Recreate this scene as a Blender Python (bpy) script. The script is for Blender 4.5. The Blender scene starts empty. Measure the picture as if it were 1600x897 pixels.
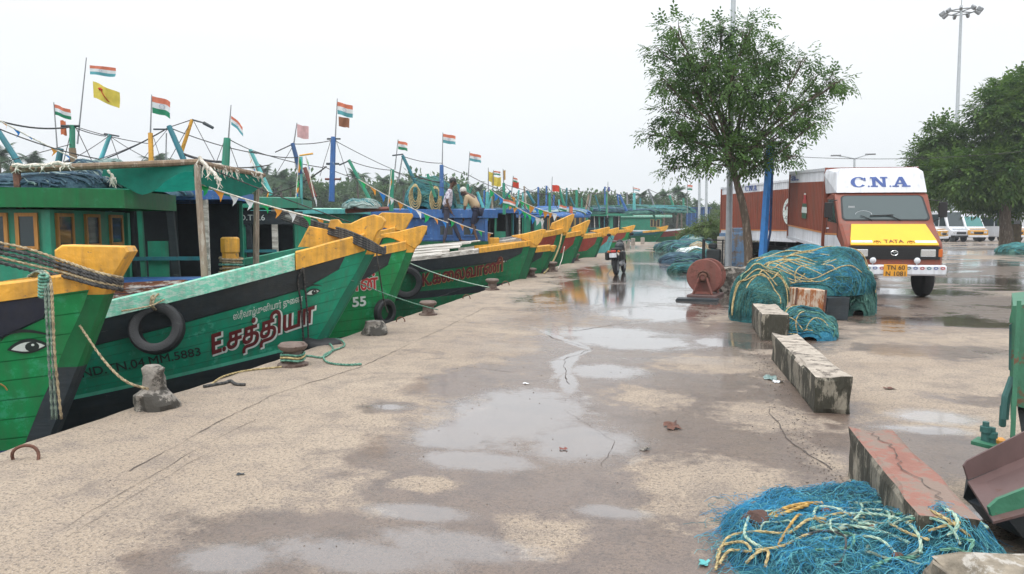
import bpy, bmesh, math, random
from mathutils import Vector, Matrix, noise
from mathutils.geometry import delaunay_2d_cdt
R = math.radians
scene = bpy.context.scene
COL = scene.collection
# ------------------------------------------------------------------ camera, world, sun, exposure
CAM_H, FPX, YAW, PIT = 1.55, 1150.0, R(13.0), math.atan(98 / 1150)
cam = bpy.data.cameras.new('camera')
cam.sensor_width = 36.0
cam.lens = 36.0 * FPX / 1600.0
cam.clip_start, cam.clip_end = 0.05, 6000
camo = bpy.data.objects.new('camera', cam)
COL.objects.link(camo)
camo.location = (0, 0, CAM_H)
camo.rotation_euler = (R(90) - PIT, 0, YAW)
scene.camera = camo

world = bpy.data.worlds.new('World')
scene.world = world
world.use_nodes = True
wn, wl = world.node_tree.nodes, world.node_tree.links
bg = wn['Background']
SUN_EL, SUN_AZ = R(62), R(200)
sky = wn.new('ShaderNodeTexSky')
sky.sky_type = 'NISHITA'
sky.sun_disc = False
sky.sun_elevation = SUN_EL
sky.sun_rotation = SUN_AZ
sky.air_density, sky.dust_density, sky.ozone_density = 1.0, 6.0, 1.0
hs = wn.new('ShaderNodeHueSaturation')
hs.inputs['Saturation'].default_value = 0.10
wl.new(sky.outputs[0], hs.inputs['Color'])
# overcast deck: grey-white cloud layer, brighter towards the zenith
tc = wn.new('ShaderNodeTexCoord')
sx = wn.new('ShaderNodeSeparateXYZ')
wl.new(tc.outputs['Generated'], sx.inputs[0])
cr = wn.new('ShaderNodeValToRGB')
cr.color_ramp.elements[0].position = 0.0
cr.color_ramp.elements[0].color = (8.8, 9.1, 9.4, 1)
cr.color_ramp.elements[1].position = 0.9
cr.color_ramp.elements[1].color = (19.5, 20.2, 21.0, 1)
e = cr.color_ramp.elements.new(0.22)
e.color = (9.2, 9.5, 9.8, 1)
wl.new(sx.outputs['Z'], cr.inputs[0])
ns = wn.new('ShaderNodeTexNoise')
ns.inputs['Scale'].default_value = 1.6
ns.inputs['Detail'].default_value = 4
wl.new(tc.outputs['Generated'], ns.inputs['Vector'])
mr = wn.new('ShaderNodeMapRange')
mr.inputs['To Min'].default_value = 0.93
mr.inputs['To Max'].default_value = 1.06
wl.new(ns.outputs[0], mr.inputs['Value'])
ml = wn.new('ShaderNodeMix')
ml.data_type = 'RGBA'
ml.blend_type = 'MULTIPLY'
ml.inputs['Factor'].default_value = 1.0
wl.new(cr.outputs[0], ml.inputs[6])
wl.new(mr.outputs[0], ml.inputs[7])
mx = wn.new('ShaderNodeMix')
mx.data_type = 'RGBA'
mx.inputs['Factor'].default_value = 0.85
wl.new(hs.outputs[0], mx.inputs[6])
wl.new(ml.outputs[2], mx.inputs[7])
wl.new(mx.outputs[2], bg.inputs['Color'])
bg.inputs['Strength'].default_value = 0.085

sl = bpy.data.lights.new('sun', 'SUN')
sl.energy, sl.angle, sl.color = 1.0, R(25), (1.0, 0.97, 0.93)
so = bpy.data.objects.new('sun', sl)
COL.objects.link(so)
so.rotation_euler = (R(90) - SUN_EL, 0, R(180) - SUN_AZ)
vs = scene.view_settings
vs.view_transform = 'Standard'
vs.look = 'None'
vs.exposure = 0.55
vs.gamma = 1.0
vs.use_curve_mapping = False
scene.cycles.max_bounces = 6
scene.cycles.volume_bounces = 0
scene.cycles.use_denoising = True

# ------------------------------------------------------------------ helpers
_f = Vector((-math.sin(YAW) * math.cos(PIT), math.cos(YAW) * math.cos(PIT), -math.sin(PIT)))
_r = Vector((math.cos(YAW), math.sin(YAW), 0))
_u = _r.cross(_f)
CAMP = Vector((0, 0, CAM_H))


def at(px, py, k):
    """World point at photo pixel (1600 wide) and depth k."""
    return CAMP + (_f + _r * (px - 800) / FPX - _u * (py - 448.5) / FPX) * k


def gnd(px, py, z=0.0):
    d = _f + _r * (px - 800) / FPX - _u * (py - 448.5) / FPX
    return CAMP + d * ((z - CAM_H) / d.z)


def rnd(seed):
    return random.Random(seed)


class MB:
    """Collects geometry; build() links it as one mesh object."""

    def __init__(s):
        s.v, s.f, s.m, s.uv = [], [], [], {}

    def add(s, vs_, fs_, mi=0, M=None):
        o = len(s.v)
        for p in vs_:
            p = Vector(p)
            s.v.append(M @ p if M is not None else p)
        for f_ in fs_:
            s.f.append([i + o for i in f_])
            s.m.append(mi)
        return o

    def box(s, c, d, mi=0, M=None, taper=1.0, jit=0.0, seed=0, bev=0.0):
        x, y, z = d[0] / 2, d[1] / 2, d[2] / 2
        if bev > 0:
            b = min(bev, x * .45, y * .45, z * .45)
            vs_, fs_ = [], []
            idx = {}
            for sx_ in (-1, 1):
                for sy in (-1, 1):
                    for sz in (-1, 1):
                        for a in range(3):
                            p = [sx_ * (x - (b if a != 0 else 0)), sy * (y - (b if a != 1 else 0)), sz * (z - (b if a != 2 else 0))]
                            if sz > 0:
                                p[0] *= taper
                                p[1] *= taper
                            idx[(sx_, sy, sz, a)] = len(vs_)
                            vs_.append((p[0] + c[0], p[1] + c[1], p[2] + c[2]))
            S = (-1, 1)
            for q in S:
                fs_.append([idx[(q, -1, -1, 0)], idx[(q, 1, -1, 0)], idx[(q, 1, 1, 0)], idx[(q, -1, 1, 0)]][::q])
                fs_.append([idx[(-1, q, -1, 1)], idx[(1, q, -1, 1)], idx[(1, q, 1, 1)], idx[(-1, q, 1, 1)]][::-q])
                fs_.append([idx[(-1, -1, q, 2)], idx[(1, -1, q, 2)], idx[(1, 1, q, 2)], idx[(-1, 1, q, 2)]][::q])
            for i in S:
                for j in S:
                    fs_.append([idx[(i, j, -1, 0)], idx[(i, j, -1, 1)], idx[(i, j, 1, 1)], idx[(i, j, 1, 0)]])
                    fs_.append([idx[(i, -1, j, 0)], idx[(i, -1, j, 2)], idx[(i, 1, j, 2)], idx[(i, 1, j, 0)]])
                    fs_.append([idx[(-1, i, j, 1)], idx[(-1, i, j, 2)], idx[(1, i, j, 2)], idx[(1, i, j, 1)]])
                    for k in S:
                        fs_.append([idx[(i, j, k, 0)], idx[(i, j, k, 1)], idx[(i, j, k, 2)]])
            return s.add(vs_, fs_, mi, M)
        rr = rnd(seed)
        vs_ = []
        for sz in (-1, 1):
            t = taper if sz > 0 else 1.0
            for sx_, sy in ((-1, -1), (1, -1), (1, 1), (-1, 1)):
                vs_.append((c[0] + sx_ * x * t + rr.uniform(-jit, jit), c[1] + sy * y * t + rr.uniform(-jit, jit), c[2] + sz * z + rr.uniform(-jit, jit)))
        s.add(vs_, [(3, 2, 1, 0), (4, 5, 6, 7), (0, 1, 5, 4), (1, 2, 6, 5), (2, 3, 7, 6), (3, 0, 4, 7)], mi, M)

    def tube(s, pts, r, n=8, mi=0, M=None, cap=True, closed=False):
        """r: radius or list of radii."""
        pts = [Vector(p) for p in pts]
        N = len(pts)
        if not isinstance(r, (list, tuple)):
            r = [r] * N
        vs_, fs_ = [], []
        up = None
        for i, p in enumerate(pts):
            if closed:
                t = pts[(i + 1) % N] - pts[i - 1]
            else:
                t = pts[min(i + 1, N - 1)] - pts[max(i - 1, 0)]
            if t.length < 1e-9:
                t = Vector((0, 0, 1))
            t.normalize()
            if up is None:
                up = Vector((0, 0, 1)) if abs(t.z) < .9 else Vector((1, 0, 0))
            a = t.cross(up)
            if a.length < 1e-6:
                a = t.orthogonal()
            a.normalize()
            b = a.cross(t)
            up = b
            for k in range(n):
                an = 2 * math.pi * k / n
                vs_.append(p + (a * math.cos(an) + b * math.sin(an)) * r[i])
        for i in range(N if closed else N - 1):
            for k in range(n):
                a0, a1 = i * n + k, i * n + (k + 1) % n
                j = (i + 1) % N
                b0, b1 = j * n + k, j * n + (k + 1) % n
                fs_.append((a0, a1, b1, b0))
        if cap and not closed:
            fs_.append(list(range(n))[::-1])
            fs_.append([(N - 1) * n + k for k in range(n)])
        s.add(vs_, fs_, mi, M)

    def cyl(s, a, b, r, r2=None, n=12, mi=0, M=None):
        s.tube([a, b], [r, r if r2 is None else r2], n, mi, M)

    def lathe(s, prof, n=20, mi=0, M=None):
        """prof: list of (radius, z) about local z."""
        vs_, fs_ = [], []
        for (rad, z) in prof:
            for k in range(n):
                a = 2 * math.pi * k / n
                vs_.append((rad * math.cos(a), rad * math.sin(a), z))
        for i in range(len(prof) - 1):
            for k in range(n):
                fs_.append((i * n + k, i * n + (k + 1) % n, (i + 1) * n + (k + 1) % n, (i + 1) * n + k))
        fs_.append(list(range(n))[::-1])
        fs_.append([(len(prof) - 1) * n + k for k in range(n)])
        s.add(vs_, fs_, mi, M)

    def prism(s, poly, thick, mi=0, M=None, bev=0.0):
        """poly in local XZ plane, extruded along local Y (centred)."""
        n = len(poly)
        if bev > 0:
            cx = sum(p[0] for p in poly) / n
            cz = sum(p[1] for p in poly) / n
            inn = []
            for p in poly:
                dx, dz = cx - p[0], cz - p[1]
                L = math.hypot(dx, dz) or 1
                inn.append((p[0] + dx / L * bev, p[1] + dz / L * bev))
            rings = [(-thick / 2, inn), (-thick / 2 + bev, poly), (thick / 2 - bev, poly), (thick / 2, inn)]
        else:
            rings = [(-thick / 2, poly), (thick / 2, poly)]
        vs_, fs_ = [], []
        for y, pl in rings:
            vs_ += [(p[0], y, p[1]) for p in pl]
        for i in range(len(rings) - 1):
            for k in range(n):
                fs_.append((i * n + k, i * n + (k + 1) % n, (i + 1) * n + (k + 1) % n, (i + 1) * n + k))
        fs_.append(list(range(n))[::-1])
        fs_.append([(len(rings) - 1) * n + k for k in range(n)])
        s.add(vs_, fs_, mi, M)

    def grid(s, nu, nv, fn, mi=0, M=None, uvfn=None, mfn=None, closed=False):
        o = len(s.v)
        for i in range(nu + 1):
            for j in range(nv + 1):
                p = Vector(fn(i / nu, j / nv))
                s.v.append(M @ p if M is not None else p)
                if uvfn:
                    s.uv[len(s.v) - 1] = uvfn(i / nu, j / nv)
        for i in range(nu):
            for j in range(nv):
                s.f.append([o + i * (nv + 1) + j, o + (i + 1) * (nv + 1) + j, o + (i + 1) * (nv + 1) + j + 1, o + i * (nv + 1) + j + 1])
                s.m.append(mfn((i + .5) / nu, (j + .5) / nv) if mfn else mi)

    def sphere(s, c, r, n=12, m=8, mi=0, sc=(1, 1, 1), M=None):
        vs_ = [(c[0], c[1], c[2] - r * sc[2])]
        for i in range(1, m):
            ph = -math.pi / 2 + math.pi * i / m
            for k in range(n):
                a = 2 * math.pi * k / n
                vs_.append((c[0] + r * sc[0] * math.cos(ph) * math.cos(a), c[1] + r * sc[1] * math.cos(ph) * math.sin(a), c[2] + r * sc[2] * math.sin(ph)))
        vs_.append((c[0], c[1], c[2] + r * sc[2]))
        fs_ = []
        for k in range(n):
            fs_.append((0, 1 + (k + 1) % n, 1 + k))
            fs_.append((len(vs_) - 1, 1 + (m - 2) * n + k, 1 + (m - 2) * n + (k + 1) % n))
        for i in range(m - 2):
            for k in range(n):
                fs_.append((1 + i * n + k, 1 + i * n + (k + 1) % n, 1 + (i + 1) * n + (k + 1) % n, 1 + (i + 1) * n + k))
        s.add(vs_, fs_, mi, M)

    def build(s, name, mats, parent=None, smooth=False, shift=None, fixn=True, **props):
        me = bpy.data.meshes.new(name)
        vv = s.v if shift is None else [p - Vector(shift) for p in s.v]
        me.from_pydata([tuple(p) for p in vv], [], s.f)
        if not isinstance(mats, (list, tuple)):
            mats = [mats]
        for m in mats:
            me.materials.append(m)
        if len(mats) > 1:
            me.polygons.foreach_set('material_index', s.m)
        if s.uv:
            ul = me.uv_layers.new(name='uv')
            for lp in me.loops:
                ul.data[lp.index].uv = s.uv.get(lp.vertex_index, (0, 0))
        if fixn:
            bm = bmesh.new()
            bm.from_mesh(me)
            bmesh.ops.recalc_face_normals(bm, faces=bm.faces)
            bm.to_mesh(me)
            bm.free()
        if smooth:
            if smooth is True:
                me.polygons.foreach_set('use_smooth', [True] * len(me.polygons))
            else:
                me.polygons.foreach_set('use_smooth', [True] * len(me.polygons))
                me.set_sharp_from_angle(angle=R(smooth))
        me.update()
        o = bpy.data.objects.new(name, me)
        COL.objects.link(o)
        if parent:
            o.parent = parent
        if shift is not None and not parent:
            o.location = shift
        for k, v_ in props.items():
            o[k] = v_
        return o


def thing(name, label, cat, loc=(0, 0, 0), rotz=0.0, group=None, rot=None):
    o = bpy.data.objects.new(name, None)
    o.empty_display_size = 0.2
    COL.objects.link(o)
    o.location = loc
    o.rotation_euler = rot if rot else (0, 0, rotz)
    o['label'], o['category'] = label, cat
    if group:
        o['group'] = group
    return o


def tag(o, label, cat, group=None):
    o['label'], o['category'] = label, cat
    if group:
        o['group'] = group
    return o


def struct(o):
    o['kind'] = 'structure'
    return o


def TR(loc=(0, 0, 0), rot=(0, 0, 0), sc=(1, 1, 1)):
    from mathutils import Euler
    return Matrix.Translation(Vector(loc)) @ Euler(rot).to_matrix().to_4x4() @ Matrix.Diagonal((*sc, 1))


def catmull(P, n=6, closed=False):
    P = [Vector(p) for p in P]
    out = []
    N = len(P)
    for i in range(N if closed else N - 1):
        if closed:
            p0, p1, p2, p3 = P[i - 1], P[i], P[(i + 1) % N], P[(i + 2) % N]
        else:
            p0, p1, p2, p3 = P[max(i - 1, 0)], P[i], P[i + 1], P[min(i + 2, N - 1)]
        for k in range(n):
            t = k / n
            out.append(.5 * ((2 * p1) + (p2 - p0) * t + (2 * p0 - 5 * p1 + 4 * p2 - p3) * t * t + (3 * p1 - p0 - 3 * p2 + p3) * t ** 3))
    if not closed:
        out.append(P[-1])
    return out


def sag(a, b, s, n=12):
    a, b = Vector(a), Vector(b)
    return [a.lerp(b, i / n) - Vector((0, 0, s * 4 * (i / n) * (1 - i / n))) for i in range(n + 1)]


# ------------------------------------------------------------------ materials
def nmat(name):
    m = bpy.data.materials.new(name)
    m.use_nodes = True
    return m, m.node_tree.nodes, m.node_tree.links, m.node_tree.nodes['Principled BSDF']


def mat(name, col, rough=0.6, metal=0.0, var=0.25, scale=6.0, bump=0.1, bscale=None, wear=None, wearamt=0.35, wscale=5.0, stretch=(1, 1, 1), spec=0.5, coord='Object', streak=0.0, planks=0.0):
    """Painted / raw surface: colour mottling, a second worn colour in patches, fine bump."""
    m, N, L, b = nmat(name)
    tcn = N.new('ShaderNodeTexCoord')
    mp = N.new('ShaderNodeMapping')
    mp.inputs['Scale'].default_value = stretch
    L.new(tcn.outputs[coord], mp.inputs[0])
    n1 = N.new('ShaderNodeTexNoise')
    n1.inputs['Scale'].default_value = scale
    n1.inputs['Detail'].default_value = 6
    n1.inputs['Roughness'].default_value = .65
    L.new(mp.outputs[0], n1.inputs['Vector'])
    rp = N.new('ShaderNodeValToRGB')
    rp.color_ramp.elements[0].position, rp.color_ramp.elements[1].position = .3, .7
    rp.color_ramp.elements[0].color = tuple(c * (1 - var) for c in col) + (1,)
    rp.color_ramp.elements[1].color = tuple(min(1, c * (1 + var)) for c in col) + (1,)
    L.new(n1.outputs[0], rp.inputs[0])
    out = rp.outputs[0]
    if wear:
        n2 = N.new('ShaderNodeTexNoise')
        n2.inputs['Scale'].default_value = wscale
        n2.inputs['Detail'].default_value = 8
        n2.inputs['Roughness'].default_value = .75
        L.new(mp.outputs[0], n2.inputs['Vector'])
        r2 = N.new('ShaderNodeValToRGB')
        c0 = 0.72 - wearamt * 0.4
        r2.color_ramp.elements[0].position, r2.color_ramp.elements[1].position = c0, min(1, c0 + .06)
        L.new(n2.outputs[0], r2.inputs[0])
        mxx = N.new('ShaderNodeMix')
        mxx.data_type = 'RGBA'
        L.new(r2.outputs[0], mxx.inputs['Factor'])
        L.new(out, mxx.inputs[6])
        mxx.inputs[7].default_value = tuple(wear) + (1,)
        out = mxx.outputs[2]
    if streak > 0:
        mp3 = N.new('ShaderNodeMapping')
        mp3.inputs['Scale'].default_value = (7, 7, 0.5)
        L.new(tcn.outputs['Object'], mp3.inputs[0])
        n3 = N.new('ShaderNodeTexNoise')
        n3.inputs['Scale'].default_value = 2.0
        n3.inputs['Detail'].default_value = 5
        L.new(mp3.outputs[0], n3.inputs['Vector'])
        r3 = N.new('ShaderNodeMapRange')
        r3.inputs['From Min'].default_value, r3.inputs['From Max'].default_value = .42, .72
        r3.inputs['To Max'].default_value = streak
        L.new(n3.outputs[0], r3.inputs['Value'])
        mx3 = N.new('ShaderNodeMix')
        mx3.data_type = 'RGBA'
        L.new(r3.outputs[0], mx3.inputs['Factor'])
        L.new(out, mx3.inputs[6])
        mx3.inputs[7].default_value = (.09, .08, .06, 1)
        out = mx3.outputs[2]
    L.new(out, b.inputs['Base Color'])
    b.inputs['Metallic'].default_value = metal
    b.inputs['Specular IOR Level'].default_value = spec
    rr = N.new('ShaderNodeMapRange')
    rr.inputs['To Min'].default_value, rr.inputs['To Max'].default_value = max(.02, rough - .12), min(1, rough + .12)
    L.new(n1.outputs[0], rr.inputs['Value'])
    L.new(rr.outputs[0], b.inputs['Roughness'])
    if bump > 0:
        nb = N.new('ShaderNodeTexNoise')
        nb.inputs['Scale'].default_value = bscale or scale * 5
        nb.inputs['Detail'].default_value = 5
        L.new(mp.outputs[0], nb.inputs['Vector'])
        bp = N.new('ShaderNodeBump')
        bp.inputs['Strength'].default_value = bump
        bp.inputs['Distance'].default_value = .02
        L.new(nb.outputs[0], bp.inputs['Height'])
        if planks > 0:
            uvn = N.new('ShaderNodeSeparateXYZ')
            L.new(tcn.outputs['UV'], uvn.inputs[0])
            wv = N.new('ShaderNodeMath')
            wv.operation = 'FRACT'
            mm = N.new('ShaderNodeMath')
            mm.operation = 'MULTIPLY'
            mm.inputs[1].default_value = planks
            L.new(uvn.outputs['Y'], mm.inputs[0])
            L.new(mm.outputs[0], wv.inputs[0])
            pr = N.new('ShaderNodeValToRGB')
            pr.color_ramp.elements[0].position, pr.color_ramp.elements[1].position = 0.0, .07
            pr.color_ramp.elements[0].color = (0, 0, 0, 1)
            L.new(wv.outputs[0], pr.inputs[0])
            b2 = N.new('ShaderNodeBump')
            b2.inputs['Strength'].default_value = .5
            b2.inputs['Distance'].default_value = .008
            L.new(pr.outputs[0], b2.inputs['Height'])
            sm_ = N.new('ShaderNodeMix')
            sm_.data_type = 'RGBA'
            sm_.blend_type = 'MULTIPLY'
            sm_.inputs['Factor'].default_value = .5
            L.new(out, sm_.inputs[6])
            L.new(pr.outputs[0], sm_.inputs[7])
            L.new(sm_.outputs[2], b.inputs['Base Color'])
            L.new(bp.outputs[0], b2.inputs['Normal'])
            L.new(b2.outputs[0], b.inputs['Normal'])
        else:
            L.new(bp.outputs[0], b.inputs['Normal'])
    return m


def leafmat(name, c1, c2, trans=.35):
    m, N, L, b = nmat(name)
    oi = N.new('ShaderNodeTexCoord')
    n1 = N.new('ShaderNodeTexNoise')
    n1.inputs['Scale'].default_value = 1.3
    n1.inputs['Detail'].default_value = 5
    L.new(oi.outputs['Object'], n1.inputs['Vector'])
    rp = N.new('ShaderNodeValToRGB')
    rp.color_ramp.elements[0].position, rp.color_ramp.elements[1].position = .35, .68
    rp.color_ramp.elements[0].color = (*c1, 1)
    rp.color_ramp.elements[1].color = (*c2, 1)
    L.new(n1.outputs[0], rp.inputs[0])
    L.new(rp.outputs[0], b.inputs['Base Color'])
    b.inputs['Roughness'].default_value = .5
    b.inputs['Specular IOR Level'].default_value = .3
    tr = N.new('ShaderNodeBsdfTranslucent')
    L.new(rp.outputs[0], tr.inputs['Color'])
    ms = N.new('ShaderNodeMixShader')
    ms.inputs[0].default_value = trans
    L.new(b.outputs[0], ms.inputs[1])
    L.new(tr.outputs[0], ms.inputs[2])
    L.new(ms.outputs[0], N['Material Output'].inputs['Surface'])
    return m


def netmat(name, c1, c2, c3, scale=22, stretch=(1, 1, 1)):
    m, N, L, b = nmat(name)
    tcn = N.new('ShaderNodeTexCoord')
    mp = N.new('ShaderNodeMapping')
    mp.inputs['Scale'].default_value = stretch
    L.new(tcn.outputs['Object'], mp.inputs[0])
    n1 = N.new('ShaderNodeTexNoise')
    n1.inputs['Scale'].default_value = scale
    n1.inputs['Detail'].default_value = 8
    n1.inputs['Roughness'].default_value = .8
    n1.inputs['Distortion'].default_value = .6
    L.new(mp.outputs[0], n1.inputs['Vector'])
    n0 = N.new('ShaderNodeTexNoise')
    n0.inputs['Scale'].default_value = scale * .15
    n0.inputs['Detail'].default_value = 4
    L.new(mp.outputs[0], n0.inputs['Vector'])
    ad = N.new('ShaderNodeMath')
    ad.operation = 'MULTIPLY_ADD'
    ad.inputs[1].default_value = .55
    L.new(n1.outputs[0], ad.inputs[0])
    mm = N.new('ShaderNodeMath')
    mm.operation = 'MULTIPLY'
    mm.inputs[1].default_value = .45
    L.new(n0.outputs[0], mm.inputs[0])
    L.new(mm.outputs[0], ad.inputs[2])
    rp = N.new('ShaderNodeValToRGB')
    rp.color_ramp.elements[0].position, rp.color_ramp.elements[1].position = .38, .62
    rp.color_ramp.elements[0].color = (*c1, 1)
    rp.color_ramp.elements[1].color = (*c3, 1)
    e_ = rp.color_ramp.elements.new(.5)
    e_.color = (*c2, 1)
    L.new(ad.outputs[0], rp.inputs[0])
    L.new(rp.outputs[0], b.inputs['Base Color'])
    b.inputs['Roughness'].default_value = .8
    bp = N.new('ShaderNodeBump')
    bp.inputs['Strength'].default_value = .9
    bp.inputs['Distance'].default_value = .03
    L.new(n1.outputs[0], bp.inputs['Height'])
    L.new(bp.outputs[0], b.inputs['Normal'])
    return m


def ropemat(name, c1, c2):
    m, N, L, b = nmat(name)
    tcn = N.new('ShaderNodeTexCoord')
    n1 = N.new('ShaderNodeTexNoise')
    n1.inputs['Scale'].default_value = 35
    n1.inputs['Detail'].default_value = 5
    L.new(tcn.outputs['Object'], n1.inputs['Vector'])
    rp = N.new('ShaderNodeValToRGB')
    rp.color_ramp.elements[0].position, rp.color_ramp.elements[1].position = .38, .6
    rp.color_ramp.elements[0].color = (*c1, 1)
    rp.color_ramp.elements[1].color = (*c2, 1)
    L.new(n1.outputs[0], rp.inputs[0])
    L.new(rp.outputs[0], b.inputs['Base Color'])
    b.inputs['Roughness'].default_value = .85
    bp = N.new('ShaderNodeBump')
    bp.inputs['Strength'].default_value = .7
    bp.inputs['Distance'].default_value = .01
    L.new(n1.outputs[0], bp.inputs['Height'])
    L.new(bp.outputs[0], b.inputs['Normal'])
    return m


def glassmat(name, col=(.03, .045, .05), rough=.06):
    m, N, L, b = nmat(name)
    b.inputs['Base Color'].default_value = (*col, 1)
    b.inputs['Roughness'].default_value = rough
    b.inputs['Specular IOR Level'].default_value = .6
    return m


RUST = (.12, .045, .02)
WOODC = (.22, .16, .10)
M = dict(
    teal=mat('teal_green_paint', (.012, .29, .17), .5, var=.16, scale=3, bump=.14, bscale=14, wear=(.06, .40, .27), wearamt=.36, wscale=4, streak=.28, planks=7, spec=.35),
    green=mat('bright_green_paint', (.012, .28, .085), .48, var=.18, scale=3, bump=.18, bscale=10, wear=(.04, .37, .17), wearamt=.36, wscale=3, streak=.28, planks=7, spec=.35),
    dgreen=mat('deep_green_paint', (.010, .19, .075), .5, var=.2, scale=3, bump=.15, wear=(.04, .26, .14), wearamt=.34, streak=.32, planks=7, spec=.35),
    mgreen=mat('mint_paint', (.17, .56, .40), .6, var=.14, scale=6, bump=.25, wear=(.42, .62, .52), wearamt=.6, wscale=9, stretch=(.5, 3, 3), streak=.4),
    ltgreen=mat('light_green_stripe_paint', (.10, .52, .36), .5, var=.15, streak=.25),
    cabgreen=mat('cabin_green_paint', (.02, .235, .145), .5, var=.18, scale=4, bump=.15, wear=(.03, .26, .17), wearamt=.35, streak=.35),
    aqua=mat('aqua_paint', (.10, .42, .42), .5, var=.2, streak=.3),
    yellow=mat('yellow_paint', (.72, .36, .04), .5, var=.2, scale=5, bump=.4, bscale=16, wear=(.30, .17, .06), wearamt=.34, wscale=11, streak=.4),
    navy=mat('navy_paint', (.018, .024, .045), .45, var=.3, scale=5, bump=.15, wear=(.10, .12, .15), wearamt=.14, wscale=9, streak=.15),
    black=mat('black_paint', (.022, .031, .038), .5, var=.35, scale=5, bump=.2, wear=(.11, .12, .12), wearamt=.24, wscale=8, stretch=(.4, 1, 2), streak=.15),
    red=mat('red_paint', (.33, .045, .03), .5, var=.2, scale=4, bump=.15, wear=(.4, .13, .09), wearamt=.3, streak=.3),
    blue=mat('blue_paint', (.03, .125, .36), .5, var=.2, scale=5, bump=.15, wear=(.2, .32, .5), wearamt=.35, wscale=7, streak=.3),
    dblue=mat('deep_blue_paint', (.02, .07, .19), .5, var=.25, wear=(.07, .13, .22), wearamt=.3, streak=.3),
    tealblue=mat('blue_green_paint', (.02, .16, .20), .5, var=.2, streak=.3),
    greywood=mat('weathered_deck_wood', (.36, .33, .29), .85, var=.35, scale=5, bump=.5, wear=(.62, .59, .54), wearamt=.6, wscale=4, stretch=(.3, 3, 3)),
    wood=mat('bare_wood', (.21, .15, .10), .85, var=.35, scale=6, bump=.5, stretch=(3, 3, .4), wear=(.34, .28, .22), wearamt=.4),
    pole=mat('weathered_pole_wood', (.27, .21, .16), .85, var=.35, scale=7, bump=.5, stretch=(3, 3, .3), wear=(.42, .37, .31), wearamt=.5),
    owood=mat('orange_window_frame', (.42, .19, .045), .55, var=.25, stretch=(3, 3, .5)),
    dark=mat('dark_interior_shade', (.026, .032, .034), .8, var=.3),  # near-black: the shade inside open cabins is put into this colour
    rubber=mat('black_rubber', (.014, .015, .017), .6, var=.3, scale=14, bump=.3, wear=(.05, .05, .05), wearamt=.2),
    rust=mat('rusty_steel', (.13, .055, .035), .75, var=.4, scale=9, bump=.4, wear=(.06, .028, .02), wearamt=.5),
    redrust=mat('red_oxide_steel', (.20, .065, .050), .65, var=.25, scale=6, bump=.25, wear=(.10, .035, .02), wearamt=.42, wscale=6, streak=.3),
    brownrust=mat('dull_brown_steel', (.105, .062, .058), .6, var=.2, scale=4, bump=.12, wear=(.09, .04, .025), wearamt=.3),
    steel=mat('grey_steel', (.25, .26, .27), .45, .6, var=.2, bump=.1),
    galv=mat('galvanised_pole', (.42, .45, .47), .5, .25, var=.15, bump=.08),
    concgrey=mat('weathered_concrete', (.26, .235, .205), .9, var=.5, scale=5, bump=.9, bscale=18, wear=(.055, .05, .042), wearamt=.62, wscale=4),
    concpost=mat('pale_concrete', (.34, .30, .26), .9, var=.3, scale=6, bump=.5, wear=(.16, .14, .12), wearamt=.4),
    white=mat('white_paint', (.74, .76, .78), .45, var=.06, scale=4, bump=.04, streak=.12),
    whitewear=mat('peeling_white_paint', (.62, .58, .54), .8, var=.2, scale=6, bump=.5, wear=(.20, .075, .04), wearamt=.75, wscale=6, stretch=(.5, 2, 2)),
    black_flat=mat('matt_black', (.012, .012, .013), .6, var=.2, bump=.1),
    ropetan=ropemat('tan_rope', (.20, .15, .09), (.42, .34, .21)),
    ropeyel=ropemat('straw_rope', (.24, .18, .08), (.50, .40, .20)),
    ropegrn=ropemat('green_rope', (.03, .12, .085), (.16, .34, .25)),
    ropemint=ropemat('mint_rope', (.14, .28, .23), (.42, .52, .40)),
    ropedark=ropemat('dark_rope', (.022, .024, .026), (.09, .085, .08)),
    ropedull=ropemat('dull_green_rope', (.07, .11, .09), (.24, .30, .24)),
    ropegold=ropemat('golden_rope', (.30, .17, .04), (.56, .36, .11)),
    ropewhite=ropemat('pale_frayed_rope', (.50, .46, .38), (.74, .71, .64)),
    nettealblue=netmat('teal_blue_net', (.007, .048, .054), (.022, .145, .158), (.075, .29, .31)),
    netblue=netmat('bright_blue_net', (.006, .06, .11), (.016, .18, .30), (.08, .34, .46)),
    netgreen=netmat('dark_green_net', (.012, .045, .04), (.035, .12, .10), (.10, .24, .19)),
    netdblue=netmat('slate_blue_net', (.012, .03, .05), (.03, .075, .12), (.08, .16, .20)),
    netpale=netmat('pale_net', (.12, .20, .19), (.24, .34, .32), (.42, .48, .45)),
    glass=glassmat('dark_window_glass'),
)
# ------------------------------------------------------------------ ground, quay, water
EDGE = -4.6
QEND = 66.0


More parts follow.
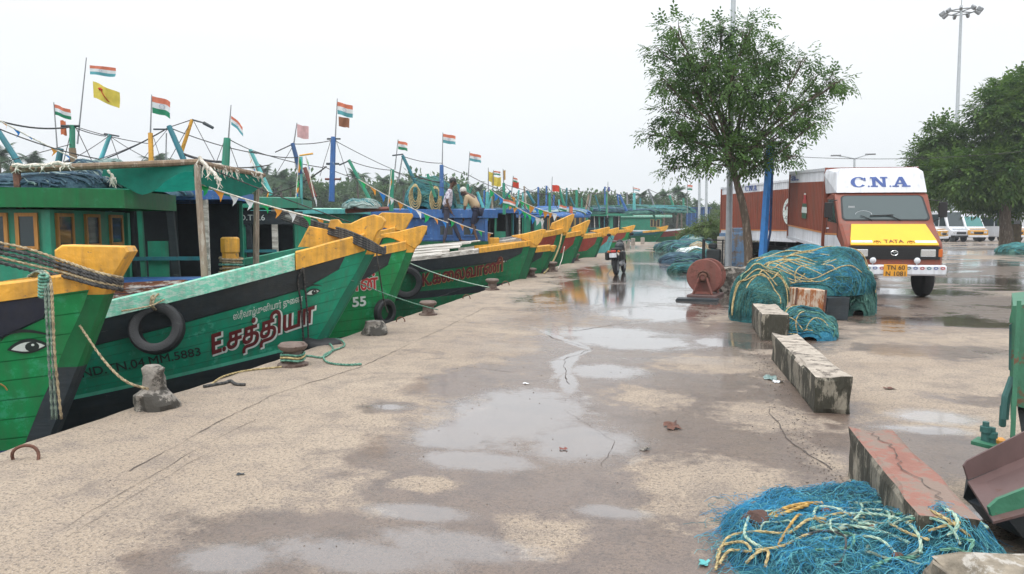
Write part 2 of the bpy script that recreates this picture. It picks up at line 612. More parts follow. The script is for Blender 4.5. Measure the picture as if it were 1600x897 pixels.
def ground_material():
    m, N, L, b = nmat('wet_concrete')
    tcn = N.new('ShaderNodeTexCoord')
    P = tcn.outputs['Object']

    def noise_(scale, det=6, rough=.6, dist=0.0, vec=P):
        n = N.new('ShaderNodeTexNoise')
        n.inputs['Scale'].default_value = scale
        n.inputs['Detail'].default_value = det
        n.inputs['Roughness'].default_value = rough
        n.inputs['Distortion'].default_value = dist
        L.new(vec, n.inputs['Vector'])
        return n.outputs[0]

    def math_(op, a, b_=None, c=None, clamp=False):
        n = N.new('ShaderNodeMath')
        n.operation = op
        n.use_clamp = clamp
        for i, v_ in enumerate((a, b_, c)):
            if v_ is None:
                continue
            if isinstance(v_, (int, float)):
                n.inputs[i].default_value = v_
            else:
                L.new(v_, n.inputs[i])
        return n.outputs[0]

    def ramp(v_, p0, p1, c0=(0, 0, 0), c1=(1, 1, 1)):
        n = N.new('ShaderNodeValToRGB')
        n.color_ramp.elements[0].position, n.color_ramp.elements[1].position = p0, p1
        n.color_ramp.elements[0].color = (*c0, 1)
        n.color_ramp.elements[1].color = (*c1, 1)
        L.new(v_, n.inputs[0])
        return n.outputs[0]

    def mix(f_, a, b_, mode='MIX'):
        n = N.new('ShaderNodeMix')
        n.data_type = 'RGBA'
        n.blend_type = mode
        for sock, v_ in ((n.inputs['Factor'], f_), (n.inputs[6], a), (n.inputs[7], b_)):
            if isinstance(v_, (int, float)):
                sock.default_value = v_
            elif isinstance(v_, tuple):
                sock.default_value = (*v_, 1)
            else:
                L.new(v_, sock)
        return n.outputs[2]

    # wet patches: ellipses on the ground (world metres) with ragged outlines
    def blobs(lst):
        out = None
        for (cx, cy, rx, ry, ang) in lst:
            mp = N.new('ShaderNodeMapping')
            mp.vector_type = 'TEXTURE'
            mp.inputs['Location'].default_value = (cx, cy, 0)
            mp.inputs['Rotation'].default_value = (0, 0, R(ang))
            mp.inputs['Scale'].default_value = (rx, ry, 1)
            L.new(P, mp.inputs[0])
            ln = N.new('ShaderNodeVectorMath')
            ln.operation = 'LENGTH'
            L.new(mp.outputs[0], ln.inputs[0])
            o = ln.outputs['Value']
            out = o if out is None else math_('MINIMUM', out, o)
        return out
    damp = blobs(DAMP)
    pool = blobs(POOL)
    dryb = blobs(DRY)
    rag = noise_(1.1, 7, .62, .3)
    rag2 = noise_(4.5, 7, .65)
    ragm = math_('ADD', math_('MULTIPLY', math_('SUBTRACT', rag, .5), 1.5), math_('MULTIPLY', math_('SUBTRACT', rag2, .5), 1.1))
    dampd = math_('ADD', damp, ragm)
    # large scale wetness of the open yard far away
    sp = N.new('ShaderNodeSeparateXYZ')
    L.new(P, sp.inputs[0])
    mpf = N.new('ShaderNodeMapping')
    mpf.inputs['Scale'].default_value = (.20, .45, 1)
    L.new(P, mpf.inputs[0])
    farn = noise_(1.0, 8, .62, .4, mpf.outputs[0])
    dampd = math_('ADD', dampd, math_('MULTIPLY', math_('SUBTRACT', noise_(11, 7, .75), .5), .55))
    dampm = ramp(math_('SUBTRACT', 1.25, dampd), .08, .42)
    dryd = math_('ADD', dryb, math_('MULTIPLY', ragm, 1.35))
    dryd = math_('ADD', dryd, math_('MULTIPLY', math_('SUBTRACT', noise_(9, 7, .75), .5), .8))
    drym = ramp(math_('SUBTRACT', 1.2, dryd), .05, .45)
    dampm = math_('MULTIPLY', dampm, math_('SUBTRACT', 1.0, math_('MULTIPLY', drym, .92)))
    yardm = ramp(math_('ADD', farn, math_('MULTIPLY', math_('SUBTRACT', rag2, .5), .25)), .43, .54)
    yx = N.new('ShaderNodeMapRange')
    yx.inputs['From Min'].default_value, yx.inputs['From Max'].default_value = -3.3, -1.5
    L.new(sp.outputs['X'], yx.inputs['Value'])
    yy = N.new('ShaderNodeMapRange')
    yy.inputs['From Min'].default_value, yy.inputs['From Max'].default_value = 7.0, 13.0
    L.new(sp.outputs['Y'], yy.inputs['Value'])
    yardm = math_('MULTIPLY', math_('MULTIPLY', yardm, yx.outputs[0]), yy.outputs[0])
    dampm = math_('MAXIMUM', dampm, yardm)
    rag3 = noise_(13, 6, .7)
    poold = math_('ADD', math_('ADD', pool, math_('MULTIPLY', ragm, .75)), math_('MULTIPLY', math_('SUBTRACT', rag3, .5), .85))
    poolm = ramp(math_('SUBTRACT', 1.25, poold), .02, .60)
    yardp = math_('MULTIPLY', math_('MULTIPLY', ramp(math_('ADD', farn, math_('MULTIPLY', math_('SUBTRACT', rag, .5), .3)),   .51, .575), yx.outputs[0]), yy.outputs[0])
    poolm = math_('MAXIMUM', poolm, yardp)
    # dry concrete
    big = noise_(.55, 6, .6)
    mid = noise_(3.2, 9, .7)
    fine = noise_(42, 5, .75)
    grain = noise_(110, 4, .7)
    dry = mix(ramp(big, .35, .68), (.29, .225, .165), (.365, .292, .218))
    dry = mix(ramp(mid, .48, .70), dry, (.19, .152, .126))
    dry = mix(math_('MULTIPLY', ramp(fine, .50, .60), .75), dry, (.085, .068, .056))
    dry = mix(math_('MULTIPLY', ramp(grain, .53, .62), .6), dry, (.56, .48, .40))
    vo = N.new('ShaderNodeTexVoronoi')
    vo.inputs['Scale'].default_value = 38
    L.new(P, vo.inputs['Vector'])
    dry = mix(math_('MULTIPLY', ramp(vo.outputs['Distance'], .16, .30, (1, 1, 1), (0, 0, 0)), .5), dry, (.11, .09, .08))
    # dark grime blotches
    gr = noise_(1.9, 9, .72, .5)
    dry = mix(math_('MULTIPLY', ramp(gr, .54, .70), .6), dry, (.13, .105, .092))
    wetc = mix(1.0, dry, (.45, .40, .40), 'MULTIPLY')
    wetc = mix(math_('MULTIPLY', ramp(noise_(2.4, 8, .7), .45, .62), .5), wetc, (.15, .11, .09))
    col = mix(dampm, dry, wetc)
    col = mix(math_('MULTIPLY', poolm, .35), col, (.10, .09, .09))
    # moss-dark muddy patches in the yard
    L.new(col, b.inputs['Base Color'])
    rough = math_('ADD', .88, math_('MULTIPLY', dampm, -.52))
    rough = math_('ADD', rough, math_('MULTIPLY', math_('MULTIPLY', math_('SUBTRACT', rag2, .5), dampm), .5))
    rgm = N.new('ShaderNodeMix')
    rgm.data_type = 'FLOAT'
    L.new(poolm, rgm.inputs['Factor'])
    L.new(rough, rgm.inputs[2])
    rgm.inputs[3].default_value = .07
    L.new(rgm.outputs[0], b.inputs['Roughness'])
    b.inputs['IOR'].default_value = 1.55
    L.new(math_('MAXIMUM', math_('MULTIPLY', poolm, .9), math_('MULTIPLY', dampm, .28)), b.inputs['Coat Weight'])
    b.inputs['Coat Roughness'].default_value = .10
    b.inputs['Coat IOR'].default_value = 1.45
    hb = math_('ADD', math_('ADD', math_('MULTIPLY', fine, .5), math_('MULTIPLY', mid, 1.6)), math_('MULTIPLY', grain, .25))
    bp = N.new('ShaderNodeBump')
    bp.inputs['Distance'].default_value = .012
    st = math_('MULTIPLY', math_('SUBTRACT', 1.0, poolm), math_('SUBTRACT', .85, math_('MULTIPLY', dampm, .15)))
    L.new(st, bp.inputs['Strength'])
    L.new(hb, bp.inputs['Height'])
    L.new(bp.outputs[0], b.inputs['Normal'])
    return m


def E_(px, py, wx, wy):
    """Ellipse on the ground centred at a photo pixel, radii in metres."""
    g = gnd(px, py)
    return (g.x, g.y, wx, wy, 0)


DAMP = [(-.50, 7.2, 1.60, 7.2, 0), (-.9, 26, 2.5, 18, 0), E_(560, 850, .95, .40), E_(360, 885, .55, .22), E_(700, 760, .55, .6), E_(610, 715, .3, .3), E_(720, 600, .5, .7), E_(607, 636, .30, .24), E_(1150, 700, .6, 1.2), E_(1270, 640, .28, 1.6),
        E_(1420, 700, .7, .7), E_(1400, 470, 3.0, 3.0), E_(1530, 480, 3.0, 3.0), E_(1450, 545, 1.0, .7), E_(1200, 520, 1.1, 1.5), E_(1500, 425, 6, 6), E_(1530, 620, .5, .4)]
DRY = [E_(850, 832, .25, .26), E_(1130, 765, .52, .55), E_(1195, 650, .45, .45), E_(1110, 568, .65, .55), E_(1010, 622, .40, .45), E_(662, 757, .20, .13), E_(1190, 860, .2, .3), E_(1330, 585, .6, .9), E_(1500, 600, .9, .6), E_(1420, 530, 1.5, .5), E_(800, 545, .35, .5)]
def SEG(p0, p1, w):
    a, b_2 = gnd(*p0), gnd(*p1)
    c, d = (a + b_2) / 2, b_2 - a
    return (c.x, c.y, w, d.length * .62, math.degrees(math.atan2(-d.x, d.y)))


POOL = [SEG((838, 513), (880, 530), .10), SEG((880, 530), (922, 546), .10), SEG((922, 546), (872, 562), .10), SEG((872, 562), (885, 585), .12), SEG((885, 580), (890, 612), .10), E_(800, 650, .66, 1.0), E_(900, 690, .4, .5), E_(715, 680, .34, .36), E_(885, 570, .10, .9), E_(560, 866, .5, .2), E_(360, 872, .26, .16), E_(690, 850, .45, .18), E_(607, 636, .22, .12),
        E_(1465, 652, .34, .24), E_(1450, 672, .34, .14), E_(940, 580, .40, .4), E_(990, 535, 1.0, .6), E_(960, 460, 1.9, 3.2), E_(985, 425, 2.2, 5.2), E_(1020, 490, 1.0, 1.2), E_(940, 520, .9, .7), E_(1080, 440, .9, 3.0), E_(905, 442, .5, 1.8), E_(1010, 400, 1.5, 8), E_(960, 388, 1.6, 8),
        E_(1120, 535, .35, .4), E_(1180, 540, .25, .35), E_(1400, 455, 2.4, .9), E_(1560, 440, 2.6, 1.6), E_(1490, 395, 6, 3.5), E_(745, 720, .42, .2), E_(950, 800, .2, .1), E_(1530, 820, .3, .25), E_(640, 800, .3, .12), E_(1100, 470, .7, 1.6)]
GROUND = ground_material()
CRACK = mat('crack_dirt', (.075, .06, .052), .9, var=.4, scale=20, bump=.2)


def ground_mesh():
    rr = rnd(3)
    g = MB()
    # quay slab and yard: sheet with a chipped waterside lip
    ys = [-12 + i * .22 for i in range(int((QEND + 12) / .22))] + [QEND]
    lip = []
    for y in ys:
        k = noise.noise(Vector((y * .8, 3.1, 0))) * .05 + noise.noise(Vector((y * 3.1, 7.1, 0))) * .03
        lip.append(k)
    rows = []
    for i, y in enumerate(ys):
        k = lip[i]
        rows.append([(EDGE + .02 - k * .3, y, -3.0), (EDGE + .0 - k, y, -.22), (EDGE + .01 - k + rr.uniform(-.012, .012), y, -.075 + rr.uniform(-.02, .02)),
                     (EDGE + .05 - k + rr.uniform(-.01, .01), y, -.016), (EDGE + .14 - k, y, 0.0), (EDGE + .5, y, 0), (6.0, y, 0)])
    vs_ = [p for r_ in rows for p in r_]
    w = len(rows[0])
    fs_ = []
    for i in range(len(rows) - 1):
        for j in range(w - 1):
            fs_.append((i * w + j, i * w + j + 1, (i + 1) * w + j + 1, (i + 1) * w + j))
    g.add(vs_, fs_)
    g.add([(6, -12, 0), (900, -12, 0), (900, QEND, 0), (6, QEND, 0)], [(0, 1, 2, 3)])
    g.add([(9, QEND, 0), (900, QEND, 0), (900, 1500, 0), (9, 1500, 0)], [(0, 1, 2, 3)])
    g.add([(-EDGE * 0 + EDGE, QEND, 0), (9, QEND, 0), (9, QEND, -3), (EDGE, QEND, -3)], [(0, 1, 2, 3)])
    g.add([(9, QEND, 0), (9, 1500, 0), (9, 1500, -3), (9, QEND, -3)], [(0, 1, 2, 3)])
    g.add([(EDGE, -12, 0), (900, -12, 0), (900, -900, 0), (EDGE, -900, 0)], [(0, 1, 2, 3)])
    return struct(g.build('ground', GROUND, fixn=False))


ground_mesh()


def crack(pts_px, w=.012, seed=0, amp=.03, world_=None):
    rr = rnd(seed)
    P = [gnd(*p) for p in pts_px] if world_ is None else [Vector((*p, 0)) for p in world_]
    out = []
    for a, b in zip(P, P[1:]):
        n = max(2, int((b - a).length / .07))
        for i in range(n):
            p = a.lerp(b, i / n)
            q = Vector((noise.noise(p * 3.0), noise.noise(p * 3.0 + Vector((9, 2, 1))), 0)) * amp + Vector((rr.uniform(-1, 1), rr.uniform(-1, 1), 0)) * amp * .25
            out.append(p + q)
    out.append(P[-1])
    return out, w


ck = MB()
rr = rnd(11)
for sd, (pts, w) in enumerate([
        ([(200, 738), (330, 665), (440, 612), (560, 575), (690, 515), (760, 480)], .016),
        ([(700, 502), (800, 510), (900, 517), (1010, 500), (1200, 512)], .02), ([(830, 512), (870, 530), (925, 545), (880, 562), (890, 600)], .016),
        ([(100, 828), (250, 735), (330, 690), (400, 655)], .007), ([(110, 838), (262, 742), (342, 700)], .006),
        ([(690, 570), (800, 582)], .008), ([(1200, 640), (1235, 690), (1300, 735)], .02),
        ([(1400, 560), (1500, 566), (1590, 575)], .012), ([(640, 480), (720, 452), (800, 432)], .01), ([(880, 640), (960, 690), (940, 730)], .005)]):
    out, w = crack(pts, w, sd)
    vs_, fs_ = [], []
    for i, p in enumerate(out):
        t = (out[min(i + 1, len(out) - 1)] - out[max(i - 1, 0)])
        t.z = 0
        t.normalize()
        n = Vector((-t.y, t.x, 0))
        ww = w * rr.uniform(.2, .8) * max(.12, .75 + 1.3 * noise.noise(p * 1.7))
        vs_ += [p + n * ww * .5 + Vector((0, 0, .004)), p - n * ww * .5 + Vector((0, 0, .004))]
        if i:
            fs_.append((2 * i - 2, 2 * i - 1, 2 * i + 1, 2 * i))
    ck.add(vs_, fs_)
struct(ck.build('pavement_cracks', CRACK))

# grit and small litter fragments: uncountable
gm = MB()
rr = rnd(5)
for i in range(2200):
    if i < 900:
        y = rr.uniform(3.4, 9.5)
        x = 1.0 - abs(rr.gauss(0, .16)) if y > 5 else .98 - abs(rr.gauss(0, .12))
    else:
        y = rr.uniform(3.0, 16)
        x = rr.uniform(-4.3, 3.5)
    s_ = rr.uniform(.002, .006) if i >= 900 else rr.uniform(.002, .008)
    gm.box((x, y, s_ * .4), (s_ * rr.uniform(.8, 1.6), s_, s_ * .8), M=Matrix.Identity(4), jit=s_ * .25, seed=i)
gr_ = gm.build('grit', mat('grit_stones', (.20, .17, .15), .9, var=.6, scale=40, bump=0))
gr_['kind'] = 'stuff'

# water
wm, N_, L_, b_ = nmat('harbour_water')
b_.inputs['Base Color'].default_value = (.018, .03, .026, 1)
b_.inputs['Roughness'].default_value = .06
b_.inputs['IOR'].default_value = 1.33
tcn = N_.new('ShaderNodeTexCoord')
nz = N_.new('ShaderNodeTexNoise')
nz.inputs['Scale'].default_value = 1.6
nz.inputs['Detail'].default_value = 5
L_.new(tcn.outputs['Object'], nz.inputs['Vector'])
bp_ = N_.new('ShaderNodeBump')
bp_.inputs['Strength'].default_value = .25
bp_.inputs['Distance'].default_value = .1
L_.new(nz.outputs[0], bp_.inputs['Height'])
L_.new(bp_.outputs[0], b_.inputs['Normal'])
w_ = MB()
WZ = -1.15
w_.add([(-2500, -600, WZ), (9.5, -600, WZ), (9.5, 2500, WZ), (-2500, 2500, WZ)], [(0, 1, 2, 3)])
struct(w_.build('water', wm, fixn=False))
# far bank
fb = MB()
BANKY = 104.0


def bank(u, v):
    x = -420 + 429 * u
    y = BANKY + noise.noise(Vector((x * .03, 1, 0))) * 4 + v * 500
    return (x, y, [-1.6, .1, .9, 1.0, 1.0][min(4, round(v * 4 * 8))] if v < .5 else 1.0)


def bank2(u, v):
    x = -420 + 428.9 * u
    yy = [0, 3, 8, 60, 900][round(v * 4)]
    return (x, BANKY + noise.noise(Vector((x * .03, 1, 0))) * 4 + yy, [-1.6, -.2, .5, .8, 1.0][round(v * 4)])


fb.grid(90, 4, bank2)
struct(fb.build('far_bank', mat('bank_earth', (.06, .075, .03), .95, var=.5, scale=.4, bump=.3)))


# ------------------------------------------------------------------ kerb blocks
def rough_block(name, label, c, d, rotz, m, seed, n=(5, 14, 5), amp=.011, chip=.028):
    """Weathered cast block: subdivided box, corners chipped, faces uneven."""
    bm = bmesh.new()
    bmesh.ops.create_cube(bm, size=1.0)
    bmesh.ops.subdivide_edges(bm, edges=bm.edges, cuts=7, use_grid_fill=True)
    for v_ in bm.verts:
        q = v_.co.copy()
        edge_n = sum(1 for a in q if abs(abs(a) - .5) < .01)
        p = Vector((q.x * d[0], q.y * d[1], q.z * d[2]))
        nn = noise.noise_vector(p * 4.0 + Vector((seed, seed * 2, 0))) * amp
        if edge_n >= 2:
            k = max(0, noise.noise(p * 6 + Vector((seed * 3, 1, 2))) + .35) * chip
            p -= Vector((math.copysign(k, q.x) if abs(q.x) > .49 else 0, math.copysign(k, q.y) if abs(q.y) > .49 else 0, math.copysign(k, q.z) if q.z > .49 else 0))
        v_.co = p + Vector((nn.x, nn.y, nn.z if q.z > -.49 else 0))
    me = bpy.data.meshes.new(name)
    bm.to_mesh(me)
    bm.free()
    me.transform(Matrix.Translation((0, 0, d[2] / 2)))
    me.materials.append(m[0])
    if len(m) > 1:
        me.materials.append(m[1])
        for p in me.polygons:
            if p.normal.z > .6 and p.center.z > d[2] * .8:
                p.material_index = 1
    o = bpy.data.objects.new(name, me)
    COL.objects.link(o)
    o.location, o.rotation_euler = c, (0, 0, rotz)
    tag(o, label, 'kerb block')
    return o


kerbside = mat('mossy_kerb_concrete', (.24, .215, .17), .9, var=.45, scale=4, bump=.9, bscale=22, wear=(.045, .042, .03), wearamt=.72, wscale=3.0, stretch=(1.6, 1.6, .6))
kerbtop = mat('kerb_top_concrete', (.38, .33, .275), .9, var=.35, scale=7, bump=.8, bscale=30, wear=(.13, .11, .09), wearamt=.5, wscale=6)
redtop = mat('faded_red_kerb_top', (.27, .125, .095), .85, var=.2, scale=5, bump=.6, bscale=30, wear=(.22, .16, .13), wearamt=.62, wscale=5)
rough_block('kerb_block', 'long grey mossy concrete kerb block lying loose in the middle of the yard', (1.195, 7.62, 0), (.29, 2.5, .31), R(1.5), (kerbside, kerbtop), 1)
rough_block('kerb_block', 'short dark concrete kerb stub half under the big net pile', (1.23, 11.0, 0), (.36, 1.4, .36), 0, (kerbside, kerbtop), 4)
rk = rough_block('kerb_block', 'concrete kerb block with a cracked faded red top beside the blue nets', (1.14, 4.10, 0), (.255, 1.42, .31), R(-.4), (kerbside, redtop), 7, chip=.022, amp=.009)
cm = MB()
rr = rnd(8)
pp = [Vector((1.13 + math.sin(y * 9) * .02 + rr.uniform(-.02, .02) + (4.6 - y) * .02, y, .318)) for y in [4.7 - i * .045 for i in range(26)]]
for a, b in zip(pp, pp[1:]):
    n = Vector((.003, .0015, 0)) * rr.uniform(.4, 1.3)
    cm.add([a - n, a + n, b + n, b - n], [(0, 1, 2, 3)])
cm.build('surface_crack', CRACK, rk).matrix_parent_inverse = Matrix.Translation(rk.location).inverted()
sc_ = gnd(1440, 850, .31)
sc_ = sc_ + _r * .62 + Vector((.225, -.974, 0)) * .30
rough_block('stone_block', 'rough lichen spotted stone block in the near corner behind the blue nets', (sc_.x, sc_.y, 0), (1.25, .56, .31), R(10),
            (mat('lichen_stone', (.20, .17, .13), .95, var=.6, scale=9, bump=1.0, bscale=25, wear=(.40, .37, .33), wearamt=.5, wscale=8),), 9, amp=.04, chip=.09)
# ------------------------------------------------------------------ painted lettering
from mathutils.geometry import interpolate_bezier
_txt = {}


def text_shapes(body, res=4):
    """Filled glyph triangles + contours of a line of lettering, unit cap height about 0.7, left edge at x=0."""
    if body in _txt:
        return _txt[body]
    c = bpy.data.curves.new('t', 'FONT')
    c.body = body
    o = bpy.data.objects.new('t', c)
    COL.objects.link(o)
    bpy.context.view_layer.update()
    for q in bpy.context.selected_objects:
        q.select_set(False)
    o.select_set(True)
    bpy.context.view_layer.objects.active = o
    bpy.ops.object.convert(target='CURVE')
    o = bpy.context.view_layer.objects.active
    cont = []
    for sp in o.data.splines:
        pts = []
        bp = sp.bezier_points
        n = len(bp)
        if n < 2:
            continue
        for i in range(n):
            a, b = bp[i], bp[(i + 1) % n]
            if a.handle_right_type == 'VECTOR' and b.handle_left_type == 'VECTOR':
                seg = [a.co]
            else:
                seg = interpolate_bezier(a.co, a.handle_right, b.handle_left, b.co, res + 1)[:-1]
            pts += [(q[0], q[1]) for q in seg]
        cl = [pts[0]]
        for q in pts[1:]:
            if math.hypot(q[0] - cl[-1][0], q[1] - cl[-1][1]) > 1e-4:
                cl.append(q)
        if math.hypot(cl[0][0] - cl[-1][0], cl[0][1] - cl[-1][1]) < 1e-4:
            cl.pop()
        if len(cl) > 2:
            cont.append(cl)
    bpy.data.objects.remove(o)
    V, E = [], []
    for cl in cont:
        o_ = len(V)
        V += [Vector(q) for q in cl]
        E += [(o_ + i, o_ + (i + 1) % len(cl)) for i in range(len(cl))]
    vs_, _, fs_, *_r2 = delaunay_2d_cdt(V, E, [], 0, 1e-5)
    keep = []
    for f_ in fs_:
        cx = sum(vs_[i].x for i in f_) / len(f_)
        cy = sum(vs_[i].y for i in f_) / len(f_)
        wnd = 0
        for cl in cont:
            for i in range(len(cl)):
                (x0, y0), (x1, y1) = cl[i], cl[(i + 1) % len(cl)]
                if (y0 <= cy) != (y1 <= cy):
                    t = (cy - y0) / (y1 - y0)
                    if x0 + t * (x1 - x0) > cx:
                        wnd += 1 if y1 > y0 else -1
        if wnd:
            keep.append(tuple(f_))
    x0 = min(q[0] for cl in cont for q in cl)
    x1 = max(q[0] for cl in cont for q in cl)
    _txt[body] = ([(v_.x - x0, v_.y) for v_ in vs_], keep, [[(q[0] - x0, q[1]) for q in cl] for cl in cont], x1 - x0)
    return _txt[body]


def contour_strip(cl, w):
    n = len(cl)
    out, inn = [], []
    for i in range(n):
        p, a, b = Vector(cl[i]), Vector(cl[i - 1]), Vector(cl[(i + 1) % n])
        d1, d2 = (p - a).normalized(), (b - p).normalized()
        t = (d1 + d2)
        t = t.normalized() if t.length > 1e-3 else d2
        nn = Vector((-t.y, t.x))
        k = w / max(.45, abs(nn.dot(Vector((-d2.y, d2.x)))))
        out.append(p + nn * k)
        inn.append(p - nn * k)
    vs_ = out + inn
    return [tuple(v_) for v_ in vs_], [(i, (i + 1) % n, n + (i + 1) % n, n + i) for i in range(n)]


def lettering(name, body, mapfn, size, mats, parent, width=None, bold=0.0, outline=0.0, shadow=(0, 0), slant=0.0):
    """mapfn(x, y, lift) -> 3D point; lettering drawn size metres per font unit, optionally stretched to a width."""
    V, F, C, W = text_shapes(body)
    kx = (width / W) if width else size
    ky = size
    mb = MB()

    def lay(vs_, fs_, lift, mi, off=(0, 0)):
        mb.add([mapfn((x + slant * y) * kx + off[0], y * ky + off[1], lift) for x, y in vs_], fs_, mi)
    if outline:
        for i, cl in enumerate(C):
            lay(*contour_strip(cl, (bold + outline)), .004 + .0002 * (i % 5), 1, shadow)
    lay(V, F, .010, 0)
    if bold:
        for i, cl in enumerate(C):
            lay(*contour_strip(cl, bold), .0075 + .0002 * (i % 5), 0)
    return mb.build(name, mats, parent, fixn=False)


def plainpaint(name, col, rough=.55):
    return mat(name, col, rough, var=.22, scale=9, bump=.05)


INK = dict(maroon=plainpaint('maroon_lettering', (.14, .018, .02)), red=plainpaint('red_lettering', (.48, .04, .035)), white=plainpaint('white_lettering', (.68, .74, .70)),
           black=plainpaint('black_lettering', (.018, .03, .028)), ochre=plainpaint('ochre_lettering', (.42, .24, .08)), blue=plainpaint('blue_lettering', (.055, .10, .30)), orange=plainpaint('orange_paint_line', (.6, .27, .05)))

# ------------------------------------------------------------------ fishing boats
ZK = -1.7
HEAD = 70.0


class Boat:
    def __init__(s, label, stem, L=9.0, bmax=1.5, zm=.35, Ls=4.5, rake=1.6, heading=HEAD, hull='green', stripe='ltgreen', low='black', zst=(-.10, -.55), strake='black', strake_h=.30, group='fishing boats moored bow first along the quay', zexp=1.2, stripe_h=.05, name='fishing_boat', stemface=.10):
        s.sx, s.sy, s.zb = stem
        s.L, s.bmax, s.zm, s.Ls, s.rake = L, bmax, zm, Ls, rake
        s.rot = R(90 - heading)
        s.root = thing(name, label, 'fishing boat', (s.sx, s.sy, 0), s.rot, group)
        s.zexp = zexp
        s.zst = zst
        s.sh = stripe_h
        s.mats = (hull, stripe, low)
        s.strake, s.strake_h = strake, strake_h
        s.MW = Matrix.Translation((s.sx, s.sy, 0)) @ Matrix.Rotation(s.rot, 4, 'Z')
        s.MI = s.MW.inverted()
        s.sf = stemface

    def loc(s, p):
        return s.MI @ Vector(p)

    def px(s, x, y, k):
        return s.MI @ at(x, y, k)

    def zg(s, t):
        q = max(0, 1 - t / s.Ls)
        q2 = max(0, (t - s.Ls) / max(.1, s.L - s.Ls))
        return s.zm + (s.zb - s.zm) * q ** s.zexp + .25 * q2 ** 2

    def plan(s, t):
        q = min(1, t / (.46 * s.L))
        b = s.bmax * (1 - (1 - q) ** 1.75)
        if t > .7 * s.L:
            b *= 1 - .25 * ((t - .7 * s.L) / (.3 * s.L)) ** 2
        return b

    def S(s, t, z, side=-1, out=0.0):
        """Point on the hull: t metres aft along the gunwale, at height z."""
        zg = s.zg(t)
        h = max(0, min(1.05, (z - ZK) / (zg - ZK)))
        f = 1 - t / s.L
        x = -t - max(0.0, 1 - h) ** 1.05 * s.rake * max(0, f) ** 1.5
        f0 = .12 + .55 * min(1, t / (.5 * s.L))
        fl = f0 + (1 - f0) * h ** .85
        b = s.plan(t) * fl + .055
        return Vector((x, side * (b + out), z))

    def SX(s, x, z, side=-1, out=0.0):
        """Point on the hull at local x, height z."""
        t = max(0, -x)
        for _ in range(6):
            p = s.S(t, z, side)
            t = max(0, t + (p.x - x))
        p = s.S(t, z, side, out)
        return p

    def zs(s, t):
        q = max(0, 1 - t / s.Ls)
        return s.zst[1] + (s.zst[0] - s.zst[1]) * q ** 1.2

    def hull(s):
        mb = MB()
        ts = [0, .12, .25, .45, .7, 1.0, 1.4, 1.8, 2.3, 2.8, 3.4, 4.0, 4.8, 5.6, 6.4, 7.2, 8.1, 9.0]
        ts = sorted(set(ts + [(a + b_) / 2 for a, b_ in zip(ts[3:-4], ts[4:-3])]))
        ts = [t * s.L / 9.0 for t in ts]
        for side in (-1, 1):
            def fn(u, v):
                t = ts[round(u * (len(ts) - 1))]
                k = round(v * 13)
                z0, z1, zt = ZK, s.zs(t), s.zg(t)
                if k <= 3:
                    z = z0 + (z1 - s.sh - z0) * k / 3
                elif k == 4:
                    z = z1
                else:
                    z = z1 + (zt - z1) * (k - 4) / 9
                p = s.S(t, z, side)
                p.y += noise.noise(Vector((p.x * 1.3, p.z * 2.2, s.sy))) * .012
                return p
            mb.grid(len(ts) - 1, 13, fn, uvfn=lambda u, v: (u * s.L, v * 1.6),
                    mfn=lambda u, v: 2 if v * 13 < 3 else (1 if v * 13 < 4 else 0))
        # stem closing strip + transom
        n = 10
        vs_ = []
        for i in range(n + 1):
            z = ZK + (s.zg(0) - ZK) * i / n
            vs_ += [s.S(0, z, -1), s.S(0, z, 1)]
        mb.add(vs_, [(2 * i, 2 * i + 1, 2 * i + 3, 2 * i + 2) for i in range(n)], 0)
        vs_ = []
        for i in range(n + 1):
            z = ZK + (s.zg(s.L) - ZK) * i / n
            vs_ += [s.S(s.L, z, -1), s.S(s.L, z, 1)]
        mb.add(vs_, [(2 * i, 2 * i + 1, 2 * i + 3, 2 * i + 2) for i in range(n)], 0)
        h = mb.build('hull', [MATS(s.mats[0]), MATS(s.mats[1]), MATS(s.mats[2])], s.root, smooth=40)
        s.hullo = h
        # upper strake (painted band), proud of the planking, stops short of the stem
        if s.strake:
            sb = MB()
            tt = [.30 + (s.L - .30) * i / 26 for i in range(27)]
            for side in (-1, 1):
                rows = []
                for i, t in enumerate(tt):
                    hh = s.strake_h * (1.0 if i > 0 else .55)
                    a = s.zg(t)
                    rows.append([s.S(t, a - .015, side, .004), s.S(t, a - .02, side, .03), s.S(t, a - hh, side, .028), s.S(t, a - hh - .015, side, 0)])
                vs_ = [p for r_ in rows for p in r_]
                fs_ = [(i * 4 + j, i * 4 + j + 1, (i + 1) * 4 + j + 1, (i + 1) * 4 + j) for i in range(len(tt) - 1) for j in range(3)]
                fs_.append((0, 1, 2, 3))
                sb.add(vs_, fs_)
            sb.build('upper_strake', MATS(s.strake), s.root, smooth=35)

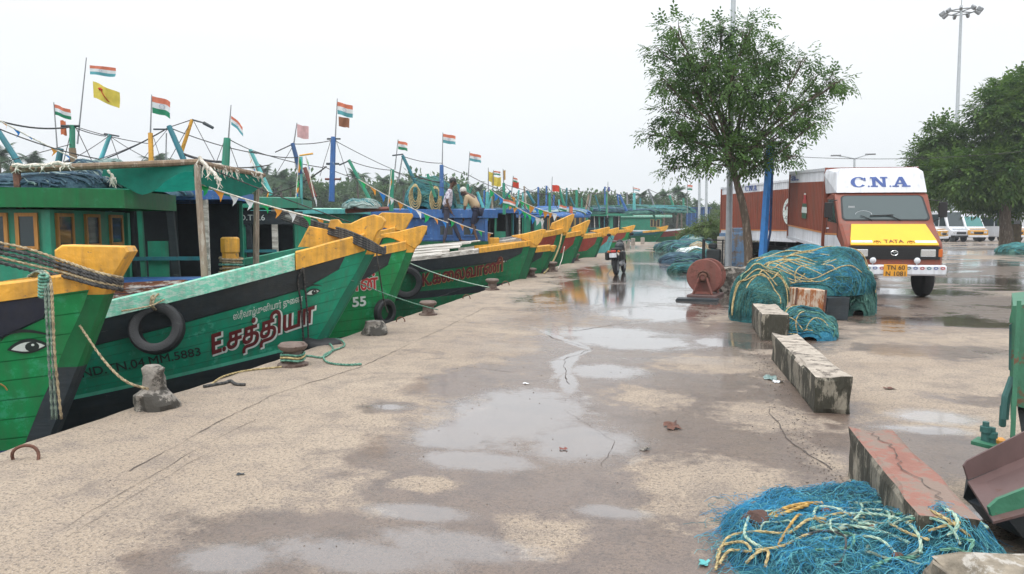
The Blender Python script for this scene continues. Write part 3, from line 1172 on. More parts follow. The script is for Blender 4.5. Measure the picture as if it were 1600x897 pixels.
    def rails(s, front='yellow', back='mgreen', tf=1.3, w=.13, hgt=.15, rise=.10):
        for side in (-1, 1):
            for nm, t0, t1, mm, k in (('bow_rail', .06, tf, front, 1.0), ('gunwale_rail', tf + .012, s.L, back, .9)):
                mb = MB()
                n = 8 if nm == 'bow_rail' else 22
                vs_, fs_ = [], []
                for i in range(n + 1):
                    t = t0 + (t1 - t0) * i / n
                    p = s.S(t, s.zg(t), side)
                    r_ = rise * max(0, 1 - t / 2.5)
                    jit = noise.noise(Vector((t * 3, side, s.sy))) * .012
                    y0, y1 = abs(p.y) + .05 * k + jit, max(.0, abs(p.y) - w * k)
                    zt = p.z + hgt * k + r_ * .3 + jit
                    zb_ = p.z - .012
                    vs_ += [(p.x, side * y0, zb_), (p.x, side * y0, zt - .02), (p.x, side * (y0 - .02), zt), (p.x, side * y1, zt), (p.x, side * y1, zb_)]
                for i in range(n):
                    for j in range(5):
                        fs_.append((i * 5 + j, i * 5 + (j + 1) % 5, (i + 1) * 5 + (j + 1) % 5, (i + 1) * 5 + j))
                fs_ += [(0, 1, 2, 3, 4), tuple(n * 5 + j for j in range(5))]
                mb.add(vs_, fs_)
                mb.build(nm, MATS(mm), s.root)

    def stem(s, top='yellow', mid=None, foot='black', zfoot=.15, ztop=None, th=.11, dep=.10):
        """Stem post: a timber along the raked bow, its head painted, its foot tarred."""
        mid = mid or s.mats[0]
        z1 = s.zb + .14 if ztop is None else ztop
        mb = MB()
        n = 14
        vs_, fs_, mi = [], [], []
        for i in range(n + 1):
            z = ZK + (z1 - ZK) * i / n
            zz = min(z, s.zb)
            p = s.S(0, zz, 1)
            x = p.x + (z - zz) * .45
            y = th / 2 + .012
            vs_ += [(x - .10, -y, z), (x + dep * .7, -y * .9, z), (x + dep, -y * .45, z), (x + dep, y * .45, z), (x + dep * .7, y * .9, z), (x - .10, y, z)]
        for i in range(n):
            z = ZK + (z1 - ZK) * (i + .5) / n
            m_ = 2 if z < zfoot else (1 if z < s.zb - .12 else 0)
            for j in range(6):
                mb.f.append([i * 6 + j, i * 6 + (j + 1) % 6, (i + 1) * 6 + (j + 1) % 6, (i + 1) * 6 + j])
                mb.m.append(m_)
        mb.f.append(list(range(6)))
        mb.m.append(2)
        mb.f.append([n * 6 + j for j in range(6)])
        mb.m.append(0)
        mb.v = [Vector(p) for p in vs_]
        mb.build('stem_post', [MATS(top), MATS(mid), MATS(foot)], s.root)

    def prow(s, poly, th=.17, m='yellow', dx=0.0, dz=0.0, k=1.0):
        mb = MB()
        pl = catmull([(p[0] * k + dx, 0, p[1] * k + s.zb + dz) for p in poly], 1, True)
        mb.prism([(p[0], p[2]) for p in pl], th, bev=.018)
        o = mb.build('prow', MATS(m), s.root)
        return o

    def deck(s, drop=.32, m='dblue', t0=.5):
        mb = MB()
        n = 18
        vs_ = []
        for i in range(n + 1):
            t = t0 + (s.L - t0 - .05) * i / n
            z = s.zg(t) - drop
            a, b = s.S(t, z, -1, -.02), s.S(t, z, 1, -.02)
            vs_ += [a, b]
        mb.add(vs_, [(2 * i, 2 * i + 1, 2 * i + 3, 2 * i + 2) for i in range(n)])
        mb.build('deck', MATS(m), s.root)

    def mapS(s, x0, z0, slope=0.0, side=-1, off=.012):
        """Map lettering plane to the starboard planking."""
        def fn(x, y, lift):
            X = x0 + x
            Z = z0 + y + slope * x
            p = s.SX(X, Z, side, lift + off)
            return p
        return fn

    def eye(s, x, z, k=.2, slope=.12):
        mp = s.mapS(x, z, slope)
        mb = MB()

        def almond(w, h, n=10, up=1.0):
            pts = [(w * (i / n - .5), h * math.sin(math.pi * i / n) ** .8 * up) for i in range(n + 1)]
            pts += [(w * (.5 - i / n), -h * .65 * math.sin(math.pi * i / n)) for i in range(1, n)]
            return pts

        def fan(pts, lift, mi, cx=0, cy=0):
            v0 = [mp(cx * k, cy * k, lift)] + [mp(p[0] * k, p[1] * k, lift) for p in pts]
            n = len(pts)
            mb.add(v0, [(0, 1 + i, 1 + (i + 1) % n) for i in range(n)], mi)
        fan(almond(1.25, .36), .004, 0)
        fan(almond(1.0, .23), .006, 1)
        fan([(.12 + .21 * math.cos(a), .02 + .20 * math.sin(a)) for a in [i * math.pi / 7 for i in range(14)]], .008, 0, .12, .02)
        fan([(.15 + .05 * math.cos(a), .09 + .05 * math.sin(a)) for a in [i * math.pi / 4 for i in range(8)]], .010, 1, .15, .09)
        brow = [(-.75 + 1.5 * i / 10, .36 + .28 * math.sin(math.pi * (i / 10) ** .7)) for i in range(11)]
        v0 = [mp(p[0] * k, p[1] * k, .005) for p in brow] + [mp(p[0] * k, (p[1] + .05 + .08 * math.sin(math.pi * i / 10)) * k, .005) for i, p in enumerate(brow)]
        mb.add(v0, [(i, i + 1, 12 + i, 11 + i) for i in range(10)], 0)
        mb.build('painted_eye', [INK['black'], INK['white']], s.root, fixn=False)

    def cabin(s, t0, t1, hw, zr, wall='cabgreen', roof='cabgreen', fascia=None, zf=None, over=.3, fh=.17, windows=((.15, .3), (.5, .3), (.85, .3)), wz=None, frame='owood', opened=False, roofm='netgreen', slope=.0, skirt=None):
        """Wheelhouse from t0 to t1 metres aft; windows as (offset, width) along each side."""
        zf = s.zg((t0 + t1) / 2) - .35 if zf is None else zf
        fascia = fascia or roof
        wz = wz or (zf + (zr - zf) * .48, zr - .22)
        if not opened:
            mb = MB()
            mb.box((-(t0 + t1) / 2, 0, (zf + zr) / 2), (t1 - t0, 2 * hw, zr - zf))
            # corner posts and a belt rail, proud of the walls
            for x in (-t0, -t1):
                for y in (-hw, hw):
                    mb.box((x, y, (zf + zr) / 2), (.09, .09, zr - zf - .01))
            for y in (-hw - .012, hw + .012):
                mb.box((-(t0 + t1) / 2, y, wz[0] - .09), (t1 - t0 - .1, .03, .05))
            mb.build('cabin_wall', MATS(wall), s.root)
            if skirt:
                q = MB()
                q.box((-(t0 + t1) / 2, 0, (zf + wz[0]) / 2 - .07), (t1 - t0 + .13, 2 * hw + .13, wz[0] - zf - .16))
                q.build('cabin_skirt', MATS(skirt), s.root)
            wins = []
            for (o_, w_) in windows:
                for side in (-1, 1):
                    wins.append((Matrix.Translation((-t0 - o_ - w_ / 2, side * (hw + .008), (wz[0] + wz[1]) / 2)), w_))
            nf = max(2, int(2 * hw / .62))
            for i in range(nf):
                y = -hw + (2 * hw) * (i + .5) / nf
                wins.append((Matrix.Translation((-t0 + .008, y, (wz[0] + wz[1]) / 2)) @ Matrix.Rotation(R(90), 4, 'Z'), .42))
            H_ = wz[1] - wz[0]
            for Mw, w_ in wins:
                fm = MB()
                for sx_ in (-1, 1):
                    fm.box((sx_ * (w_ / 2 - .02), 0, 0), (.04, .05, H_), M=Mw)
                    fm.box((0, 0, sx_ * (H_ / 2 - .02)), (w_ - .082, .048, .04), M=Mw)
                fo = fm.build('window', MATS(frame), s.root)
                gm_ = MB()
                gm_.box((0, 0, 0), (w_ - .06, .02, H_ - .06), M=Mw)
                gm_.build('pane', M['glass'], fo)
        else:
            rr_ = rnd(int(s.sy * 10))
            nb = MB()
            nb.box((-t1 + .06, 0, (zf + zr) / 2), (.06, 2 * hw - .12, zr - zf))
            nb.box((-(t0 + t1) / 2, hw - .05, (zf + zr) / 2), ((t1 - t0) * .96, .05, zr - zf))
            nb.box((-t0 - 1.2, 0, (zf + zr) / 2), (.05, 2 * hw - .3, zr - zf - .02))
            nb.build('shade_bulkhead', M['dark'], s.root)  # walls coloured near-black to stand for the shade inside the cabin
            n_ = max(5, int((t1 - t0) / .42))
            for i in range(n_):
                x = -t0 - .08 - (t1 - t0 - .2) * i / (n_ - 1)
                for side in ((-1, 1) if i % 3 == 0 else (-1,)):
                    pm = MB()
                    tilt = rr_.uniform(-.16, .16) if i % 3 else 0
                    w_ = rr_.uniform(.05, .11)
                    pm.add([(x + q * w_ / 2 + tilt * (1 if z > zf else -1) * .5, side * (hw - .04) + r_ * .035, z) for z in (zf - .05, zr + .05) for q, r_ in ((-1, -1), (1, -1), (1, 1), (-1, 1))],
                           [(3, 2, 1, 0), (4, 5, 6, 7), (0, 1, 5, 4), (1, 2, 6, 5), (2, 3, 7, 6), (3, 0, 4, 7)])
                    pm.build('cabin_post', MATS(['black', wall, 'tealblue', wall, 'greywood'][(i + side) % 5]), s.root)
                if i % 3 == 1 and i < n_ - 1:
                    pn = MB()
                    ph_ = rr_.choice([.45, .6, 1.0]) * (zr - zf)
                    pn.box((x - .24, -(hw - .05) + .0, zf + ph_ / 2), (rr_.uniform(.28, .38), .03, ph_ - .02))
                    pn.build('side_panel', MATS(wall if i % 2 else 'green'), s.root)
            rl_ = MB()
            rl_.box((-(t0 + t1) / 2, -hw + .01, zf + (zr - zf) * .42), (t1 - t0 - .1, .03, .06))
            rl_.build('side_rail', MATS('tealblue'), s.root)
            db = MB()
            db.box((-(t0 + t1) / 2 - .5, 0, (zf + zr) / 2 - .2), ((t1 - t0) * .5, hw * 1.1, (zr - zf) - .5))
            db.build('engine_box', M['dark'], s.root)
        # roof: cambered sheet with a fascia board all round
        rb = MB()
        x0, x1 = -t0 + over, -t1 - .15
        nu, nv = 12, 10
        hw2 = hw + .16

        def rf(u, v):
            x = x0 + (x1 - x0) * u
            y = hw2 * (2 * v - 1)
            fr = 1 - .28 * max(0, 1 - u * 6) ** 2
            return (x, y * fr, zr + fh + .07 * (1 - (2 * v - 1) ** 2) + slope * (x - x0))
        rb.grid(nu, nv, rf)
        rb.grid(nu, nv, lambda u, v: Vector(rf(u, v)) - Vector((0, 0, .07 * (1 - (2 * v - 1) ** 2) + .03)))
        rb.build('roof', MATS(roof), s.root, smooth=30)
        fb_ = MB()
        ring = [rf(i / nu, 0) for i in range(nu + 1)] + [rf(1, j / nv) for j in range(1, nv + 1)] + [rf(1 - i / nu, 1) for i in range(1, nu + 1)] + [rf(0, 1 - j / nv) for j in range(1, nv)]
        n = len(ring)
        cx = (x0 + x1) / 2
        vs_ = []
        for p in ring:
            d = Vector((p[0] - cx, p[1], 0)).normalized() * .02
            zt = zr + fh + .02 + slope * (p[0] - x0)
            vs_ += [(p[0] + d.x, p[1] + d.y, zt), (p[0] + d.x, p[1] + d.y, zt - fh), (p[0] - d.x, p[1] - d.y, zt - fh), (p[0] - d.x, p[1] - d.y, zt)]
        fs_ = []
        for i in range(n):
            j = (i + 1) % n
            for q in range(4):
                fs_.append((i * 4 + q, i * 4 + (q + 1) % 4, j * 4 + (q + 1) % 4, j * 4 + q))
        fb_.add(vs_, fs_)
        fb_.build('roof_fascia', MATS(fascia), s.root)

    def mast(s, a, b, r=.06, m='cabgreen', nm='mast', top=False, n=8, r2=None):
        """World end points a (foot), b (head)."""
        a, b = s.loc(a), s.loc(b)
        mb = MB()
        mb.cyl(a, b, r, r2 or r * .85, n)
        if top:
            d = (b - a).normalized()
            mb.box((0, 0, 0), (.5, .05, .05), M=Matrix.Translation(b - d * .05))
            mb.cyl(b + Vector((-.1, 0, -.1)), b + Vector((.12, 0, .06)), .035, n=6)
        return mb.build(nm, MATS(m), s.root, smooth=40)

    def ropes(s, lst, nm='rigging_line', m='ropedark'):
        for (a, b, sg, r) in lst:
            mb = MB()
            mb.tube([s.loc(p) for p in sag(a, b, sg, 10)], r, 5)
            mb.build(nm, MATS(m), s.root, smooth=True)

    def done(s):
        sh = Matrix.Translation((0, 0, -ZK))
        stack = list(s.root.children)
        while stack:
            o = stack.pop()
            if not o.get('_sh'):
                o.data.transform(sh)
            stack += list(o.children)
        s.root.location.z = ZK


def MATS(k):
    return M[k] if isinstance(k, str) else k


def P3(v):
    return (v.x, v.y, v.z)


PROW = dict(
    block=[(-.44, .14), (-.38, .10), (.10, .00), (.16, .02), (.36, .36), (.33, .42), (-.36, .44), (-.44, .38)],
    bird=[(-.66, .30), (-.62, .42), (-.52, .43), (-.47, .36), (-.30, .36), (-.12, .45), (.08, .51), (.22, .47), (.27, .40), (.22, .28), (.14, .22), (.05, .03), (-.08, .04), (-.30, .15), (-.52, .25)],
    tri=[(-.52, .20), (-.20, .25), (.24, .36), (.32, .35), (.31, .28), (.20, .05), (.10, -.06), (-.02, .0), (-.30, .13), (-.5, .17)],
    tall=[(-.48, .10), (-.42, .30), (-.10, .44), (.30, .62), (.36, .60), (.34, .50), (.16, .05), (.08, -.05), (-.08, -.02), (-.34, .06)],
)
FB = {}
# --- boat nearest the camera: only its bow is in the frame
g0 = at(160, 447, 6.3)
b = FB['near'] = Boat('nearest green fishing boat with navy band and white rimmed painted eye, bow only', P3(g0), bmax=1.35, zm=.62, Ls=4.0, rake=1.15, hull='green', low='dblue', stripe='dblue', zst=(-.35, -.25), strake='navy', strake_h=.36)
b.hull(); b.rails('yellow', 'yellow', 1.4, w=.14, hgt=.12); b.stem('yellow', 'green', 'black', .42, th=.17, dep=.10); b.prow(PROW['block'], .22, dz=.03, k=.74); b.deck(.3)
b.eye(-.50, .54, .21, .06)
# yellow floral flourish beside the eye
fm = MB()
mp_ = b.mapS(-.78, .18, .1)
for sc_, ph in ((.10, 0), (.07, 1.3), (.12, 2.4)):
    pts = [mp_(-.05 * ph + sc_ * math.cos(ph + a) * (1 - a / 9), .08 * ph + sc_ * math.sin(ph + a) * (1 - a / 9), .004) for a in [i * .35 for i in range(14)]]
    fm.tube(pts, .006, 4)
fm.build('painted_flourish', INK['ochre'], b.root)
b.done()

# --- E. Sathiya
g1 = at(578, 388, 10.0)
b = FB['sathiya'] = Boat('teal green fishing boat with big maroon lettering and a tyre hung on its side', P3(g1), bmax=1.55, zm=.22, Ls=4.4, rake=1.7, hull='teal', strake_h=.32, zst=(.0, -.60))
b.hull(); b.rails('yellow', 'mgreen', .88, w=.24, hgt=.20); b.stem('yellow', 'teal', 'black', -.2, th=.13); b.prow(PROW['bird'], .20, dz=.04, k=.82); b.deck(.34, 'dblue')
bb = MB()
bb.prism([(-.95, .02), (-.80, .30), (-.25, .20), (-.15, 0)], .14, M=Matrix.Translation((0, .05, b.zb)), bev=.015)
bb.build('bow_bulwark', M['yellow'], b.root)
b.cabin(3.55, 7.6, 1.12, 1.72, windows=((.10, .24), (.42, .24), (.74, .24), (1.25, .5), (1.95, .5)), wz=(1.26, 1.68), over=.75, fh=.22, roof='cabgreen', fascia='green')
b.eye(-.72, .66, .15, .22)
lettering('name_lettering', 'E.சத்தியா', b.mapS(-1.90, -.06, .28), .36, [INK['maroon'], INK['white']], b.root, width=1.16, bold=.03, outline=.03, shadow=(.012, -.014), slant=.18)
lettering('motto_lettering', 'ஸ்ரீவாழ்முனியார் து' + 'ை' + 'ண', b.mapS(-1.62, .37, .24), .115, [INK['white']], b.root, width=.78, bold=.006)
lettering('registration_lettering', 'IND.TN.04.MM.5883', b.mapS(-3.24, -.22, .13), .155, [INK['black']], b.root, width=1.22, bold=.012)
# yellow mooring post on the fore deck
pm = MB()
pm.lathe([(.11, .1), (.11, .58), (.125, .60), (.125, .78), (.10, .80)], 10, M=Matrix.Translation(b.px(361, 428, 10.0) - Vector((0, 0, .3))))
pm.build('mooring_post', M['yellow'], b.root)
hb = MB()
hb.box((0, 0, 0), (1.5, .5, .22), M=Matrix.Translation(b.px(265, 448, 9.4)))
hb.build('deck_locker', M['blue'], b.root)
# canopy frame: posts + spars
for nm, p0, p1, k, r_, mm in (('canopy_post', (321, 445), (307, 255), 9.0, .045, 'pole'), ('canopy_post', (400, 415), (401, 272), 10.6, .045, 'pole'), ('canopy_post', (33, 330), (25, 262), 8.6, .05, 'rust')):
    b.mast(at(*p0, k), at(*p1, k), r_, mm, nm)
b.mast(at(18, 265, 8.6), at(312, 253, 9.0), .045, 'wood', 'canopy_spar')
b.mast(at(305, 254, 9.0), at(412, 274, 10.6), .04, 'wood', 'canopy_spar')
b.mast(at(185, 290, 10.4), at(412, 274, 10.6), .04, 'wood', 'canopy_spar')
b.done()

# --- boat 55
g2 = at(640, 388, 13.2)
b = FB['fifty'] = Boat('green fishing boat numbered 55 with dark band and red white-edged lettering', P3(g2), bmax=1.5, zm=.42, Ls=4.5, rake=1.15, hull='green', stripe='black', low='tealblue', zst=(-.40, -.5), strake='black', strake_h=.40)
b.hull(); b.rails('yellow', 'cabgreen', 1.1, w=.16, hgt=.13); b.stem('yellow', 'green', 'black', -.15, th=.16); b.prow(PROW['tri'], .20, dz=.05, k=1.0); b.deck(.34)
lettering('name_lettering', 'மணன்', b.mapS(-1.42, .38, .06), .34, [INK['red'], INK['white']], b.root, width=.86, bold=.03, outline=.03)
lettering('number_lettering', '55', b.mapS(-.98, .12, .05), .24, [INK['white']], b.root, bold=.03)
b.eye(-.75, .70, .19, .05)
ob = MB()
n_ = 12
ob.tube([b.S(.35 + i * .2, -.62 - i * .012, -1, .03) for i in range(n_)], .03, 6)
ob.build('rubbing_strake', INK['orange'], b.root)
b.cabin(3.1, 7.6, 1.2, 1.93, opened=True, roof='blue', fascia='blue', over=.25, fh=.14, slope=.035, zf=.35)
b.done()

# --- yellow tall prow just behind 55
g3 = at(622, 366, 16.3)
b = FB['behind55'] = Boat('green fishing boat whose yellow prow rises behind that of boat 55', P3(g3), bmax=1.45, zm=.55, Ls=4.4, rake=1.4, hull='green', strake='black')
b.hull(); b.rails('yellow', 'cabgreen', 1.0); b.stem('yellow', 'green'); b.prow(PROW['block'], .2, dz=.06, k=.95); b.deck(.34)
b.cabin(2.35, 6.5, 1.15, 1.86, opened=True, roof='cabgreen', fascia='cabgreen', over=.35, fh=.20, zf=.4)
for tx, xo, sz in (('IND.TN.6', -2.5, .16), ('58', -2.0, .16)):
    sb_ = MB()
sb_ = MB()
sb_.box((-2.62, -1.14, 1.68), (1.5, .03, .26))
sg_ = sb_.build('sign_board', M['black'], b.root)


def flatmap(x0, y0, z0):
    return lambda x, y, l: Vector((x0 + x, y0 - l, z0 + y))


lettering('sign_lettering', 'IND.TN.6', flatmap(-3.25, -1.157, 1.63), .16, [INK['white']], sg_, bold=.008)
lettering('sign_lettering', '58', flatmap(-2.25, -1.157, 1.63), .16, [INK['white']], sg_, bold=.008)
b.done()

# --- K. Kalaivani
g4 = at(832, 383, 21.0)
b = FB['kalai'] = Boat('green fishing boat with a worn grey foredeck and maroon lettering below its black band', P3(g4), bmax=1.7, zm=.50, Ls=5.0, rake=.95, hull='dgreen', stripe='black', low='dgreen', zst=(-.06, -.30), stripe_h=.2, strake='black', strake_h=.33, L=10)
b.hull(); b.rails('yellow', 'greywood', 1.6, w=.20, hgt=.12); b.stem('yellow', 'dgreen', 'black', -.1, th=.18, dep=.14); b.prow(PROW['tri'], .22, dz=.04, k=1.15); b.deck(.02, 'greywood', .4)
fd = MB()
rr = rnd(4)
for i in range(11):
    y = -1.35 + i * .26
    x0_ = -1.35 - abs(y) * .9 - rr.uniform(0, .2)
    fd.box(((x0_ - 4.9) / 2, y, b.zg(3.2) + .06 + rr.uniform(0, .02)), (4.9 + x0_, .24, .03), jit=.012, seed=i, M=Matrix.Rotation(0, 4, 'Z'))
fdo = fd.build('foredeck_boards', M['greywood'], b.root)
for v_ in fdo.data.vertices:
    v_.co.z += (b.zg(max(0, -v_.co.x)) - b.zg(3.2)) + .22 * max(0, 1 - (v_.co.y / 1.45) ** 2)
lettering('name_lettering', 'K.க' + 'ை' + 'லவாணி', b.mapS(-3.12, -.06, .15, off=.03), .46, [INK['maroon'], INK['ochre']], b.root, width=2.2, bold=.03, outline=.02, shadow=(.006, -.008))
b.eye(-.85, .52, .12)
b.cabin(4.9, 9.2, 1.3, 1.80, roof='mgreen', fascia='aqua', wall='cabgreen', over=.3, fh=.12, zf=.2)
b.done()


def generic(key, label, px, py, k, prow='tri', hull='dgreen', strake='red', low='black', stripe='ltgreen', zm=.6, L=9.0, bmax=1.5, rake=1.2, cab=None, rail='greywood', heading=HEAD, pk=1.0, letters=None, strake_h=.36, top='yellow', tf=1.6, deckm='dblue', **kw):
    b = FB[key] = Boat(label, P3(at(px, py, k)), bmax=bmax, zm=zm, L=L, rake=rake, hull=hull, strake=strake, low=low, stripe=stripe, heading=heading, strake_h=strake_h, **kw)
    b.hull(); b.rails(top, rail, tf); b.stem(top, hull); b.prow(PROW[prow], .2, m=top, dz=.04, k=pk); b.deck(.3, deckm)
    if cab:
        b.cabin(**cab)
    b.eye(-.8, b.zb - .55, .15)
    return b


b = generic('small', 'low dark green boat with short yellow rail and red foot band between two taller bows', 862, 391, 23.4, 'tri', 'dgreen', 'black', 'red', 'red', zm=.45, rake=1.2, pk=.35, zst=(-.05, -.15),
            cab=dict(t0=2.2, t1=5.6, hw=1.25, zr=1.72, wall='blue', roof='blue', fascia='blue', frame='blue', over=.35, fh=.24, zf=.3, windows=((.25, .45), (.95, .45), (1.7, .45)), skirt='dgreen', wz=(1.20, 1.54)))
bx = MB()
bx.box((-2.0, -.95, .98), (.42, .4, .34), bev=.02)
bx.build('ice_box', M['yellow'], b.root)
b.done()
b = generic('red_tall', 'green fishing boat with a brick red band and the tallest yellow prow', 881, 364, 25.5, 'tall', zm=.62, pk=1.0, rake=1.1, strake_h=.6,
            cab=dict(t0=3.0, t1=7.6, hw=1.25, zr=1.80, wall='blue', roof='netgreen', fascia='dgreen', over=.3, fh=.14, zf=.3, opened=True), zst=(-.2, -.4))
b.done()
b = generic('red_second', 'green fishing boat with a red band, the next bow behind the tallest prow', 909, 367, 29.5, 'tall', zm=.62, rake=1.1, strake_h=.6, pk=.9,
            cab=dict(t0=2.6, t1=7.4, hw=1.25, zr=1.95, wall='cabgreen', roof='netgreen', fascia='blue', over=.3, fh=.14, zf=.3, opened=True))
b.done()
b = generic('red_third', 'green fishing boat with red band and straight yellow bow rail before the light blue hull', 941, 369, 34.8, 'tri', zm=.65, rake=1.1, strake_h=.6, pk=1.1, bmax=1.6,
            cab=dict(t0=3.0, t1=7.2, hw=1.3, zr=2.1, wall='cabgreen', roof='netdblue', fascia='blue', over=.3, fh=.14, zf=.3, opened=True))
b.done()
b = generic('aqua', 'light blue hulled fishing boat with bright red band behind the motorcycle', 958, 367, 40.5, 'tri', hull='aqua', zm=.7, rake=1.1, strake_h=.6, bmax=1.6,
            cab=dict(t0=3.0, t1=7.2, hw=1.3, zr=2.2, wall='cabgreen', roof='cabgreen', over=.3, fh=.16, zf=.3))
b.done()
b = generic('red_last', 'green fishing boat with red band by the square concrete bollards', 984, 362, 49.0, 'tri', zm=.75, rake=1.2, strake_h=.6, pk=1.1, bmax=1.7, hull='green',
            cab=dict(t0=3.2, t1=7.2, hw=1.4, zr=2.4, wall='cabgreen', roof='netgreen', fascia='cabgreen', over=.4, fh=.2, zf=.3))
b.done()
b = generic('end_green', 'green trawler lying beyond the end of the quay with grey rail and small yellow prow', 1037, 361, 72, 'tri', strake='tealblue', zm=.55, rake=1.9, strake_h=.25, bmax=2.0, L=13, pk=1.4, heading=88, rail='tealblue', tf=2.0,
            cab=dict(t0=4.2, t1=9.5, hw=1.6, zr=2.35, wall='cabgreen', roof='netgreen', fascia='cabgreen', over=1.2, fh=.22, zf=.3, opened=True))
b.done()
b = generic('end_red', 'dark green trawler with long red band beyond the bushes at the quay end', 1096, 356, 82, 'tri', strake='red', zm=.75, rake=1.9, strake_h=.62, bmax=2.0, L=14, pk=.9, heading=86, rail='white',
            cab=dict(t0=4.5, t1=10, hw=1.6, zr=2.3, wall='cabgreen', roof='mgreen', fascia='mgreen', over=1.2, fh=.22, zf=.3))
b.done()
# ------------------------------------------------------------------ vehicles and machines
BROWN = mat('red_brown_truck_paint', (.225, .052, .027), .5, var=.14, scale=3, bump=.05, streak=.42)
TWHITE = mat('truck_white_paint', (.68, .70, .74), .45, var=.06, scale=3, bump=.03, streak=.25)
TYEL = mat('truck_yellow_paint', (.80, .45, .02), .38, var=.06, scale=3, bump=.02, wear=(.5, .3, .06), wearamt=.1)
TORANGE = mat('orange_stripe_paint', (.55, .22, .06), .5, var=.1)
CHASSIS = mat('chassis_black', (.012, .012, .012), .6, var=.3)
TYRE = M['rubber']
CHROME = mat('lamp_reflector', (.62, .64, .65), .18, .8, var=.05, bump=0)
AMBER = mat('amber_lens', (.55, .13, .02), .3, var=.05, bump=0)
PLATE = mat('orange_number_plate', (.72, .33, .03), .5, var=.05, bump=0)
WSCREEN = glassmat('windscreen_glass', (.055, .078, .08), .04)
DASH = mat('dashboard', (.10, .11, .12), .7)


def wheel(parent, c, r, w, axis='x', name='wheel'):
    Mw = Matrix.Translation(c) @ (Matrix.Rotation(R(90), 4, 'Y') if axis == 'x' else Matrix.Rotation(R(90), 4, 'X'))
    t = MB()
    t.lathe([(r * .55, -w / 2), (r * .86, -w / 2), (r * .97, -w * .38), (r, -w * .2), (r, w * .2), (r * .97, w * .38), (r * .86, w / 2), (r * .55, w / 2)], 24, M=Mw)
    o = t.build(name, TYRE, parent, smooth=40)
    q = MB()
    q.lathe([(r * .56, -w * .44), (r * .5, -w * .30), (r * .2, -w * .34), (r * .18, w * .34), (r * .5, w * .30), (r * .56, w * .44)], 20, M=Mw)
    q.build('rim', M['galv'], o, smooth=40)
    return o


def slab_letters(word, mapfn, hgt, wid):
    """Wide slab-serif painted capitals C N A as flat polygons: returns MB."""
    mb = MB()
    n = 0

    def poly(pts):
        nonlocal n
        n += 1
        mb.add([mapfn(x * wid, z * hgt, .006 + .0003 * (n % 7)) for x, z in pts], [list(range(len(pts)))])

    def ring(cx, cz, rx, rz, t, a0, a1, k=22):
        nonlocal n
        n += 1
        o, i_ = [], []
        for q in range(k + 1):
            a = a0 + (a1 - a0) * q / k
            th = t * (.55 + .45 * abs(math.cos(a)))
            o.append((cx + rx * math.cos(a), cz + rz * math.sin(a)))
            i_.append((cx + (rx - th) * math.cos(a), cz + (rz - th * .62) * math.sin(a)))
        mb.add([mapfn(x * wid, z * hgt, .006) for x, z in o + i_], [(q, q + 1, k + 2 + q, k + 1 + q) for q in range(k)])
    x = 0
    for ch in word:
        if ch == 'C':
            ring(x + .46, .5, .46, .52, .24, R(38), R(322))
            poly([(x + .74, .66), (x + .88, .62), (x + .88, .95), (x + .80, .95)])
            x += 1.0
        elif ch == 'N':
            poly([(x + .10, 0), (x + .30, 0), (x + .30, 1), (x + .10, 1)])
            poly([(x, 0), (x + .42, 0), (x + .42, .13), (x, .13)])
            poly([(x, 1), (x, .87), (x + .30, .87), (x + .36, 1)])
            poly([(x + .12, 1), (x + .36, 1), (x + .88, .0), (x + .66, 0)])
            poly([(x + .70, 0), (x + .88, 0), (x + .88, 1), (x + .70, 1)])
            poly([(x + .58, .87), (x + 1.0, .87), (x + 1.0, 1), (x + .58, 1)])
            x += 1.1
        elif ch == 'A':
            poly([(x + .08, 0), (x + .22, 0), (x + .56, 1), (x + .42, 1)])
            poly([(x + .64, 0), (x + .90, 0), (x + .62, 1), (x + .40, 1)])
            poly([(x, 0), (x + .38, 0), (x + .38, .13), (x, .13)])
            poly([(x + .54, 0), (x + 1.04, 0), (x + 1.04, .13), (x + .54, .13)])
            poly([(x + .24, .28), (x + .76, .28), (x + .74, .42), (x + .28, .42)])
            x += 1.1
        elif ch == '.':
            poly([(x - .02, 0), (x + .08, 0), (x + .08, .14), (x - .02, .14)])
            x += .14
    return mb


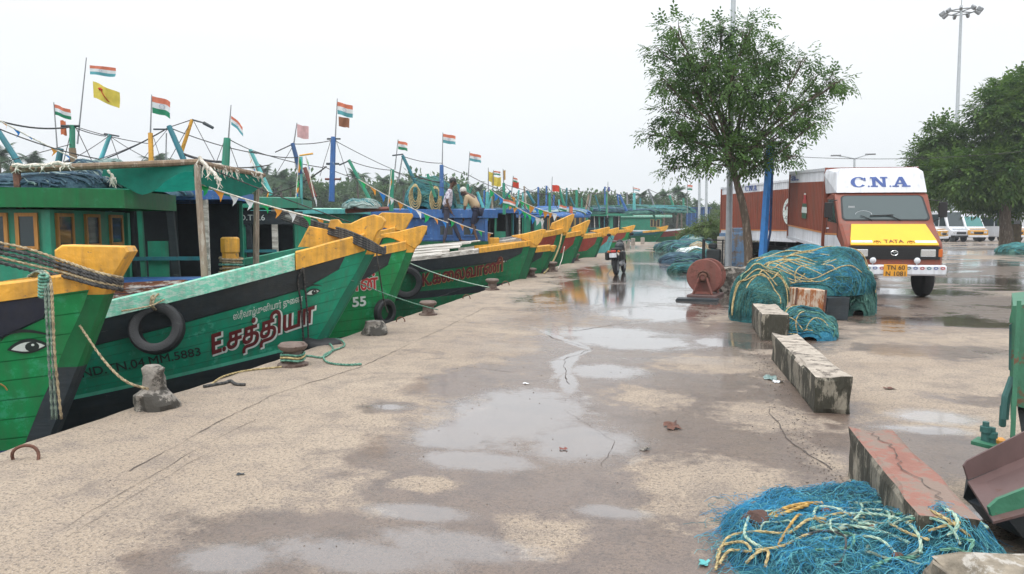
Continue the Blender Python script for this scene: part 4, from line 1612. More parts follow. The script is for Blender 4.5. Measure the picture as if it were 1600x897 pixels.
def container(parent, y0, y1, z0, z1, w, pitch=0.0, top_h=.30, low_h=.34, orange=True):
    """Ribbed goods box, front at y0, rear at y1 (towards -y); returns its pivot matrix."""
    Mp = Matrix.Translation((0, y0, z0)) @ Matrix.Rotation(-pitch, 4, 'X') @ Matrix.Translation((0, -y0, -z0))
    mb = MB()
    L = y0 - y1
    n = max(8, int(L / .135))
    bands = [(z0, z0 + low_h, 1), (z0 + low_h, z1 - top_h, 0), (z1 - top_h, z1, 1)]
    for side in (-1, 1):
        for (a, c_, mi) in bands:
            vs_ = []
            for i in range(n * 4 + 1):
                q = i % 4
                d = 0.0 if q in (0, 3) else -.030
                y = y0 - L * i / (n * 4)
                x = side * (w / 2 + d)
                vs_ += [(x, y, a), (x, y, c_)]
            mb.add(vs_, [(2 * i, 2 * i + 2, 2 * i + 3, 2 * i + 1) for i in range(n * 4)], mi, Mp)
    for yy in (y0, y1):
        for (a, c_, mi) in ([(z0, z1, 0)] if yy == y0 else bands):
            mb.add([(-w / 2, yy, a), (w / 2, yy, a), (w / 2, yy, c_), (-w / 2, yy, c_)], [(0, 1, 2, 3)], mi, Mp)
    mb.add([(-w / 2, y0, z1), (w / 2, y0, z1), (w / 2, y1, z1), (-w / 2, y1, z1)], [(0, 1, 2, 3)], 1, Mp)
    mb.add([(-w / 2, y0, z0), (w / 2, y0, z0), (w / 2, y1, z0), (-w / 2, y1, z0)], [(0, 1, 2, 3)], 0, Mp)
    # frame rails: corner posts and edges
    t = .07
    for side in (-1, 1):
        x = side * (w / 2 - t / 2 + .012)
        mb.box((x, y0 - t / 2 + .012, (z0 + z1) / 2), (t, t, z1 - z0 + .02), 0, Mp)
        mb.box((x, y1 + t / 2 - .012, (z0 + z1) / 2), (t, t, z1 - z0 + .02), 0, Mp)
        mb.box((x, (y0 + y1) / 2, z1 - .03), (t - .004, L - .14, .07), 1, Mp)
        mb.box((x, (y0 + y1) / 2, z0 + .02), (t - .004, L - .14, .08), 1, Mp)
        for yy in (y0 - .05, y1 + .05):
            mb.box((x, yy, z1 - .03), (t + .01, .10, .09), 1, Mp)
    mb.box((0, y0 - .02, z1 - .02), (w - .15, .05, .06), 0, Mp)
    o = mb.build('goods_box', [BROWN, TWHITE], parent, fixn=False)
    if orange:
        ob = MB()
        for side in (-1, 1):
            ob.box((side * (w / 2 + .004), (y0 + y1) / 2, z0 + low_h + .02), (.012, L - .16, .035), 0, Mp)
        ob.build('painted_stripe', TORANGE, o)
    return o, Mp


def truck(name, label, loc, rotz, boxL, zb, zt, w=1.98, pitch=0.0, group='brown and white goods trucks', lead=True):
    t = thing(name, label, 'truck', (*loc, 0), rotz, group)
    W = 1.92
    hw = W / 2
    # cab shell: side profile extruded, with a wheel arch
    prof = [(-1.62, .55), (-1.62, 2.18), (-1.25, 2.27), (-.95, 2.24), (-.52, 1.60), (-.40, 1.50), (-.02, 1.16), (0, 1.10), (0, .62), (-.10, .55), (-.16, .55)]
    arch = [(-.20 - .42 * (1 - math.cos(a)), .55 + .40 * math.sin(a)) for a in [math.pi * i / 10 for i in range(1, 10)]]
    arch = [(-.58 + .40 * math.cos(a), .50 + .40 * math.sin(a)) for a in [math.pi * i / 12 for i in range(1, 12)]]
    pl = prof[:-1] + arch
    mb = MB()
    Mx = Matrix.Rotation(R(90), 4, 'Z')
    mb.prism(pl, W, 0, Mx, bev=.05)
    mb.build('cab_shell', BROWN, t, smooth=35)
    # inner wheel wells
    ch = MB()
    ch.box((0, -.6, .78), (W - .16, 1.0, .55))
    ch.box((0, -2.6 - boxL / 2 + 1.0, .72), (.75, boxL + 2.2, .22))
    for y in (-1.9, -2.6, -3.4, -4.4):
        if y > -1.7 - boxL:
            ch.box((0, y, .86), (w - .25, .12, .14))
    ch.box((-.78, -2.5, .60), (.36, .8, .38), bev=.06)
    ch.box((.78, -2.5, .60), (.36, .7, .36), bev=.06)
    ch.build('chassis', CHASSIS, t)
    # windscreen in the raked front
    a, c_ = Vector((0, -.525, 1.615)), Vector((0, -.935, 2.20))
    n = Vector((0, (c_ - a).z, -(c_ - a).y)).normalized()

    def ws(x, v_, l=0.0):
        p = a.lerp(c_, v_)
        k = 1 - .06 * v_
        return Vector((x * k, p.y, p.z)) + n * l - Vector((0, .10 * (abs(x) / hw) ** 3 * 0, 0))

    def rrect(x0, x1, v0, v1, rx, rv, l, k=5):
        pts = []
        for cx, cv, a0 in ((x1 - rx, v1 - rv, 0), (x0 + rx, v1 - rv, 90), (x0 + rx, v0 + rv, 180), (x1 - rx, v0 + rv, 270)):
            for q in range(k + 1):
                an = R(a0 + 90 * q / k)
                pts.append(ws(cx + rx * math.cos(an), cv + rv * math.sin(an), l))
        return pts
    sg = MB()
    o_ = rrect(-.90, .90, .02, .98, .10, .13, .008)
    i_ = rrect(-.86, .86, .07, .94, .08, .11, .012)
    N_2 = len(o_)
    sg.add(o_ + i_, [(q, (q + 1) % N_2, N_2 + (q + 1) % N_2, N_2 + q) for q in range(N_2)])
    so_ = sg.build('windscreen_seal', M['rubber'], t)
    gl = MB()
    gl.add(rrect(-.86, .86, .07, .94, .08, .11, .011), [list(range(N_2))])
    gl.build('windscreen', WSCREEN, t)
    wp = MB()
    wp.tube([ws(-.30, .02, .02), ws(-.10, .16, .035), ws(.0, .19, .04)], .009, 5)
    wp.tube([ws(-.16, .20, .035), ws(.32, .17, .035)], .012, 5)
    wp.tube([ws(.28, .02, .02), ws(.46, .15, .035), ws(.52, .17, .035)], .008, 5)
    wp.build('wiper', M['rubber'], t)
    stw = MB()
    stw.tube([ws(.44 + .17 * math.cos(q), .24 + .17 * math.sin(q) * .8, .0125) for q in [math.pi * i / 8 for i in range(9)]], .006, 4)
    stw.box((0, 0, 0), (.13, .004, .07), M=Matrix.Translation(ws(.68, .50, .012)))
    stw.build('windscreen_sticker', M['galv'], t)
    # yellow bonnet sheet, raised from the shell, white-orange lower strip
    b0, b1 = Vector((0, -.42, 1.535)), Vector((0, .02, 1.105))
    nb = Vector((0, (b0 - b1).z, -(b0 - b1).y)).normalized()

    def bn(x, v_, l):
        p = b0.lerp(b1, v_)
        return Vector((x, p.y, p.z)) + nb * l
    for nm, v0, v1, x0, x1, mm, l in (('bonnet', 0, .78, .74, .845, TYEL, .030), ('bonnet_strip', .782, 1.0, .845, .86, TYEL, .030)):
        q = MB()
        q.add([bn(-x0, v0, l), bn(x0, v0, l), bn(x1, v1, l), bn(-x1, v1, l), bn(-x0, v0, 0), bn(x0, v0, 0), bn(x1, v1, 0), bn(-x1, v1, 0)],
              [(0, 1, 2, 3), (0, 1, 5, 4), (1, 2, 6, 5), (2, 3, 7, 6), (3, 0, 4, 7)])
        bo = q.build(nm, mm, t)
        if nm == 'bonnet_strip':
            st = MB()
            for sx_ in (-1, 1):
                st.add([bn(sx_ * .42, .80, l + .003), bn(sx_ * .83, .80, l + .003), bn(sx_ * .84, .90, l + .003), bn(sx_ * .42, .90, l + .003)], [(0, 1, 2, 3)])
            st.build('bonnet_white_line', TWHITE, bo)
    # front panel: black grille, lamps, bumper, plate, small fog lamps
    gb = MB()
    gb.box((0, .005, .955), (1.80, .05, .27), bev=.015)
    for i in range(4):
        gb.box((0, .032, .87 + i * .055), (1.06, .012, .018))
    gr = gb.build('grille', M['black_flat'], t)
    em = MB()
    em.tube([(.055 * math.cos(q) * 1.25, .05, .955 + .05 * math.sin(q)) for q in [2 * math.pi * i / 14 for i in range(14)]], .008, 5, closed=True)
    em.tube([(0, .05, .91), (0, .05, .965), (-.04, .05, .975)], .007, 4)
    em.tube([(0, .05, .965), (.04, .05, .975)], .007, 4)
    em.build('grille_emblem', CHROME, gr)
    for sx_ in (-1, 1):
        hl = MB()
        hl.box((sx_ * .66, .022, .955), (.30, .05, .15), bev=.012)
        hl.build('headlight', CHROME, t)
        am = MB()
        am.box((sx_ * .90, .0, .955), (.09, .07, .17), bev=.012)
        am.build('indicator', AMBER, t)
        fl = MB()
        fl.sphere((sx_ * .43, .10, .80), .065, 12, 8, sc=(1, .6, 1))
        fl.cyl((sx_ * .43, .08, .74), (sx_ * .43, .08, .68), .012)
        fl.build('fog_lamp', TWHITE, t, smooth=True)
    bm_ = MB()
    bm_.box((0, .05, .60), (2.02, .15, .22), bev=.05)
    bp = bm_.build('bumper', TWHITE, t, smooth=40)
    rr_ = rnd(2)
    for i in range(15 if lead else 0):
        x = -.92 + i * .131
        if abs(x) < .24:
            continue
        a0 = rr_.uniform(0, 6.3)
        pts = []
        for a_ in range(25):
            th = a0 + a_ * .26 * 2
            rd = .030 * (.45 + .55 * abs(math.cos(2.5 * (th - a0) * .5)))
            pts.append((x + rd * 1.5 * math.cos(th), .127, .645 + rd * math.sin(th)))
        dots = MB()
        dots.tube(pts, .0045, 4)
        dots.build('painted_flower', [INK['red'], INK['blue'], MATS('tealblue')][i % 3], bp)
    pl_ = MB()
    pl_.box((.0, .145, .60), (.46, .02, .25), bev=.008)
    po = pl_.build('number_plate', PLATE, t)
    fmx = lambda x0, z0: (lambda x, y, l: Vector((x0 - x, .157 + l, z0 + y)))
    if lead:
        lettering('plate_lettering', 'TN 60', fmx(.175, .615), .13, [INK['black']], po, width=.35, bold=.006)
        lettering('plate_number', 'N 1081', fmx(.19, .49), .13, [INK['black']], po, width=.38, bold=.006)
        bl_ = lambda x, y, l: bn(.19 - x, .92 - y / (b0 - b1).length, .032 + l)
        lettering('bonnet_lettering', 'TATA', bl_, .13, [INK['maroon']], t, width=.38, bold=.012)
        for sx_ in (-1, 1):
            mk = MB()
            k0 = bn(sx_ * .33 + .0, .88, .034)
            mk.tube([bn(sx_ * .33 - .07, .93, .034), bn(sx_ * .33 - .05, .84, .034), bn(sx_ * .33, .82, .034), bn(sx_ * .33 + .05, .84, .034), bn(sx_ * .33 + .07, .93, .034)], .008, 4)
            mk.tube([bn(sx_ * .33 + .025 * math.cos(q), .89 + .05 * math.sin(q), .034) for q in [i for i in range(6)]], .006, 4, closed=True)
            mk.build('bonnet_motif', INK['maroon'], t)
    # side window, door line, white side band, mirrors (driver's side is +x: right of the truck)
    for sx_ in (-1, 1):
        sw = MB()
        X = sx_ * (hw + .004)
        sw.add([(X, -1.42, 1.62), (X, -.72, 1.58), (X, -1.02, 2.10), (X, -1.42, 2.12)], [(0, 1, 2, 3)])
        sw.build('side_window', M['glass'], t)
        wb = MB()
        wb.box((X, -1.12, 1.18), (.012, .94, .26))
        wb.add([(X + sx_ * .008, -.64, 1.30), (X + sx_ * .008, -.10, 1.0), (X + sx_ * .008, -.10, .86), (X + sx_ * .008, -.64, 1.06)], [(0, 1, 2, 3)])
        wbo = wb.build('side_band', TWHITE, t)
        ol = MB()
        ol.box((X, -1.12, 1.335), (.016, .94, .035))
        ol.build('painted_stripe', TORANGE, wbo)
        ds = MB()
        for p0, p1 in (((-1.48, .62), (-1.48, 2.12)), ((-.62, .98), (-.62, 1.58)), ((-1.48, .62), (-1.02, .62)), ((-.62, 1.58), (-1.0, 2.14))):
            ds.tube([(X, p0[0], p0[1]), (X, p1[0], p1[1])], .007, 4)
        ds.build('door_seam', CHASSIS, t)
        mm_ = MB()
        mm_.box((sx_ * (hw + .20), -.62, 1.86), (.17, .05, .33), bev=.015)
        mm_.tube([(sx_ * (hw - .02), -.80, 2.08), (sx_ * (hw + .16), -.64, 2.05), (sx_ * (hw + .18), -.64, 1.68), (sx_ * (hw - .02), -.72, 1.58)], .012, 5)
        mm_.build('wing_mirror', M['black_flat'], t)
        dh = MB()
        dh.box((X + sx_ * .012, -1.34, 1.46), (.03, .12, .03), bev=.006)
        dh.build('door_handle', TWHITE, t)
    # wind deflector above the cab
    yb = -1.72
    df = MB()
    zt2 = zt - .04
    pts0 = [(-.93, -.90, 2.245), (.93, -.90, 2.245), (.90, -1.08, zt2 - .10), (.80, -1.18, zt2), (-.80, -1.18, zt2), (-.90, -1.08, zt2 - .10)]
    back = [(-.97, -1.62, 2.26), (.97, -1.62, 2.26), (1.02, -1.62, zt2 - .12), (.98, -1.62, zt2), (-.98, -1.62, zt2), (-1.02, -1.62, zt2 - .12)]
    df.add(pts0 + back, [(0, 1, 2, 3, 4, 5)] + [(q, (q + 1) % 6, 6 + (q + 1) % 6, 6 + q) for q in range(6)] + [(6, 7, 8, 9, 10, 11)])
    dfo = df.build('wind_deflector', TWHITE, t)
    pa, pb = Vector((0, -.90, 2.245)), Vector((0, -1.08, zt2 - .10))
    nd = Vector((0, (pb - pa).z, -(pb - pa).y)).normalized()
    dm = lambda x, z, l: Vector((.62 - x, 0, 0)) + pa.lerp(pb, z / (pb - pa).length) + nd * l
    if lead:
        cn = slab_letters('C.N.A', lambda x, z, l: dm(x, z + .13, l), .24, .36)
        cn.build('roof_lettering', INK['blue'], dfo, fixn=False)
    go, Mp = container(t, yb, yb - boxL, zb, zt, w, pitch)
    side_map = lambda y0, z0: (lambda x, y, l: Mp @ Vector((w / 2 + .008 + l, y0 + x, z0 + y)))
    wheel(t, (hw - .14, -.62, .40), .40, .23)
    wheel(t, (-hw + .14, -.62, .40), .40, .23)
    ry = yb - boxL + 1.1
    for sx_ in (-1, 1):
        wheel(t, (sx_ * (hw - .16), ry, .40), .40, .24)
        wheel(t, (sx_ * (hw - .44), ry, .40), .40, .22)
    return t, go, side_map, Mp


t1, go1, sm1, Mp1 = truck('goods_truck', 'brown goods truck with yellow bonnet and white roof deflector facing the camera', (4.30, 16.75), R(184.4), 3.75, 1.0, 2.84, pitch=R(2.6))
lettering('box_lettering', 'a.', sm1(-1.92 - 3.25, 2.60), .24, [INK['blue']], go1, width=.85, bold=.03)
# bottle emblem on the side of the box
em = MB()
mp_ = sm1(-3.55, 1.62)
for (x, y, w2, h2, mi) in ((0, 0, .26, .14, 2), (0, .14, .28, .15, 1), (0, .29, .25, .09, 2), (0, .38, .20, .10, 0), (.01, .48, .12, .12, 0), (.01, .60, .11, .04, 1)):
    n_ = MB()
    em.add([mp_(x - w2, y, .003), mp_(x + w2, y, .003), mp_(x + w2 * .92, y + h2, .003), mp_(x - w2 * .92, y + h2, .003)], [(0, 1, 2, 3)], mi)
em.build('bottle_emblem', [INK['red'], INK['white'], plainpaint('emblem_green', (.03, .10, .05))], go1, fixn=False)
t2, go2, sm2, Mp2 = truck('goods_truck', 'second brown goods truck parked behind the tree and the blue post', (5.28, 24.3), R(201.7), 5.9, .98, 3.03, w=2.1, lead=False)
cn = slab_letters('CNA', lambda x, z, l: sm2(-5.5, 2.78)(x, z, l), .19, .30)
cn.build('box_lettering', INK['blue'], go2, fixn=False)
em = MB()
mp_ = sm2(-2.25, 1.98)
nn = 28
em.add([mp_(.46 * math.cos(2 * math.pi * i / nn), .46 * math.sin(2 * math.pi * i / nn), .002) for i in range(nn)], [list(range(nn))], 0)
em.add([mp_(.33 * math.cos(math.pi * i / 14), .04 + .27 * math.sin(math.pi * i / 14), .005) for i in range(15)], [list(range(15))], 1)
for i in range(20):
    a = 2 * math.pi * i / 20
    em.add([mp_(.40 * math.cos(a + q) + u_, .40 * math.sin(a + q), .005) for q, u_ in ((-.05, 0), (.05, 0), (.05, .03), (-.05, .03))], [(0, 1, 2, 3)], 2)
emo = em.build('round_emblem', [INK['white'], INK['maroon'], INK['black']], go2, fixn=False)
lettering('emblem_lettering', 'ALE', lambda x, y, l: mp_(-.27 + x, -.02 + y, .008 + l), .26, [INK['white']], emo, width=.54, bold=.02)
lettering('emblem_lettering', 'COMPY', lambda x, y, l: mp_(-.25 + x, -.26 + y, .008 + l), .16, [INK['black']], emo, width=.5, bold=.015)


# ------------------------------------------------------------------ far vans
def van(label, loc, rotz, body, low, screen='glass', length=4.6, hgt=2.3, bonnet=.75, box=None, cat='van', name='parked_van'):
    t = thing(name, label, cat, (*loc, 0), rotz, 'vans and trucks parked across the far yard')
    w = 1.85
    low, body = MATS(low), MATS(body)
    pr = [(-length, .45), (-length, hgt - .1), (-length + .1, hgt), (-bonnet - .75, hgt), (-bonnet - .1, 1.32), (-.08, 1.08), (0, 1.0), (0, .42)]
    mb = MB()
    mb.prism(pr, w, 0, Matrix.Rotation(R(90), 4, 'Z'), bev=.06)
    mb.build('body', body, t, smooth=35)
    fr = MB()
    fr.box((0, -.36, .82), (w + .012, .80, .44), bev=.03)
    fr.box((0, -bonnet * .45, 1.16), (w - .3, bonnet * .6, .05), bev=.02)
    fr.build('front_panel', low, t)
    a, c_ = Vector((0, -bonnet - .12, 1.36)), Vector((0, -bonnet - .70, hgt - .12))
    n = Vector((0, (c_ - a).z, -(c_ - a).y)).normalized() * .012
    ws_ = MB()
    ws_.add([a + n + Vector((-.82, 0, 0)), a + n + Vector((.82, 0, 0)), c_ + n + Vector((.74, 0, 0)), c_ + n + Vector((-.74, 0, 0))], [(0, 1, 2, 3)])
    ws_.build('windscreen', MATS(screen), t)
    gr = MB()
    gr.box((0, .045, .78), (.9, .03, .20), bev=.01)
    gr.build('grille', M['black_flat'], t)
    for sx_ in (-1, 1):
        q = MB()
        q.box((sx_ * .66, .05, .84), (.28, .03, .16), bev=.012)
        q.build('headlight', CHROME, t)
        sw = MB()
        X = sx_ * (w / 2 + .004)
        sw.add([(X, -bonnet - .35, 1.38), (X, -bonnet - 1.3, 1.38), (X, -bonnet - 1.3, hgt - .3), (X, -bonnet - .82, hgt - .3)], [(0, 1, 2, 3)])
        sw.add([(X, -bonnet - 1.4, 1.38), (X, -length + .4, 1.38), (X, -length + .4, hgt - .3), (X, -bonnet - 1.4, hgt - .3)], [(0, 1, 2, 3)])
        sw.build('side_window', M['glass'], t)
        wheel(t, (sx_ * (w / 2 - .12), -.75, .36), .36, .2)
        wheel(t, (sx_ * (w / 2 - .12), -length + .8, .36), .36, .2)
    bp = MB()
    bp.box((0, .03, .48), (w + .05, .12, .16), bev=.03)
    bp.build('bumper', TWHITE if low is not TWHITE else CHASSIS, t)
    if box:
        q = MB()
        q.box((0, -length / 2 - 1.0, 1.75), (2.1, length - 1.6, 2.0), bev=.03)
        q.build('goods_box', MATS(box), t)
    return t


def gxy(px, py):
    g = gnd(px, py)
    return (g.x, g.y)


SCRT = glassmat('teal_tinted_glass', (.05, .20, .19), .1)
YORN = mat('orange_yellow_paint', (.62, .30, .03), .45, var=.1)
van('white van with a pale yellow bonnet seen from its front corner beside the big truck', gxy(1474, 381), R(180 + 55), TWHITE, 'yellow', hgt=2.35)
van('white minibus with high roof beneath the spreading tree', gxy(1501, 378), R(180 + 18), TWHITE, TWHITE, hgt=2.75, bonnet=.35)
van('orange and yellow fronted truck with a teal tinted windscreen', gxy(1528, 378), R(180 + 20), TWHITE, YORN, SCRT, hgt=2.5, bonnet=.3)
van('brown goods truck parked between the teal windscreen truck and the tree trunk', gxy(1557, 377), R(180 + 12), BROWN, BROWN, hgt=2.5, bonnet=.3, box=BROWN, cat='truck', name='parked_truck')
van('yellow fronted van at the right edge behind the grey pillar', gxy(1590, 378), R(180 + 22), TWHITE, YORN, hgt=2.5, bonnet=.3)
van('small blue topped truck with an orange cab behind the white van', gxy(1478, 373), R(180 + 25), YORN, YORN, hgt=2.1, bonnet=.3, box='blue', cat='truck', name='parked_truck')

# ------------------------------------------------------------------ motorcycle, seen from behind
g = gnd(960, 431)
mc = thing('motorcycle', 'black motorcycle with white number plate standing in the puddle on the quay', 'motorcycle', (g.x, g.y, 0), R(-6))
lean = Matrix.Rotation(R(-3), 4, 'Y')
for nm, y, r_, w_ in (('rear_wheel', .30, .30, .12), ('front_wheel', 1.55, .30, .09)):
    o = wheel(mc, (0, y, .30), r_, w_, 'x', nm)
    o.data.transform(lean)
q = MB()
q.tube([(0, .25, .62), (0, .10, .66), (0, -.02, .60), (0, -.06, .52)], [.08, .09, .07, .05], 8, M=lean)
q.build('rear_mudguard', M['black_flat'], mc, smooth=True)
q = MB()
q.box((0, .50, .78), (.24, .72, .10), M=lean, bev=.04)
q.build('seat', M['rubber'], mc, smooth=40)
q = MB()
q.sphere((0, 1.02, .86), .2, 12, 8, sc=(.75, 1.35, .75), M=lean)
q.build('fuel_tank', M['black'], mc, smooth=True)
q = MB()
q.box((0, .78, .42), (.26, .42, .34), M=lean, bev=.05)
for i in range(4):
    q.box((0, .82, .36 + i * .05), (.32, .26, .015), M=lean)
q.build('engine', M['steel'], mc)
q = MB()
for sx_ in (-1, 1):
    q.cyl((sx_ * .07, 1.28, .95), (sx_ * .07, 1.55, .30), .025, M=lean)
    q.cyl((sx_ * .12, .30, .30), (sx_ * .13, .42, .72), .022, M=lean)
q.tube([(0, .30, .45), (0, .8, .34), (0, 1.2, .70), (0, .35, .72)], .025, 6, M=lean)
q.build('frame', M['black_flat'], mc)
q = MB()
q.tube([(-.36, 1.10, 1.02), (-.24, 1.22, 1.04), (0, 1.28, 1.0), (.24, 1.22, 1.04), (.36, 1.10, 1.02)], .016, 6, M=lean)
q.build('handlebar', M['steel'], mc)
for sx_ in (-1, 1):
    q = MB()
    q.cyl((sx_ * .24, 1.22, 1.04), (sx_ * .33, 1.20, 1.20), .008, M=lean)
    q.sphere((sx_ * .36, 1.19, 1.23), .07, 10, 6, sc=(1, .3, .7), M=lean)
    q.build('mirror', M['black_flat'], mc)
    q = MB()
    q.cyl((sx_ * .17, .02, .74), (sx_ * .13, .05, .72), .035, n=8, M=lean)
    q.build('indicator', AMBER, mc)
q = MB()
q.box((0, -.10, .62), (.22, .015, .13), M=lean, bev=.004)
q.build('number_plate', TWHITE, mc)
q = MB()
q.box((0, -.03, .74), (.16, .05, .07), M=lean, bev=.012)
q.build('tail_lamp', INK['red'], mc)
q = MB()
q.cyl((.20, .05, .38), (.17, .75, .32), .055, .04, 10, M=lean)
q.build('exhaust', M['steel'], mc, smooth=40)
q = MB()
q.sphere((-.02, 1.18, .98), .105, 12, 8, sc=(1, 1.1, .95), M=lean)
q.build('headlamp_cowl', M['black_flat'], mc, smooth=True)
q = MB()
for sx_ in (-1, 1):
    q.box((sx_ * .22, .28, .60), (.13, .40, .26), M=lean, bev=.03)
q.build('side_guard', M['black_flat'], mc)
q = MB()
q.cyl((-.12, .62, .30), (-.34, .58, .01), .013, M=lean)
q.build('side_stand', M['steel'], mc)

# ------------------------------------------------------------------ winch reel
g = gnd(1100, 464)
rl = thing('winch_reel', 'rust red winch reel with round flange on an A frame stand', 'winch', (g.x, g.y, 0), R(-14))
q = MB()
Mr = Matrix.Translation((0, 0, .44)) @ Matrix.Rotation(R(90), 4, 'X')
q.lathe([(.055, .01), (.36, .01), (.375, .02), (.375, .035), (.36, .045), (.12, .05), (.055, .05)], 40, M=Mr)
q.lathe([(.055, -.42), (.36, -.42), (.375, -.41), (.375, -.395), (.36, -.385), (.055, -.385)], 40, M=Mr)
for i in range(6):
    a = i * math.pi / 3
    q.cyl(Mr @ Vector((.26 * math.cos(a), .26 * math.sin(a), .045)), Mr @ Vector((.26 * math.cos(a), .26 * math.sin(a), .058)), .018, n=8)
q.build('flange', M['redrust'], rl, smooth=30)
q = MB()
q.lathe([(.12, -.39), (.12, .01)], 20, M=Mr)
q.build('drum', M['rust'], rl, smooth=30)
q = MB()
q.lathe([(.062, .05), (.13, .05), (.135, .11), (.115, .12), (.115, .07), (.085, .075), (.085, .19), (.055, .20), (.05, .14), (.0, .14)], 24, M=Mr)
q.build('hub', M['rust'], rl, smooth=30)
for yy in (-.15, .47):
    q = MB()
    for sx_ in (-1, 1):
        q.tube([(sx_ * .20, yy, .05), (sx_ * .07, yy, .42)], .032, 4)
    q.box((0, yy, .10), (.34, .03, .05))
    q.cyl((0, yy - .03, .44), (0, yy + .03, .44), .075, n=14)
    q.build('a_frame', M['redrust'], rl)
q = MB()
q.box((0, .16, .03), (.62, .86, .06), bev=.01)
q.build('base_plate', M['brownrust'], rl)
bs = MB()
bs.box((0, 0, .02), (.82, .36, .04), jit=.02, seed=3)
o = bs.build('wet_board', M['black'], None)
g2_ = gnd(1090, 470)
o.location, o.rotation_euler = (g2_.x, g2_.y, 0), (0, 0, R(-10))
tag(o, 'dark wet board lying flat in front of the winch reel', 'board')
q = rough_block('rubble_block', 'dark mossy rubble block between the winch reel and the net pile', (*gxy(1148, 455), 0), (.75, .8, .55), R(15), (M['concgrey'],), 21, amp=.06, chip=.12)

# ------------------------------------------------------------------ green machine cut by the right edge
def A(px, py, k):
    return at(px, py, k)


MTEAL = mat('machine_teal_paint', (.03, .105, .095), .55, var=.25, wear=(.10, .06, .04), wearamt=.3)
gm = thing('hopper_machine', 'green steel hopper machine with a brown discharge chute at the right edge', 'machine', P3(gnd(1640, 830)))
SH = gm.location.copy()


def mk(mb, nm, m, smooth=False, par=None):
    return mb.build(nm, m, par or gm, smooth, shift=SH)


def extrude(pts, d):
    n = len(pts)
    d = Vector(d)
    mb = MB()
    mb.add([Vector(p) for p in pts] + [Vector(p) + d for p in pts], [list(range(n)), [n + i for i in range(n)][::-1]] + [[i, (i + 1) % n, n + (i + 1) % n, n + i] for i in range(n)])
    return mb


VR = (at(1560, 500, 4.0) - CAMP).normalized()
VR.z = 0
MGREEN = mat('machine_green_paint', (.035, .15, .085), .55, var=.2, scale=8, bump=.15, wear=(.12, .06, .03), wearamt=.34, wscale=10)
rgt = _r
mk(extrude([A(1583, 478, 4.0), A(1900, 440, 4.0), A(1900, 720, 4.0), A(1579, 632, 4.0)], VR * .9), 'body_panel', MGREEN)
mk(extrude([A(1577, 500, 3.99), A(1582, 478, 3.99), A(1588, 478, 3.99), A(1584, 655, 3.99), A(1579, 655, 3.99)], VR * .03), 'edge_flange', MGREEN)
mk(extrude([A(1590, 640, 4.05), A(1900, 722, 4.05), A(1900, 860, 4.05), A(1600, 700, 4.05)], VR * .6), 'dark_housing', M['dark'])
mk(extrude([A(1577, 508, 3.96), A(1581, 505, 3.96), A(1580, 580, 3.96), A(1576, 578, 3.96)], VR * .05), 'side_pipe', MTEAL)
sb_ = MB()
sb_.tube([A(1583, 590, 3.95), A(1572, 620, 3.95), A(1569, 655, 3.95)], .022, 8)
sb_.box((0, 0, 0), (.03, .03, .12), M=Matrix.Translation(A(1567, 650, 4.0)), bev=.01)
mk(sb_, 'switch_box', MTEAL)
mk(extrude([A(1578, 690, 3.86), A(1586, 690, 3.86), A(1596, 470, 3.9), A(1589, 470, 3.9)], VR * .05), 'upright_post', MGREEN)
# bracket shelf with two bolts and an orange cap
mk(extrude([A(1517, 689, 3.72), A(1562, 700, 3.72), A(1575, 690, 4.0), A(1528, 682, 4.0)], Vector((0, 0, -.018))), 'bracket_shelf', MGREEN)
for px, py in ((1539, 690), (1549, 699)):
    q = MB()
    c0 = A(px, py, 3.82)
    q.lathe([(.020, 0), (.020, .05), (.027, .052), (.027, .08), (.016, .082), (.016, .105)], 8, M=Matrix.Translation(c0))
    mk(q, 'bolt', MTEAL)
q = MB()
q.box((0, 0, 0), (.045, .05, .05), M=Matrix.Translation(A(1563, 692, 3.85)), bev=.008)
mk(q, 'orange_cap', INK['orange'])
mk(extrude([A(1506, 728, 3.66), A(1512, 720, 3.66), A(1575, 688, 3.66), A(1640, 655, 3.66), A(1640, 700, 3.66), A(1513, 750, 3.66)], _f * .012), 'chute_flap', M['brownrust'])
mk(extrude([A(1512, 752, 3.66), A(1640, 698, 3.66), A(1760, 760, 3.2), A(1552, 815, 3.2)], Vector((0, 0, -.012))), 'chute_plate', M['brownrust'])
mk(extrude([A(1546, 793, 3.25), A(1560, 780, 3.25), A(1650, 745, 3.25), A(1650, 790, 3.25), A(1553, 817, 3.25)], _f * .02), 'chute_lip', MGREEN)
mk(extrude([A(1513, 754, 3.7), A(1600, 770, 3.7), A(1600, 850, 3.7), A(1530, 800, 3.7), A(1505, 778, 3.75)], VR * .5), 'under_frame', M['dark'])
mk(extrude([A(1575, 812, 3.4), A(1680, 780, 3.4), A(1680, 860, 3.4), A(1600, 842, 3.4)], _f * .3), 'support_leg', M['black'])

# ------------------------------------------------------------------ bits by the poles: tank cabinet, generator frame, crates
cb = thing('steel_cabinet', 'rust streaked pale blue steel cabinet behind the grey pole', 'cabinet', (*gxy(1138, 416), 0), R(-10))
BLG = mat('faded_blue_steel', (.10, .19, .32), .6, var=.2, scale=3, bump=.1, wear=(.16, .13, .11), wearamt=.55, wscale=2.5, streak=.5)
q = MB()
q.box((.12, .3, .62), (.95, .6, 1.24), bev=.02)
q.box((.34, .3, 1.30), (.52, .55, .24), bev=.02)
q.build('cabinet_body', BLG, cb)
q = MB()
q.box((-.28, -.02, .55), (.28, .06, 1.1), bev=.01)
q.build('side_board', M['greywood'], cb)
q = MB()
q.box((.06, -.012, .55), (.40, .03, .9), bev=.008)
qd = q.build('cabinet_door', BLG, cb)
q = MB()
q.cyl((.2, -.03, .55), (.2, -.07, .55), .02)
q.build('handle', M['rust'], qd)
